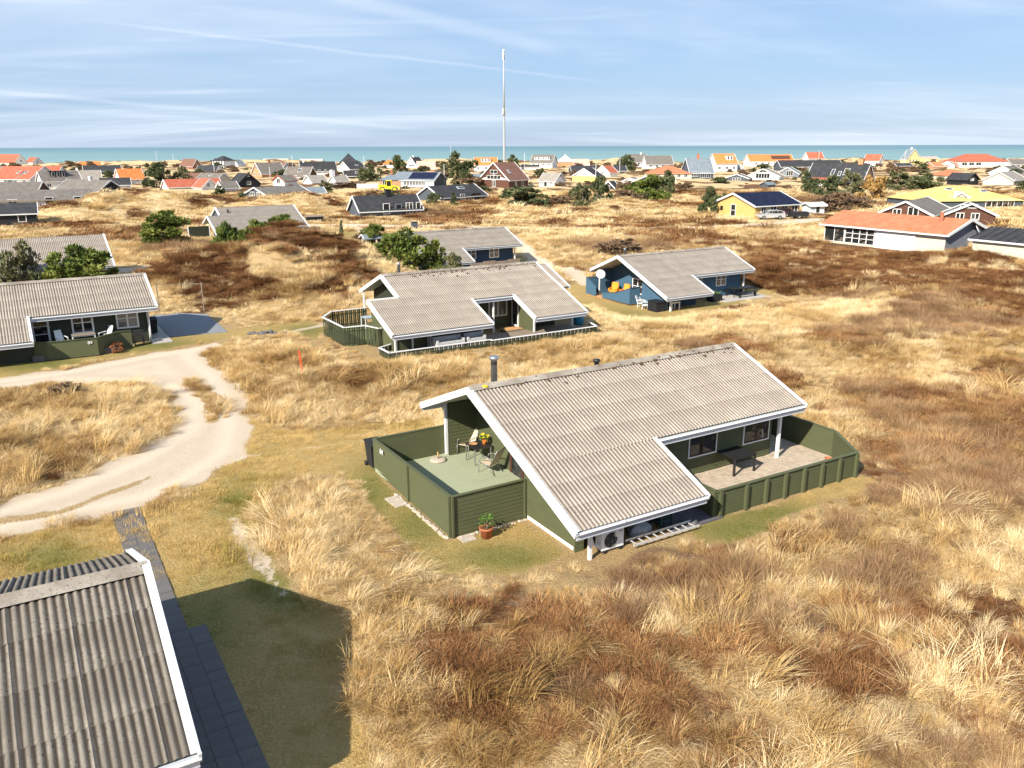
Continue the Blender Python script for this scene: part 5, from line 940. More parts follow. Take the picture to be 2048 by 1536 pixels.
# pot with yellow flowers on that table, and an orange bowl
def leaves(n, rad, h, seed, size=.05):
    r = random.Random(seed); mb = MB()
    for i in range(n):
        a = r.uniform(0, 6.28); q = rad * math.sqrt(r.random()); z = h * r.random() ** .7; k = size * r.uniform(.6, 1.4); d = Vector((math.cos(a), math.sin(a), r.uniform(-.2, .9))).normalized(); s = d.cross(Vector((r.uniform(-1, 1), r.uniform(-1, 1), 1))).normalized() * k * .35; p = Vector((q * math.cos(a), q * math.sin(a), z))
        mb.poly([p, p + d * k * .5 + s, p + d * k, p + d * k * .5 - s])
    return mb
fp = at_uv('flower_pot', 14.62, 26.42, .86, 0, 'small orange pot of yellow spring flowers on the porch table', 'plant pot')
MB().lathe([(.075, 0), (.10, .16), (.105, .18), (.09, .18)], (0, 0, 0), 12).build('pot', 'orange_pot', fp, True); leaves(60, .08, .16, 2, .12).build('foliage', 'leaf_green', fp, False, (0, 0, .16)); leaves(26, .10, .06, 4, .10).build('flowers', 'flower_yellow', fp, False, (0, 0, .29))
tb = at_uv('wooden_bowl', 14.22, 26.60, .86, .3, 'shallow brown wooden bowl lying on the porch table', 'bowl'); MB().lathe([(.10, 0), (.17, .05), (.18, .055), (.15, .045), (.05, .015)], (0, 0, 0), 16).build('bowl_shell', 'wood_raw', tb, True)
pb = at_uv('parasol_base', 13.1, 27.45, .15, 0, 'round grey parasol foot with a short wooden pole stub on the porch deck', 'parasol base')
MB().lathe([(.33, 0), (.33, .05), (.26, .085), (.06, .10)], (0, 0, 0), 20).build('foot', 'stone', pb, True); MB().tube((0, 0, .08), (0, 0, .36), .03, 10).build('pole', 'wood_raw', pb, True)
square_table('terrace_table', 22.4, 20.8, .10, 0, 1.16, 1.06, .72, 'square black garden table standing alone on the brick terrace', lw=.07)
tp = at_uv('clay_dish', 26.25, 19.55, .10, .4, 'small broken terracotta dish in the corner of the brick terrace', 'pot'); MB().lathe([(.08, 0), (.17, .10), (.18, .10), (.08, .03)], (0, 0, 0), 10).build('dish_shell', 'terracotta', tp, True); MB().box(-.55, -.2, -.06, .06, 0, .03).build('wood_scrap', 'wood_raw', tp)
# potted shrub outside the fence
pp = at_uv('potted_shrub', 11.62, 20.95, 0, 0, 'green leafy shrub in a terracotta pot on the lawn against the porch fence', 'plant pot')
MB().lathe([(.15, 0), (.21, .30), (.235, .31), (.235, .36), (.20, .36), (.19, .32)], (0, 0, 0), 16).build('pot', 'terracotta', pp, True); MB().lathe([(.19, 0), (.05, .02)], (0, 0, .32), 12).build('soil', 'soil', pp)
mb = MB(); r = random.Random(8)
for i in range(9): a = r.uniform(0, 6.28); mb.tube((0, 0, .3), (.2 * math.cos(a), .2 * math.sin(a), .62), .008, 4)
mb.build('stems', 'wood_weathered', pp); leaves(240, .20, .34, 9, .07).build('foliage', 'leaf_green', pp, False, (0, 0, .42))
# wheelie bin
def wheelie_bin(u, v, z, rz, label, mt='black_rubber'):
    B = at_uv('wheelie_bin', u, v, z, rz, label, 'bin'); mb = MB()
    n = len(mb.v); mb.v += [(-.22, -.26, .06), (.22, -.26, .06), (.22, .26, .06), (-.22, .26, .06), (-.28, -.34, .95), (.28, -.34, .95), (.28, .34, .95), (-.28, .34, .95)]; mb.f += [(0, 3, 2, 1), (4, 5, 6, 7), (0, 1, 5, 4), (1, 2, 6, 5), (2, 3, 7, 6), (3, 0, 4, 7)]
    mb.build('bin_body', mt, B); MB().slab([(-.3, -.37, .96), (.3, -.37, .96), (.3, .38, 1.06), (-.3, .38, 1.06)], .05).build('lid', mt, B); MB().tube((-.25, .42, .98), (.25, .42, .98), .02, 8).build('handle', mt, B)
    for s in (-1, 1): MB().tube((s * .25, .28, .1), (s * .31, .28, .1), .1, 14).build('wheel', 'black_rubber', B, True)
    return B
wheelie_bin(10.92, 28.55, 0, R(0), 'black wheelie bin outside the far corner of the porch fence'); 
# heat pump, ladder, stored things under the eave
hp = at_uv('heat_pump', 14.48, 18.28, .10, 0, 'white outdoor heat pump unit under the eave of the nearest house', 'heat pump')
MB().box(-.42, .42, -.16, .16, 0, .62).build('casing', 'white_plastic', hp)
mb = MB()
for k in range(3):
    rr_ = .25 - .08 * k
    for i in range(20): a, b = 2 * math.pi * i / 20, 2 * math.pi * (i + 1) / 20; mb.tube((-.08 + rr_ * math.cos(a), -.175, .30 + rr_ * math.sin(a)), (-.08 + rr_ * math.cos(b), -.175, .30 + rr_ * math.sin(b)), .006, 4)
mb.build('fan_grille', 'grey_metal', hp); MB().tube((-.08, -.163, .30), (-.08, -.168, .30), .24, 24).build('fan_opening', 'black_metal', hp)
mb = MB()
for i in range(-2, 3): a = i * 1.257; mb.beam((-.08, -.171, .30), (-.08 + .22 * math.cos(a), -.171, .30 + .22 * math.sin(a)), .006, .09, (0, 1, 0))
mb.build('fan_blades', 'grey_metal', hp); MB().box(.24, .38, -.166, -.160, .5, .53).build('badge', 'grey_metal', hp)
for x in (-.3, .3): MB().box(x - .04, x + .04, -.2, .2, -.12, 0).build('foot', 'black_rubber', hp)
mb = MB(); pts = [(-.42, .0, .22), (-.55, -.05, .12), (-.66, -.05, .25), (-.70, .0, .5), (-.66, .25, .75)]
for a, b in zip(pts[:-1], pts[1:]): mb.tube(a, b, .028, 7)
mb.build('pipe', 'white_plastic', hp, True)
ld = at_uv('ladder', 15.05, 17.80, .16, 0, 'aluminium ladder lying along the wall under the eave of the nearest house', 'ladder')
for y in (0, .40): MB().box(0, 2.72, y, y + .03, -.03, .04).build('rail', 'aluminium', ld)
me = MB().box(-.02, .02, .03, .40, -.012, .012).mesh('rung', 'aluminium')
for i in range(9): link('rung', me, ld, (.15 + i * .30, 0, 0))
cr = at_uv('chair_stack', 16.95, 18.75, .05, .1, 'stack of dark green plastic chairs stored under the eave', 'chairs')
for i in range(4): MB().slab([(-.28, -.25, .25 + i * .09), (.28, -.25, .25 + i * .09), (.28, .2, .22 + i * .09), (-.28, .2, .22 + i * .09)], .03).build('seat', 'dark_green_plastic', cr); MB().slab([(-.26, .2, .24 + i * .09), (.26, .2, .24 + i * .09), (.24, .36, .62 + i * .09), (-.24, .36, .62 + i * .09)], .03).build('backrest', 'dark_green_plastic', cr)
for sx in (-1, 1):
    for y in (-.24, .2): MB().beam((sx * .26, y, 0), (sx * .25, y, .55), .05, .05).build('leg', 'dark_green_plastic', cr)
def lump(name, u, v, z, sx, sy, sz, mt, label, cat, seed=1):
    r = np.random.default_rng(seed); bm = bmesh.new(); bmesh.ops.create_icosphere(bm, subdivisions=3, radius=1)
    for q in bm.verts: d = 1 + .22 * math.sin(q.co.x * 4 + seed) * math.cos(q.co.y * 5 - seed) + r.normal(0, .03); q.co = Vector((q.co.x * sx * d, q.co.y * sy * d, max(q.co.z, -.15) * sz * d))
    me = bpy.data.meshes.new(name); bm.to_mesh(me); bm.free(); me.materials.append(MATS[mt]); me.polygons.foreach_set('use_smooth', [True] * len(me.polygons)); return tag(link(name, me, None, (*xy(u, v), z), (0, 0, ANG)), label, cat)
lump('tarpaulin', 16.0, 18.7, .05, .42, .25, .34, 'grey_cover', 'crumpled grey-blue tarpaulin beside the green chair stack under the eave', 'tarpaulin')
lump('rubbish_heap', 17.85, 18.15, .05, .18, .14, .15, 'dark_stone', 'small dark heap of rubbish at the end of the ladder', 'heap', 3)
lump('bag', 17.55, 18.3, .08, .16, .10, .12, 'dark_green_plastic', 'small faded green bag at the ladder end', 'bag', 4)
for i, (u, v, a) in enumerate(((10.22, 25.2, 'upper'), (10.25, 24.75, 'lower'))):
    o = MB().box(-.22, .22, -.22, .22, -.06, .035).build('stepping_slab', 'stone', None, False, (*xy(u, v), 0), (0, 0, ANG + .1 * i)); tag(o, 'stone paving slab set in the lawn beside the porch fence, ' + ('farther' if i == 0 else 'nearer') + ' of the pair', 'paving slab')
tag(MB().box(-.24, .24, -.22, .22, -.06, .03).build('stepping_slab', 'stone', None, False, (*xy(11.05, 21.2), 0), (0, 0, ANG)), 'stone slab in the lawn between the fence corner and the potted shrub', 'paving slab')
mb = MB(); r = random.Random(12)
for i in range(150):
    t_ = r.random(); u, v = 10.55 - r.uniform(0, .10), 21.5 + t_ * 4.2
    if i > 105: u, v = 10.7 + r.random() * 2.7, 21.40 - r.uniform(0, .06)
    s = r.uniform(.03, .075); x, y = xy(u, v); mb.lathe([(s, -.02), (s * .9, s * .5), (s * .3, s * .75)], (x, y, 0), 6)
tag(mb.build('edging_pebbles', 'stone'), 'row of pale pebbles along the foot of the porch fence', 'pebbles', kind='stuff')
# red marking stake in the grass
x, y = at(607, 772); z = float(height(np.array([x]), np.array([y]))[0]); o = MB().box(-.035, .035, -.035, .035, -.1, 1.28).build('marking_stake', 'red_paint', None, False, (x, y, z), (.0, R(-4), 0)); tag(o, 'thin red marking stake leaning in the dune grass left of the nearest house', 'stake')

# ================================================================== nearest roof at the lower left
NH = empty('corner_house', (*xy(1.42, 12.67), 0), ANG, None, 'house at the lower left corner with dark lichened corrugated roof and a bright white verge', 'house')
rf_ = MB().slab([(-13, 0, 2.22), (-.05, 0, 2.22), (-.05, 4.16, 3.75), (-13, 4.16, 3.75)], .1).slab([(-13, 4.16, 3.75), (-.05, 4.16, 3.75), (-.05, 8.1, 2.3), (-13, 8.1, 2.3)], .1).build('roof', 'soffit', NH)
corrugate(rf_, -12.86, -.02, -.06, 2.25, 4.16, 3.78, 'fibre_cement_dark', 1.12); corrugate(rf_, -12.86, -.02, 8.15, 2.3, 4.16, 3.78, 'fibre_cement_dark', 1.05)
ridge_caps(rf_, -12.4, -.02, 4.16, 3.83, .37, wdt=.28)
verge(NH, (0, 4.16, 3.80), (0, -.1, 2.24), .22, .06, side=1); verge(NH, (0, 4.16, 3.80), (0, 8.2, 2.30), .22, .06, side=1); gutter(NH, -13, .05, -.06, 2.2); gutter(NH, -13, .05, 8.16, 2.25, face=1)
wall(NH, (-.75, .8), (-.75, 7.3), [(0, 0), (6.5, 0), (6.5, 2.4), (3.36, 3.55), (0, 2.35)], 'green_boards'); wall(NH, (-12, .8), (-.75, .8), 2.3, 'green_boards'); wall(NH, (-.75, 7.3), (-12, 7.3), 2.3, 'green_boards')
downpipe(NH, [(-.9, -.12, 2.15), (-.9, .6, 1.95), (-.9, .72, .1)]); wd_ = window(NH, (-3.4, .8), 0, .8, 1.4, 1.2)
PV = bpy.data.objects.new('garden_path', None); COL.objects.link(PV); tag(PV, kind='structure'); PV.location = (*xy(1.1, 13.0), 0); PV.rotation_euler = (0, 0, ANG)
slab_me = MB().box(.004, .436, .004, .436, -.05, .04).mesh('paving_slab', 'grey_paving')
for j in range(40):
    v = 11.6 + j * .44
    for i in range(6):
        u = .70 + i * .44
        if u > (2.9 if v < 20.2 else 2.3) or (v > 20.2 and u < 1.55): continue
        link('paving_slab', slab_me, PV, (u - 1.1, v - 13.0, random.uniform(-.004, .004)), (random.uniform(-.01, .01), random.uniform(-.01, .01), 0))

# ================================================================== green house with two wings behind the nearest one
MH = empty('winged_house', (*xy(18.28, 44.05), 0), ANG, None, 'green house with two low front wings, corrugated roof and slatted fence behind the nearest house', 'house')
T2 = .3955; z2 = lambda y: 1.35 + T2 * y; zb2 = lambda y: 3.88 - (y - 6.4) * .385
S_ = lambda x0, x1, y0, y1: [(x0, y0, z2(y0) - .04), (x1, y0, z2(y0) - .04), (x1, y1, z2(y1) - .04), (x0, y1, z2(y1) - .04)]
rf_ = MB().slab(S_(.05, 2.06, 0, 3.68), .09).slab(S_(2.06, 6.75, 0, 6.4), .09).slab(S_(6.75, 9.95, 2.68, 6.4), .09).slab(S_(9.95, 14.0, 0, 6.4), .09).slab([(2.1, 6.4, 3.84), (14.0, 6.4, 3.84), (14.0, 10.3, 2.34), (2.1, 10.3, 2.34)], .09).build('roof', 'soffit', MH)
corrugate(rf_, .04, 2.07, -.05, z2(-.05), 3.68, z2(3.68), 'fibre_cement', .93); corrugate(rf_, 2.07, 6.78, -.05, z2(-.05), 2.68, z2(2.68), 'fibre_cement', .95); corrugate(rf_, 9.95, 14.02, -.05, z2(-.05), 2.68, z2(2.68), 'fibre_cement', .95); corrugate(rf_, 2.08, 14.02, 2.68, z2(2.68), 6.4, 3.88, 'fibre_cement', 1.0); corrugate(rf_, 2.08, 14.02, 10.35, 2.33, 6.4, 3.88, 'fibre_cement')
ridge_caps(rf_, 2.06, 14.04, 6.4, 3.915, T2)
r = random.Random(21); mb = MB()
for i in range(90): x = r.uniform(4, 14); y = 6.35 - abs(r.gauss(0, .35)); s = r.uniform(.03, .09); mb.lathe([(s, 0), (s * .8, s * .35), (s * .2, s * .5)], (x, y, z2(y) + .07), 5)
tag(mb.build('moss_cushions', 'soil', rf_), kind='stuff')
verge(MH, (2.06, 6.4, 3.88), (2.06, 3.68, z2(3.68))); verge(MH, (2.06, 6.4, 3.88), (2.06, 10.35, 2.33)); verge(MH, (0, 3.7, z2(3.7)), (0, -.08, z2(-.08))); verge(MH, (6.8, 2.68, z2(2.68)), (6.8, -.08, z2(-.08)), side=1); verge(MH, (9.93, 2.68, z2(2.68)), (9.93, -.08, z2(-.08))); verge(MH, (14.04, 6.4, 3.88), (14.04, -.08, z2(-.08)), side=1); verge(MH, (14.04, 6.4, 3.88), (14.04, 10.35, 2.33), side=1)
MB().beam((0, 3.72, z2(3.7) + .03), (2.0, 3.72, z2(3.7) + .03), .12, .12).build('flashing', 'white_paint', MH)
gutter(MH, 0, 6.8, -.05, 1.28); gutter(MH, 9.93, 14.04, -.05, 1.28); gutter(MH, 6.9, 9.85, 2.64, 2.36)
u_ = .16
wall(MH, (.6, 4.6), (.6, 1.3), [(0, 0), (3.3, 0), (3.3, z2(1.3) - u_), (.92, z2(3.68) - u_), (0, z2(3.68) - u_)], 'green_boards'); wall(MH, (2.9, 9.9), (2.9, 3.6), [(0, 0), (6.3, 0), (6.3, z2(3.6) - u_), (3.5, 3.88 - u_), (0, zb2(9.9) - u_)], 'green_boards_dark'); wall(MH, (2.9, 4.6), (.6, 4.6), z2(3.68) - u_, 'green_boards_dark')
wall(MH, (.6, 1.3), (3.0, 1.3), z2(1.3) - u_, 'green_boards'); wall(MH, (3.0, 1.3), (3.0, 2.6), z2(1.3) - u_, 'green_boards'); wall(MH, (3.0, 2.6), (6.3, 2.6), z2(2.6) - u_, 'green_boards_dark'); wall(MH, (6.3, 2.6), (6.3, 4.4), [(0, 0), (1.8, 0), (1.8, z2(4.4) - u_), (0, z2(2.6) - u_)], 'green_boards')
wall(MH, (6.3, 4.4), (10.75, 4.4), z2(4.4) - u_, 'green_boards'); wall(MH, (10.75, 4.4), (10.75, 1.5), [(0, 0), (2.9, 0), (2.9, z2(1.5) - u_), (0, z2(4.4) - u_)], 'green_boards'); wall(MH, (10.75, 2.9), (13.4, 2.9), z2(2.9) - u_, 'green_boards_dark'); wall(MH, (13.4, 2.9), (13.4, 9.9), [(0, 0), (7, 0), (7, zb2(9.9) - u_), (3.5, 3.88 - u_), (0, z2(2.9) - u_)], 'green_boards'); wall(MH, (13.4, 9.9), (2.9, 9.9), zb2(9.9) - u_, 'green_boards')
for x in (.80, 1.87): window(MH, (x, 1.3), 0, .03, 1.06, 1.42, 1, 1, 'white_paint', 'green_shutter', .05, name='shed_door')
window(MH, (4.3, 2.6), 0, 1.0, 1.1, .55, 2, 1, 'white_paint', 'window_glass', .08, .05); window(MH, (8.95, 4.4), 0, .72, 1.5, 1.25, 2, 1, 'white_paint', 'curtain_glass', .11, .06); window(MH, (10.73, 4.2), -math.pi / 2, .05, .9, 1.95, 1, 1, 'white_paint', 'window_glass', .12, name='door')
for x, y in ((.68, 1.2), (3.05, 1.2), (6.7, 1.25), (8.5, 2.9), (10.75, 1.38), (13.9, 1.5), (2.15, 9.9)): post(MH, x, y, 0, (z2(y) if y < 6 else zb2(y)) - .12, .10)
MB().lathe([(.10, 0), (.10, .75), (.13, .76), (.13, .86), (.02, .88)], (3.5, 6.75, 3.7), 12).build('chimney_flue', 'steel_flue', MH, True)
an = MB().slab([(14.12, 4.6, 2.2), (15.75, 4.6, 2.2), (15.75, 7.65, 3.45), (14.12, 7.65, 3.45)], .1).slab([(14.12, 7.65, 3.45), (15.75, 7.65, 3.45), (15.75, 10.6, 2.2), (14.12, 10.6, 2.2)], .1).build('annex_roof', 'soffit', MH)
corrugate(an, 14.12, 15.75, 4.55, 2.22, 7.65, 3.49, 'fibre_cement'); corrugate(an, 14.12, 15.75, 10.65, 2.2, 7.65, 3.49, 'fibre_cement'); verge(MH, (15.79, 7.65, 3.49), (15.79, 4.5, 2.2), side=1); verge(MH, (15.79, 7.65, 3.49), (15.79, 10.65, 2.2), side=1)
wall(MH, (15.2, 5.3), (15.2, 10.0), [(0, 0), (4.7, 0), (4.7, 2.3), (2.35, 3.2), (0, 2.3)], 'green_boards_dark'); wall(MH, (13.45, 5.3), (15.2, 5.3), 2.3, 'green_boards_dark')
def slat_fence(name, pts, h, label, zg=0, mt='green_shutter', cap='white_paint'):
    x0, y0 = xy(*pts[0]); Fn = empty(name, (x0, y0, zg), ANG, None, label, 'fence'); q = [(a - pts[0][0], b - pts[0][1]) for a, b in pts]
    for a, b in zip(q[:-1], q[1:]):
        L = math.hypot(b[0] - a[0], b[1] - a[1]); mb = MB(); n = max(1, int(L / .15))
        for i in range(n): x = (i + .5) * L / n; mb.box(x - .052, x + .052, -.012 if i % 2 else .03, .008 if i % 2 else .05, .02, h + random.uniform(-.01, .01))
        mb.box(0, L, .009, .029, .2, .28).box(0, L, .009, .029, h - .28, h - .2)
        an_ = math.atan2(b[1] - a[1], b[0] - a[0]); tag(mb.build('slats', mt, Fn, False, (*a, 0), (0, 0, an_)), kind='stuff'); MB().box(-.03, L + .03, -.05, .08, h + .012, h + .05).build('cap_rail', cap, Fn, False, (*a, 0), (0, 0, an_))
    return Fn
slat_fence('slatted_fence', [(19.3, 45.9), (17.9, 45.2), (17.9, 43.65), (24.6, 43.55), (24.65, 43.3), (32.6, 43.25), (33.0, 44.6)], .84, 'low dark slatted fence with white cap rail in front of the two-winged green house', -.42)
slat_fence('slatted_fence', [(20.5, 53.75), (17.95, 53.7), (16.78, 52.1), (16.85, 48.25), (18.2, 48.1), (18.6, 46.9), (18.8, 46.9)], 1.2, 'dark green slatted fence round the side deck of the two-winged green house')
tag(MB().slab([(0, 0, .1), (3.8, 0, .1), (3.8, 5.5, .1), (1.1, 5.5, .1), (0, 4.0, .1)], .2).build('side_deck', 'deck_moss', None, False, (*xy(16.95, 48.2), 0), (0, 0, ANG)), 'mossy green wooden deck inside the slatted side fence', 'deck')
tag(MB().box(0, 14.6, 0, 2.6, -.1, .08).build('front_terrace', 'wood_weathered', None, False, (*xy(18.1, 43.7), 0), (0, 0, ANG)), 'grey wooden terrace boards behind the low slatted fence', 'terrace')
square_table('side_table', 20.2, 52.6, .1, 0, .9, .9, .72, 'grey garden table on the mossy side deck', 'grey_cover', 'white_plastic')
for i, (u, v, l, lab) in enumerate(((22.2, 44.5, 1.9, 'pale grey covered lounge seat, left one behind the low slatted fence'), (24.0, 44.5, 1.3, 'pale grey covered lounge seat, right one behind the low slatted fence'))):
    o = at_uv('garden_sofa', u, v, .08, 0, lab, 'sofa', 'covered lounge seats'); MB().box(-l / 2, l / 2, -.35, .35, 0, .42).build('seat', 'light_grey_cover', o); MB().box(-l / 2, l / 2, .2, .36, .42, .68).build('backrest', 'grey_cover', o)
    for s in (-1, 1): MB().box(s * (l / 2 - .06) - .06, s * (l / 2 - .06) + .06, -.35, .2, .42, .55).build('armrest', 'light_grey_cover', o)
o = at_uv('pallet', 28.0, 46.6, .08, .1, 'flat wooden pallet on the terrace of the two-winged green house', 'pallet')
for i in range(7): MB().box(-.7 + i * .2, -.54 + i * .2, -.4, .4, .10, .13).build('board', 'wood_raw', o)
for y in (-.35, 0, .35): MB().box(-.7, .66, y - .04, y + .04, 0, .10).build('runner', 'wood_weathered', o)
br = at_uv('water_barrel', 33.15, 46.1, 0, 0, 'blue plastic water barrel beside the right wing of the two-winged green house', 'barrel'); MB().lathe([(.30, 0), (.36, .15), (.38, .5), (.36, .85), (.30, .98), (.28, 1.0)], (0, 0, 0), 18).build('barrel_body', 'blue_plastic', br, True); MB().lathe([(.31, .97), (.32, 1.02), (.05, 1.04)], (0, 0, 0), 18).build('lid', 'blue_plastic', br, True)

# ================================================================== green house on the left
LH = empty('terrace_house', (*xy(7.27, 55.6), 0), ANG, None, 'dark green house with white windows and corrugated roof by the gravel loop on the left', 'house')
T3 = .41; z3 = lambda y: 2.36 + T3 * y
rf_ = MB().slab([(-16, 0, 2.32), (-.05, 0, 2.32), (-.05, 3.75, 3.86), (-16, 3.75, 3.86)], .09).slab([(-16, -2.35, 1.36), (-7.05, -2.35, 1.36), (-7.05, 0, 2.32), (-16, 0, 2.32)], .09).slab([(-16, 3.75, 3.86), (-.05, 3.75, 3.86), (-.05, 7.5, 2.33), (-16, 7.5, 2.33)], .09).build('roof', 'soffit', LH)
corrugate(rf_, -15.8, -.03, 0, 2.36, 3.75, 3.9, 'fibre_cement', 1.0); corrugate(rf_, -15.8, -7.08, -2.4, 1.38, 0, 2.36, 'fibre_cement', .9); corrugate(rf_, -15.8, -.03, 7.55, 2.33, 3.75, 3.9, 'fibre_cement')
ridge_caps(rf_, -15.8, 0, 3.75, 3.935, T3)
verge(LH, (0, 3.75, 3.9), (0, -.08, 2.33), side=1); verge(LH, (0, 3.75, 3.9), (0, 7.55, 2.33), side=1); verge(LH, (-7.06, 0, 2.36), (-7.06, -2.43, 1.37), side=1); gutter(LH, -7.0, .02, -.04, 2.3); gutter(LH, -16, -7.0, -2.39, 1.33)
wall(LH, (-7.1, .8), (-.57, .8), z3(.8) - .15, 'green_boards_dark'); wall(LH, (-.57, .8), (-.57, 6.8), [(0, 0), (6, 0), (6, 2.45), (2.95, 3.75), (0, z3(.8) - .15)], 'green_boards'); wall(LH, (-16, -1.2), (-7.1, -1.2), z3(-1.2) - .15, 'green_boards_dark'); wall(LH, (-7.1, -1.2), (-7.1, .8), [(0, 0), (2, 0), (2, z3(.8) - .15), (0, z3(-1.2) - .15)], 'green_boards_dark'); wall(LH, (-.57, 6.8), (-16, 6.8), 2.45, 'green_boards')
window(LH, (-4.86, .8), 0, .97, 1.22, 1.32, 2, 2, 'white_paint', 'window_glass', .10, .045); window(LH, (-2.36, .8), 0, 1.0, 1.30, 1.3, 2, 2, 'white_paint', 'curtain_glass', .10, .045); window(LH, (-7.0, .8), 0, .05, .95, 2.2, 1, 4, 'white_paint', 'window_glass', .12, .03, name='door')
post(LH, -.5, .68, 0, 2.55, .12); downpipe(LH, [(-.4, -.1, 2.25), (-.48, .55, 2.0), (-.48, .55, .05)])
tag(MB().box(-7.2, -2.6, -1.45, .75, -.1, .34).build('front_patio', 'grey_paving', None, False, (*xy(7.27, 55.6), 0), (0, 0, ANG)), 'paved patio behind the green board fence of the left house', 'patio')
rail_fence('patio_fence', [(-9, 54.65), (-.05, 54.6), (.88, 54.02), (3.53, 53.85), (4.75, 55.0), (5.55, 55.0)], [1.1] * 6, 'green boarded patio fence with a white number in front of the left house', base=.06, psz=.07)
digits('84', 3.0, 53.82, .78, ANG, .26, label='white number on the patio fence of the left house')
def plastic_chair(u, v, z, rz, label, group='white plastic garden chairs'):
    C_ = at_uv('plastic_chair', u, v, z, rz, label, 'chair', group)
    MB().slab([(-.24, -.25, .42), (.24, -.25, .42), (.24, .22, .38), (-.24, .22, .38)], .03).build('seat', 'white_plastic', C_); mb = MB()
    mb.slab([(-.24, .22, .40), (.24, .22, .40), (.20, .46, 1.02), (-.20, .46, 1.02)], .03); mb.build('backrest', 'white_plastic', C_)
    for s in (-1, 1):
        for y in (-.24, .24): MB().beam((s * .25, y, 0), (s * .24, y * .9, .4), .045, .045).build('leg', 'white_plastic', C_)
        MB().beam((s * .27, -.26, .62), (s * .27, .28, .66), .06, .03).beam((s * .27, -.25, .4), (s * .27, -.25, .62), .04, .04, (0, 1, 0)).build('armrest', 'white_plastic', C_)
    return C_
plastic_chair(1.75, 55.75, .34, R(20), 'white plastic garden chair by the glass door of the left house'); plastic_chair(4.15, 55.8, .34, R(-60), 'white plastic garden chair under the middle window of the left house'); square_table('patio_table', 2.95, 55.75, .34, 0, 1.3, .75, .70, 'weathered slatted table on the patio of the left house', 'wood_weathered', 'white_plastic')
gr = at_uv('covered_grill', 6.0, 55.65, 0, 0, 'grill under a grey cover at the corner of the left house', 'grill'); MB().box(-.3, .3, -.2, .2, .55, .95).build('hood', 'black_metal', gr)
for sx in (-1, 1): MB().box(sx * .26 - .03, sx * .26 + .03, -.18, .18, 0, .55).build('leg', 'black_metal', gr)
tag(MB().box(0, 1.2, 0, 8.8, -.05, .05).build('side_path', 'concrete', None, False, (*xy(6.75, 55.4), 0), (0, 0, ANG)), kind='structure')
tag(MB().slab([(0, 0, .045), (3.6, -.5, .045), (3.7, 6.6, .045), (2.0, 8.2, .045), (0, 8.2, .045)], .08).build('asphalt_yard', 'asphalt', None, False, (*xy(8.0, 57.0), 0), (0, 0, ANG)), kind='structure')
wheelie_bin(7.25, 58.6, .05, R(0), 'black wheelie bin against the gable of the left house')
cl = at_uv('clothes_line', 8.8, 66.2, 0, -.35, 'wooden clothes line posts with a cross bar behind the left house', 'clothes line')
for x in (0, 3.2): MB().box(x - .04, x + .04, -.04, .04, 0, 2.2).build('post', 'wood_weathered', cl)
MB().box(-.1, 3.3, -.015, .015, 2.10, 2.14).build('cross_bar', 'wood_weathered', cl)

# ================================================================== the blue houses
blue = dune_house(44.8, 50.24, -1.15, 'blue clapboard house with grey roof and orange cushions in its open porch', 'blue_boards', 'dark_blue_boards', 'fibre_cement_grey', False, 'white')
blue2 = dune_house(36.42, 76.75, -.93, 'dark blue house with two white windows behind the green pine and the winged green house', 'dark_blue_boards', 'dark_blue_boards', 'fibre_cement_grey', False, 'white')
rail_fence('porch_fence', [(46.9, 60.95), (44.58, 60.95), (44.55, 60.2), (44.53, 59.75), (44.52, 59.35)], [1.55, 1.55, 1.35, 1.05, .98], 'blue boarded fence with a curved top at the far porch end of the blue house', 'blue_boards', 'blue_boards', base=.12, zg=-1.15, psz=.07)
rail_fence('porch_fence', [(44.5, 58.4), (44.46, 56.4), (44.43, 54.45), (45.5, 54.4)], [.55, .85, 1.5, 1.55], 'blue boarded fence at the near end of the porch of the blue house', 'blue_boards', 'blue_boards', base=.12, zg=-1.15, psz=.07)
tag(MB().box(0, 2.5, 0, 6.4, -.1, .14).build('porch_deck', 'wood_raw', None, False, (*xy(44.6, 54.5), -1.15), (0, 0, ANG)), 'wooden porch deck of the blue house', 'deck')
def cushion_chair(u, v, z, rz, label, l=1.0):
    C_ = at_uv('cushioned_chair', u, v, z, rz, label, 'chair', 'orange cushioned porch chairs')
    def pad(nm, x0, x1, y0, y1, z0, z1, rx=0): 
        bm = bmesh.new(); bmesh.ops.create_cube(bm, size=1); bmesh.ops.scale(bm, vec=(x1 - x0, y1 - y0, z1 - z0), verts=bm.verts); bmesh.ops.bevel(bm, geom=bm.edges[:], offset=.05, segments=2, affect='EDGES'); me = bpy.data.meshes.new(nm); bm.to_mesh(me); bm.free(); me.materials.append(MATS['orange_cushion']); link(nm, me, C_, ((x0 + x1) / 2, (y0 + y1) / 2, (z0 + z1) / 2), (rx, 0, 0))
    pad('seat_cushion', -.32, .32, -.35, .3, .32, .52); pad('back_cushion', -.32, .32, .26, .44, .45, 1.15, -.25); pad('arm_cushion', -.44, -.30, -.3, .35, .4, .68); pad('arm_cushion', .30, .44, -.3, .35, .4, .68)
    if l > 1: pad('foot_cushion', -.3, .3, -.95, -.45, .25, .46)
    MB().box(-.36, .36, -.34, .34, .0, .30).build('frame', 'wood_raw', C_)
    return C_
cushion_chair(45.95, 58.6, -1.0, R(-60), 'orange cushioned lounge chair at the far end of the blue porch'); cushion_chair(46.15, 57.3, -1.0, R(-75), 'orange cushioned lounge chair with footrest at the near side of the blue porch', 1.2)
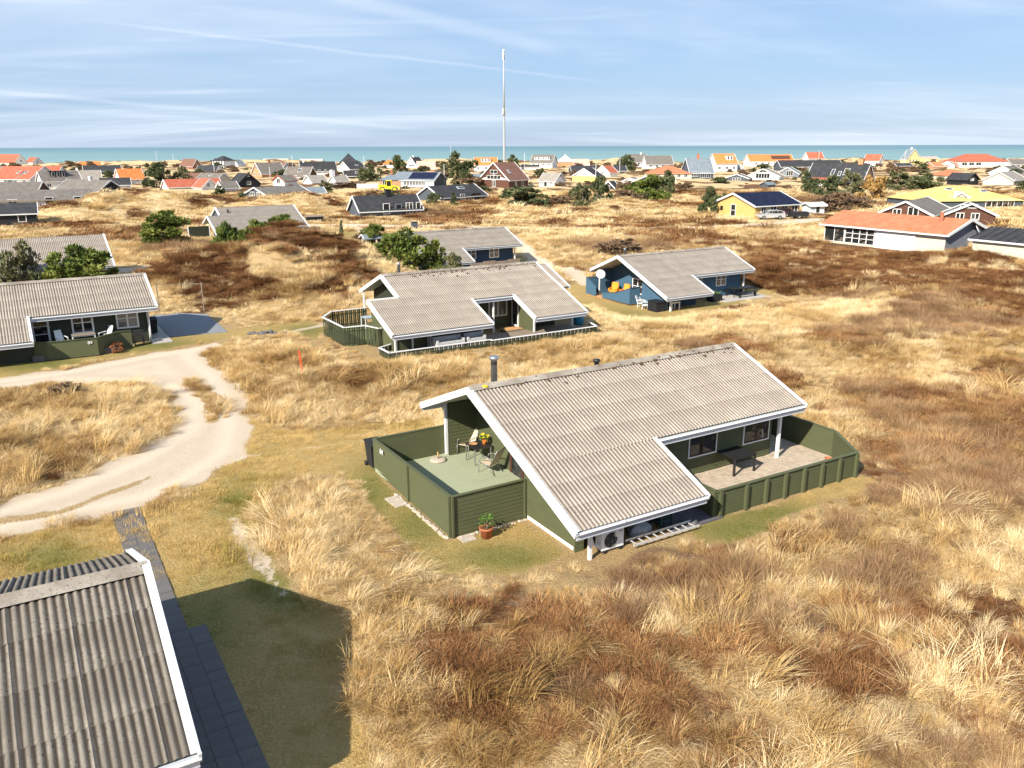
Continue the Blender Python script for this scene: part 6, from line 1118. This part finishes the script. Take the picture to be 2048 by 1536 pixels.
ds = at_uv('satellite_dish', 45.1, 59.5, -1.15, 0, 'white satellite dish on a pole at the porch corner of the blue house', 'satellite dish'); MB().tube((0, 0, 0), (0, 0, 2.1), .03, 8).build('pole', 'galvanised', ds); o = MB().lathe([(.0, .0), (.18, .02), (.32, .07), (.42, .14), (.43, .15), (.32, .085), (.0, .02)], (0, 0, 0), 20).build('dish', 'white_plastic', ds, True, (-.06, -.08, 2.0), (R(62), 0, R(-25))); MB().tube((0, -.35, .08), (0, 0, .40), .015, 5).build('feed_arm', 'grey_metal', o)
mb_ = at_uv('storage_box', 44.95, 51.55, -1.15, R(-60) * 0, 'dark wooden storage box at the corner of the blue house', 'box'); MB().box(-.5, .5, -.55, .55, 0, .78).build('box_body', 'black_boards', mb_); MB().slab([(-.55, -.6, .80), (.55, -.6, .80), (.55, .6, .86), (-.55, .6, .86)], .04).build('lid', 'black_boards', mb_)
for i, (u, v, rz, lb) in enumerate(((44.75, 53.3, 30, 'white plastic chair tipped against the blue porch, farther of the pair'), (44.6, 52.6, 50, 'white plastic chair tipped against the blue porch, nearer of the pair'))): plastic_chair(u, v, -1.15, R(rz), lb)
square_table('white_table', 46.35, 51.1, -1.15, 0, .95, .7, .72, 'white plastic table under the low eave of the blue house', 'white_plastic', 'white_plastic', .05, .08)
pl = at_uv('planter', 52.2, 52.3, -1.15, 0, 'black planter box with a pale flower beside the terrace of the blue house', 'planter'); MB().box(-.55, .55, -.4, .4, 0, .6).build('trough', 'black_boards', pl); leaves(60, .4, .2, 31, .14).build('foliage', 'leaf_green', pl, False, (0, 0, .6))
tt = square_table('dining_table', 56.0, 52.9, -1.1, 0, 2.6, 1.0, .74, 'long dark dining table with benches on the terrace of the blue house', 'black_boards', 'black_metal')
for s in (-1, 1): MB().box(-1.2, 1.2, s * .85 - .16, s * .85 + .16, .40, .46).build('bench_seat', 'black_boards', tt); MB().box(-1.0, -.9, s * .85 - .1, s * .85 + .1, 0, .40).box(.9, 1.0, s * .85 - .1, s * .85 + .1, 0, .40).build('bench_leg', 'black_boards', tt)
for i in range(7):
    for j in range(5): tag(MB().box(.01, .79, .01, .79, -.08, .04).build('terrace_slab', 'concrete', None), kind='structure') if False else None
TP = bpy.data.objects.new('blue_house_terrace', None); COL.objects.link(TP); tag(TP, kind='structure'); TP.location = (*xy(52.5, 51.2), -1.15); TP.rotation_euler = (0, 0, ANG); me = MB().box(.008, .792, .008, .792, -.1, .045).mesh('paving_slab', 'concrete')
for i in range(7):
    for j in range(3): link('paving_slab', me, TP, (i * .8, j * .8, random.uniform(-.004, .004)))
MB().lathe([(.10, 0), (.10, .7), (.13, .71), (.13, .8), (.02, .82)], (1.1, 6.9, 3.7), 12).build('chimney_flue', 'steel_flue', blue, True)

# ================================================================== grey twin-gabled house and the long roof on the far left
GH = empty('grey_roof_house', (*xy(23.2, 114.4), 0), ANG, None, 'long house with pale grey corrugated roof and white verges behind the row of pines', 'house')
z5 = lambda y: 1.27 + .379 * y
rf_ = MB().slab([(1.7, 0, 1.2), (12.66, 0, 1.2), (12.66, 6.95, 3.83), (1.7, 6.95, 3.83)], .1).slab([(0, -1.2, .75), (1.7, -1.2, .75), (1.7, 4.45, 2.89), (0, 4.45, 2.89)], .1).slab([(0, 4.45, 2.89), (1.7, 4.45, 2.89), (1.7, 7.5, 1.8), (0, 7.5, 1.8)], .1).slab([(1.7, 6.95, 3.83), (12.66, 6.95, 3.83), (12.66, 11, 2.2), (1.7, 11, 2.2)], .1).build('roof', 'soffit', GH)
corrugate(rf_, 1.7, 12.66, 0, 1.25, 4.3, z5(4.3), 'fibre_cement_grey', 1.1); corrugate(rf_, 1.7, 12.66, 4.3, z5(4.3), 6.95, 3.88, 'fibre_cement_grey', 1.3); corrugate(rf_, 0, 1.7, -1.2, .8, 4.45, 2.94, 'fibre_cement_grey', 1.1); corrugate(rf_, 0, 1.7, 7.5, 1.85, 4.45, 2.94, 'fibre_cement_grey', 1.1); corrugate(rf_, 1.7, 12.66, 11, 2.25, 6.95, 3.88, 'fibre_cement_grey', 1.4)
verge(GH, (0, 4.45, 2.94), (0, -1.25, .78)); verge(GH, (0, 4.45, 2.94), (0, 7.5, 1.85)); verge(GH, (1.7, 6.95, 3.88), (1.7, 4.6, 3.0)); verge(GH, (1.7, 6.95, 3.88), (1.7, 11, 2.25)); verge(GH, (12.7, 6.95, 3.88), (12.7, -.1, 1.22), side=1); verge(GH, (12.7, 6.95, 3.88), (12.7, 11, 2.25), side=1)
wall(GH, (1.2, 6.9), (1.2, -.1), [(0, 0), (7, 0), (7, 1.05), (2.4, 2.8), (0, 1.9)], 'slate_boards', .2); wall(GH, (1.2, 1.3), (12.0, 1.3), 1.62, 'slate_boards', .2); wall(GH, (12.0, 1.3), (12.0, 10.4), [(0, 0), (9.1, 0), (9.1, 2.3), (5.6, 3.7), (0, 1.6)], 'grey_boards', .2); wall(GH, (12.0, 10.4), (1.9, 10.4), 2.3, 'slate_boards', .2); wall(GH, (1.9, 10.4), (1.9, 5), [(0, 0), (5.4, 0), (5.4, 3.0), (3.4, 3.7), (0, 2.3)], 'slate_boards', .2)
window(GH, (11.0, 1.3), 0, .3, .7, 1.2, 1, 1, 'white_paint', fw=.08); MB().lathe([(.12, 0), (.12, .5), (.02, .52)], (3.0, 5.2, 3.2), 8).build('roof_vent', 'black_metal', GH)
sh = at_uv('shed_screen', 22.6, 121.0, 0, 0, 'dark green board screen at the left end of the pale grey roofed house', 'screen'); MB().box(-1.6, 1.2, -.04, .04, 0, 1.5).build('panel', 'green_boards_dark', sh)
for x in (-1.6, 1.2): MB().box(x - .06, x + .06, -.07, .07, 0, 1.6).build('post', 'white_paint', sh)
BH = empty('long_roof_house', (*xy(7.77, 82.96), 0), ANG, None, 'house with long corrugated roof half hidden by pines at the left edge', 'house')
rf_ = MB().slab([(-18, 0, 1.58), (-.05, 0, 1.58), (-.05, 6.5, 3.86), (-18, 6.5, 3.86)], .1).slab([(-18, 6.5, 3.86), (-.05, 6.5, 3.86), (-.05, 11, 2.25), (-18, 11, 2.25)], .1).build('roof', 'soffit', BH)
corrugate(rf_, -17.8, -.03, -.05, 1.6, 6.5, 3.9, 'fibre_cement', 1.1); corrugate(rf_, -17.8, -.03, 11, 2.3, 6.5, 3.9, 'fibre_cement', 1.2)
verge(BH, (0, 6.5, 3.9), (0, -.1, 1.58), side=1); verge(BH, (0, 6.5, 3.9), (0, 11, 2.3), side=1); wall(BH, (-17, .9), (-.6, .9), 1.8, 'dark_blue_boards', .2); wall(BH, (-.6, .9), (-.6, 10.4), [(0, 0), (9.5, 0), (9.5, 2.4), (5.6, 3.75), (0, 1.75)], 'slate_boards', .2); window(BH, (-12.1, .9), 0, .5, 1.2, 1.15, 2, 2, 'white_paint', fw=.1); wall(BH, (-.6, 10.4), (-17, 10.4), 2.4, 'slate_boards', .2)
gutter(BH, -18, .05, -.06, 1.55)
tl = at_uv('garden_trellis', 15.0, 96.0, 0, -.1, 'low wooden slatted trellis beside the sandy path behind the left house', 'trellis')
for x in (-1.3, 1.3): MB().box(x - .05, x + .05, -.05, .05, 0, 1.35).build('post', 'wood_raw', tl)
MB().box(-1.45, 1.45, -.04, .04, 1.35, 1.44).build('cross_bar', 'wood_raw', tl)
for i in range(9): MB().box(-1.1 + i * .25, -.95 + i * .25, -.02, .02, .15, 1.15).build('slat', 'wood_weathered', tl)
# ================================================================== trees and shrubs
def leaf_mat(name, c1, c2, c3):
    m, t, b = newmat(name); a = t.add('ShaderNodeAttribute', attribute_name='lt'); oi = t.add('ShaderNodeObjectInfo'); r = t.add('ShaderNodeValToRGB')
    f = t.math('ADD', t.math('MULTIPLY', a.outputs['Fac'], .85), t.math('MULTIPLY', oi.outputs['Random'], .2), clamp=True); t.l.new(f, r.inputs[0]); e = r.color_ramp.elements; e[0].color = (*c1, 1); e[1].color = (*c3, 1); e.new(.5).color = (*c2, 1)
    t.l.new(r.outputs[0], b.inputs['Base Color']); b.inputs['Roughness'].default_value = .7; b.inputs['Specular IOR Level'].default_value = .2
leaf_mat('pine_needles', (.055, .085, .017), (.11, .145, .028), (.23, .235, .055)); leaf_mat('dark_needles', (.045, .062, .025), (.085, .105, .042), (.17, .165, .08)); leaf_mat('olive_needles', (.06, .08, .03), (.12, .125, .055), (.22, .19, .10)); leaf_mat('bare_brown', (.10, .065, .04), (.19, .125, .075), (.30, .20, .12)); leaf_mat('red_twigs', (.13, .045, .02), (.24, .085, .035), (.35, .15, .06)); leaf_mat('gold_twigs', (.22, .12, .03), (.38, .22, .07), (.5, .33, .12))
def crown_mesh(name, matn, seed, lobes=30, per=110, leaf=.10, flat=.75, tall=0.0):
    """unit crown: radius about 1, height about 1.3, many needle clumps spread through its volume"""
    r = np.random.default_rng(seed); vs = []; fs = []; lt = []
    for i in range(lobes):
        a = r.uniform(0, 6.283); h = r.uniform(.06, 1) ** .8; q = math.sqrt(r.uniform(.08, 1)) * (math.sqrt(max(0, 1 - h * h * .92)) if not tall else (1 - h * .82)) * .82
        c = np.array([q * math.cos(a), q * math.sin(a), h * (1.15 + tall)]); R_ = r.uniform(.09, .27) * (1 - .25 * h); c = c * r.uniform(.72, 1.25); base = r.uniform(.15, .85)
        d = r.normal(size=(per, 3)); d /= np.linalg.norm(d, axis=1)[:, None]; rad = R_ * r.uniform(.55, 1.15, per) ** .5
        p = c + d * rad[:, None] * np.array([1, 1, flat]); p[:, 2] = np.maximum(p[:, 2], .01)
        o = d * .8 + r.normal(size=(per, 3)) * .55 + np.array([0, 0, .45]); o /= np.linalg.norm(o, axis=1)[:, None]
        s = np.cross(o, r.normal(size=(per, 3))); s /= np.linalg.norm(s, axis=1)[:, None] + 1e-6
        L = leaf * r.uniform(.6, 1.5, per); wv = L * r.uniform(.22, .4, per)
        for k in range(per):
            n0 = len(vs); A = p[k]; vs += [tuple(A - s[k] * wv[k]), tuple(A + s[k] * wv[k]), tuple(A + o[k] * L[k] + s[k] * wv[k] * .25)]; fs.append((n0, n0 + 1, n0 + 2)); t_ = float(np.clip(base + r.normal(0, .22), 0, 1)); lt += [t_] * 3
    me = bpy.data.meshes.new(name); me.from_pydata(vs, [], fs); at_ = me.attributes.new('lt', 'FLOAT', 'POINT'); at_.data.foreach_set('value', np.array(lt, np.float32)); me.materials.append(MATS[matn]); return me
def trunk_mesh(name, seed, h=1.0):
    r = random.Random(seed); mb = MB(); mb.tube((0, 0, -.15), (.03, .02, .35 * h), .055, 7, .04)
    for i in range(7): a = r.uniform(0, 6.28); z = r.uniform(.08, .35) * h; e = r.uniform(.4, .75); mb.tube((.02, .01, z), (e * math.cos(a), e * math.sin(a), z + r.uniform(.2, .6) * h), .028, 5, .008)
    mb.tube((.03, .02, .35 * h), (.0, .05, 1.0 * h), .04, 6, .008)
    return mb.mesh(name, 'wood_weathered')
CR = {'g': [crown_mesh('pine_crown', 'pine_needles', s, 46, 150, .105) for s in (1, 2, 3)], 'd': [crown_mesh('dark_crown', 'dark_needles', s, 34, 110, .12) for s in (11, 12, 13)], 'o': [crown_mesh('olive_crown', 'olive_needles', s, 30, 90, .11) for s in (21, 22)],
      'b': [crown_mesh('bare_crown', 'bare_brown', s, 36, 110, .11) for s in (31, 32)], 'r': [crown_mesh('red_crown', 'red_twigs', 41, 20, 60, .14)], 'y': [crown_mesh('gold_crown', 'gold_twigs', 51, 26, 90, .12)], 't': [crown_mesh('spire_crown', 'dark_needles', 61, 34, 90, .12, .7, .9)]}
SCRUB = proto_set('scrub', [CR['d'][0], CR['d'][1], CR['o'][0], CR['b'][0], CR['b'][1]])
TK = [trunk_mesh('trunk', 5), trunk_mesh('trunk', 6)]
TREES = [('g', 322, 497, 112, 62, 'broad green pine bush left of the pale grey roofed house'), ('g', 452, 522, 62, 74, 'green pine at the left end of the row before the pale grey roof'), ('g', 508, 500, 84, 52, 'green pine in the middle of the row before the pale grey roof'), ('g', 562, 482, 84, 46, 'green pine at the right end of the row before the pale grey roof'),
         ('g', 150, 592, 150, 94, 'wide light green pine bush above the roof ridge of the left house'), ('o', 28, 590, 104, 104, 'thin olive pine at the left picture edge'), ('g', 748, 503, 66, 52, 'round green pine beside the small white canopy'), ('g', 800, 552, 124, 78, 'large bright green pine behind the left gable of the winged house'), ('g', 862, 548, 76, 66, 'green pine touching the right side of the large pine'), ('o', 905, 556, 54, 46, 'sparse olive shrub right of the large pine'),
         ('d', 306, 373, 60, 46, 'dark wind-shaped tree right of the vivid orange cottage'), ('o', 352, 371, 58, 34, 'brownish tree next to the dark tree at left'), ('d', 921, 375, 80, 60, 'big dark cypress-like tree left of the mast'), ('d', 797, 352, 40, 36, 'dark tree between the two orange roofs left of centre'), ('d', 737, 362, 52, 36, 'dark tree right of the pyramid roof'), ('d', 1026, 340, 36, 26, 'dark tree just right of the mast foot'),
         ('d', 1045, 413, 100, 34, 'dark green shrub thicket below the brown balcony house'), ('t', 1094, 416, 22, 26, 'small upright dark conifer right of the shrub thicket'), ('o', 1166, 418, 66, 42, 'olive conifer below the yellow walled house'), ('d', 1204, 408, 46, 50, 'dark conifer beside the tiny black hut'), ('g', 1300, 402, 90, 46, 'green juniper thicket below the orange hipped roof'), ('d', 1335, 388, 56, 42, 'dark juniper at the right end of the thicket below the orange hipped roof'),
         ('d', 1254, 344, 36, 30, 'dark tree left of the grey roofed pair by the sea'), ('d', 1428, 430, 66, 52, 'round dark pine left of the yellow brick bungalow'), ('d', 1625, 392, 50, 38, 'dark shrub left of the big orange brick house'), ('d', 1664, 398, 70, 40, 'dark green shrubs before the white porch of the brick house'), ('o', 1708, 400, 66, 50, 'olive tree before the black roof of the brick house'), ('y', 1752, 402, 60, 46, 'golden brown bush under the brick gable'), ('o', 1806, 384, 80, 34, 'dark tree left of the black shed'), ('d', 1858, 381, 70, 36, 'dark tree touching the black shed'),
         ('b', 1560 + 20, 420, 10, 6, None), ('d', 1616, 358, 24, 14, 'small dark bush by the glass gables'), ('t', 682, 476, 16, 34, 'small spindly pine by the lawn left of the centre'), ('d', 438, 392, 34, 20, 'small green bush beside the small white gable on the dune rim'), ('d', 868, 410, 34, 22, 'small pine before the dark slate gable, left one'), ('t', 908, 410, 26, 26, 'small pine before the dark slate gable, right one'), ('b', 944, 376, 66, 26, 'golden bare shrub left of the brown balcony house'),
         ('b', 692, 378, 110, 16, 'long bare hedge right of the small white cottage'), ('b', 790, 430, 60, 22, 'bare brown bush before the low black house'), ('b', 716, 486, 40, 22, 'bare brown bush by the lawn of the pale grey roofed house'), ('b', 1240, 520, 100, 34, 'bare grey-brown bush behind the blue house'), ('b', 1668, 424, 90, 40, 'bare brown thicket right of the yellow brick bungalow'), ('b', 1722, 420, 80, 26, 'bare brown thicket below the golden bush'), ('r', 222, 708, 50, 24, 'low red-brown bush at the end of the patio fence of the left house'),
         ('b', 122, 806, 70, 30, 'bare brown shrub on the grassy island of the gravel loop'), ('d', 1150, 398, 40, 18, 'small dark shrub right of the white barn'), ('b', 1120, 412, 60, 20, 'brown bare shrub between the conifers right of centre'), ('b', 1260, 412, 70, 24, 'brown bare shrub left of the juniper thicket'), ('o', 480, 398, 30, 14, 'olive bush under the slate-blue gable'), ('b', 1030, 372, 30, 16, 'brown bush at the corner of the brown balcony house')]
def plant_tree(i, kind, px, py, wp, hp, label):
    k = mpp(py); x, y = at(px, py); z = float(height(np.array([x]), np.array([y]))[0]); rad = wp * k / 2 / .95; hh = hp * k
    y += rad * .6
    T = empty('pine_tree' if kind in 'gdot' else 'shrub', (x, y, z - .05), random.uniform(0, 6.28), None, label, 'tree' if kind in 'gdot' else 'shrub', {'g': 'green dune pines', 'd': 'dark village trees', 'b': 'bare brown shrubs'}.get(kind))
    m = CR[kind][i % len(CR[kind])]; hs = hh / (1.38 if kind != 't' else 2.2)
    link('crown', m, T, (0, 0, .02 * hh), (0, 0, 0), (rad, rad, hs)); link('trunk', TK[i % 2], T, (0, 0, 0), (0, 0, 0), (rad * .9, rad * .9, hs * 1.05))
for i, a in enumerate(TREES):
    if a[5]: plant_tree(i, *a)

# ================================================================== mast, poles, vehicles, small structures of the village
def gz(x, y): return float(height(np.array([x]), np.array([y]))[0])
k_ = 330 / FPX; mx = (1011 - 1024) * 330 / FPX / .96; MS = empty('radio_mast', (mx, 330, 0), 0, None, 'tall slender pale grey radio mast with antennas rising above the village', 'mast'); MS.scale = (.68, .68, .88)
MB().tube((0, 0, -1), (0, 0, 26), .78, 20, .56, False).tube((0, 0, 26), (0, 0, 51), .56, 20, .34).build('mast_tube', 'mast_grey', MS, True)
for zc, rr_, n, hh in ((27.5, .95, 3, 2.4), (49.5, .62, 3, 2.6), (52.0, .5, 3, 1.6)):
    MB().lathe([(.62 if zc < 30 else .42, 0), (.62 if zc < 30 else .42, .25)], (0, 0, zc - .2), 14).build('antenna_ring', 'grey_metal', MS)
    for i in range(n): a = 2.1 * i + .4; MB().box(-.16, .16, -.09, .09, 0, hh).build('panel_antenna', 'white_plastic', MS, False, (rr_ * math.cos(a), rr_ * math.sin(a), zc - .6), (0, 0, a)); MB().beam((.3 * math.cos(a), .3 * math.sin(a), zc + .1), (rr_ * math.cos(a), rr_ * math.sin(a), zc + .1), .08, .08).build('antenna_arm', 'grey_metal', MS)
MB().tube((0, 0, 51), (0, 0, 54.5), .07, 8).beam((-1.1, 0, 53.6), (1.1, 0, 53.6), .06, .06).beam((0, -.8, 54.0), (0, .8, 54.0), .06, .06).tube((-1.1, 0, 53.6), (-1.1, 0, 54.3), .05, 6).tube((1.1, 0, 53.6), (1.1, 0, 54.2), .05, 6).build('top_frame', 'grey_metal', MS)
POLES = [(902, 330, 293, 'tall white flagpole above the big dark tree'), (541, 362, 331, 'white flagpole before the brown roofs left of centre'), (430, 356, 331, 'white flagpole at the gable left of the mansard villa'), (586, 346, 312, 'thin white flagpole left of the black roofed white house'), (729, 345, 312, 'white flagpole right of the pyramid roof'), (1049, 345, 306, 'white flagpole right of the mast'), (1191, 368, 328, 'white flagpole in front of the yellow walled house'), (1239, 352, 318, 'white flagpole left of the grey roofed pair'), (1371, 348, 320, 'white flagpole at the glazed grey house'), (1636, 333, 304, 'white flagpole on the mound of the lookout'), (1351, 372, 352, 'short white lamp post beside the juniper thicket'), (889, 372, 330, 'thin pole behind the solar roofed house'), (315, 334, 303, 'thin white pole above the dark tree at left'), (348, 334, 308, 'thin white pole near the brown brick house at left'), (1808, 330, 306, 'thin pole beside the tall yellow gable')]
for px, b, t_, lab in POLES:
    x, y = at(px, b); k = mpp(b); h = (b - t_) * k; P_ = empty('flagpole', (x, y, gz(x, y) - .3), 0, None, lab, 'pole', 'poles standing in the village'); MB().tube((0, 0, 0), (0, 0, h), .11, 8, .06).build('shaft', 'white_paint', P_, True); MB().lathe([(.04, 0), (.13, .08), (.13, .18), (.02, .26)], (0, 0, h), 8).build('finial', 'white_paint', P_, True)
def wheel(parent, x, y, r, w_=.22, rim='grey_metal'):
    o = MB().tube((x, y - w_ / 2, r), (x, y + w_ / 2, r), r, 18).build('wheel', 'black_rubber', parent); MB().tube((x, y - w_ / 2 - .012, r), (x, y + w_ / 2 + .012, r), r * .6, 14).build('rim', rim, o)
def estate_car(px, py, yaw, paint, label):
    x, y = at(px, py); C_ = empty('parked_car', (x, y, gz(x, y) + .05), R(yaw), None, label, 'car', 'cars parked at the yellow brick bungalow')
    body = [(-2.25, .32), (2.2, .32), (2.28, .55), (2.2, .78), (1.3, .93), (-2.2, .98), (-2.3, .6)]; b_ = MB().ext(body, -.88, .88).build('body', paint, C_)
    cab = [(1.25, .92), (.55, 1.40), (-.1, 1.50), (-1.5, 1.46), (-2.1, 1.28), (-2.22, .96)]; MB().ext([(a, z) for a, z in cab], -.76, .76).build('cabin', paint, C_)
    for s in (-1, 1):
        for q in ([(1.0, .97), (.5, 1.33), (.05, 1.40), (.05, .97)], [(-.02, .97), (-.02, 1.41), (-.95, 1.40), (-.95, .97)], [(-1.02, .97), (-1.02, 1.40), (-1.55, 1.37), (-1.95, 1.2), (-1.95, .99)]): MB().poly([(a, s * .768, z) for a, z in q]).build('side_window', 'window_glass', C_)
        wheel(C_, 1.4, s * .80, .32); wheel(C_, -1.35, s * .80, .32); MB().box(2.12, 2.24, s * .62 - .2, s * .62 + .2, .62, .76).build('headlight', 'white_plastic', C_); MB().box(-2.30, -2.2, s * .72 - .12, s * .72 + .12, .72, .95).build('tail_lamp', 'tail_lamp_red', C_); MB().box(.85, 1.0, s * .95 - .09, s * .95 + .09, .98, 1.1).build('wing_mirror', paint, C_)
    MB().poly([(1.22, -.66, .97), (1.22, .66, .97), (.58, .60, 1.39), (.58, -.60, 1.39)]).build('windscreen', 'window_glass', C_); MB().poly([(-2.2, -.64, 1.02), (-2.2, .64, 1.02), (-2.1, .58, 1.26), (-2.1, -.58, 1.26)]).build('rear_window', 'window_glass', C_); MB().box(-2.34, -2.2, -.86, .86, .32, .56).build('bumper', paint, C_)
    return C_
estate_car(1540, 438.5, 184, 'car_silver', 'silver estate car parked before the yellow brick bungalow'); estate_car(1556, 433.5, 176, 'car_dark', 'dark red car behind the silver estate car')
x, y = at(1596, 437); tp = empty('trailer', (x, y, gz(x, y)), R(5), None, 'black covered trailer parked right of the two cars', 'trailer'); MB().box(-1.5, 1.5, -.8, .8, .4, 1.15).build('trailer_box', 'black_boards', tp); MB().box(1.5, 2.5, -.04, .04, .4, .5).build('drawbar', 'grey_metal', tp)
for s in (-1, 1): wheel(tp, -.2, s * .9, .33)
# yellow wheel loader
x, y = at(779, 382); LD = empty('wheel_loader', (x, y, gz(x, y)), R(4), None, 'yellow wheel loader standing behind the low black house', 'loader')
MB().ext([(-3.0, .9), (-.6, .9), (-.6, 1.9), (-2.9, 2.0), (-3.1, 1.6)], -.9, .9).build('engine_hood', 'loader_yellow', LD); MB().ext([(-.6, .8), (1.2, .8), (1.6, 1.2), (1.2, 1.6), (-.6, 1.6)], -.8, .8).build('front_frame', 'loader_yellow', LD)
cb = MB().ext([(-.75, 1.6), (.65, 1.6), (.5, 3.05), (-.65, 3.05)], -.75, .75).build('cab', 'window_glass', LD); MB().box(-.85, .7, -.85, .85, 3.05, 3.2).build('cab_roof', 'loader_yellow', cb)
for sx, sy in ((-.72, -.77), (-.72, .77), (.6, -.77), (.6, .77)): MB().box(sx - .06, sx + .06, sy - .05, sy + .05, 1.6, 3.05).build('cab_pillar', 'loader_yellow', cb)
for a in (-1, 1):
    wheel(LD, 1.5, a * 1.0, .75, .5, 'loader_yellow'); wheel(LD, -1.9, a * 1.0, .75, .5, 'loader_yellow'); MB().beam((.9, a * .5, 1.7), (2.6, a * .5, 1.3), .2, .3).beam((2.6, a * .5, 1.3), (3.1, a * .5, .6), .2, .3).build('lift_arm', 'loader_yellow', LD)
MB().ext([(3.0, .15), (4.1, .1), (4.2, .2), (3.3, .4), (3.25, 1.1), (3.0, 1.15)], -1.25, 1.25).build('bucket', 'black_metal', LD)
x, y = at(735, 380); wf = empty('board_fence', (x, y, gz(x, y)), R(2), None, 'pale board fence left of the yellow loader', 'fence')
for i in range(18): MB().box(-3 + i * .34, -2.70 + i * .34, -.03, .03, 0, 1.25).build('board', 'white_panels', wf)
x, y = at(629, 441); ws = empty('wood_store', (x, y, gz(x, y)), R(28), None, 'low dark wood store by the road right of the pale grey roof', 'shed'); MB().box(-1.4, 1.4, -.5, .5, 0, .85).build('box_body', 'black_boards', ws); MB().slab([(-1.55, -.65, .86), (1.55, -.65, .86), (1.55, .65, 1.02), (-1.55, .65, 1.02)], .06).build('lid', 'wood_weathered', ws)
x, y = at(752, 500); cn = empty('canopy', (x, y, gz(x, y)), R(25), None, 'small white framed canopy roof beside the round pine', 'canopy')
for sx in (-1, 1):
    for sy in (-1, 1): MB().box(sx * 1.4 - .05, sx * 1.4 + .05, sy * .9 - .05, sy * .9 + .05, 0, 1.5).build('post', 'white_paint', cn)
MB().slab([(-1.7, -1.2, 1.5), (1.7, -1.2, 1.5), (1.7, 0, 1.95), (-1.7, 0, 1.95)], .08).slab([(-1.7, 0, 1.95), (1.7, 0, 1.95), (1.7, 1.2, 1.5), (-1.7, 1.2, 1.5)], .08).build('canopy_roof', 'roof_slate_blue', cn)
for q in (-1.72, 1.72): MB().beam((q, -1.2, 1.48), (q, 0, 1.93), .06, .14).beam((q, 0, 1.93), (q, 1.2, 1.48), .06, .14).build('bargeboard', 'white_paint', cn)
x, y = at(829, 461); wheelie = None; B_ = empty('wheelie_bin', (x, y, gz(x, y)), .4, None, 'grey-green bin standing by the sandy road above the dark blue house', 'bin'); MB().ext([(-.35, 0), (.35, 0), (.42, 1.15), (-.42, 1.15)], -.38, .38).build('bin_body', 'slate_boards', B_); MB().box(-.45, .45, -.42, .42, 1.15, 1.25).build('lid', 'green_boards_dark', B_)
x, y = at(1025, 522); u_, v_ = uv(x, y)
fb = empty('brushwood_fence', (*at(985, 530), -.6), ANG, None, 'low woven brushwood fence before the dark blue house', 'fence')
for i in range(4): MB().box(-2.6 + i * 1.5, -1.15 + i * 1.5, -.05, .05, 0, .95 + .1 * (i % 2)).build('panel', 'wood_weathered', fb)
for i, (px, py, wd, lab) in enumerate(((515, 668, 1.3, 'low heap of dark stones in the grass beside the track, left one'), (551, 667, 1.6, 'low heap of dark stones in the grass beside the track, right one'))):
    x, y = at(px, py); st = empty('stone_heap', (x, y, gz(x, y)), 0, None, lab, 'stones', 'stone heaps by the track'); r = random.Random(i)
    for j in range(9): s = r.uniform(.12, .24); MB().lathe([(s * .8, -.05), (s, s * .3), (s * .7, s * .75), (s * .2, s * .85)], (r.uniform(-wd / 2, wd / 2), r.uniform(-.4, .4), 0), 7).build('stone', 'dark_stone', st)
plant_all()
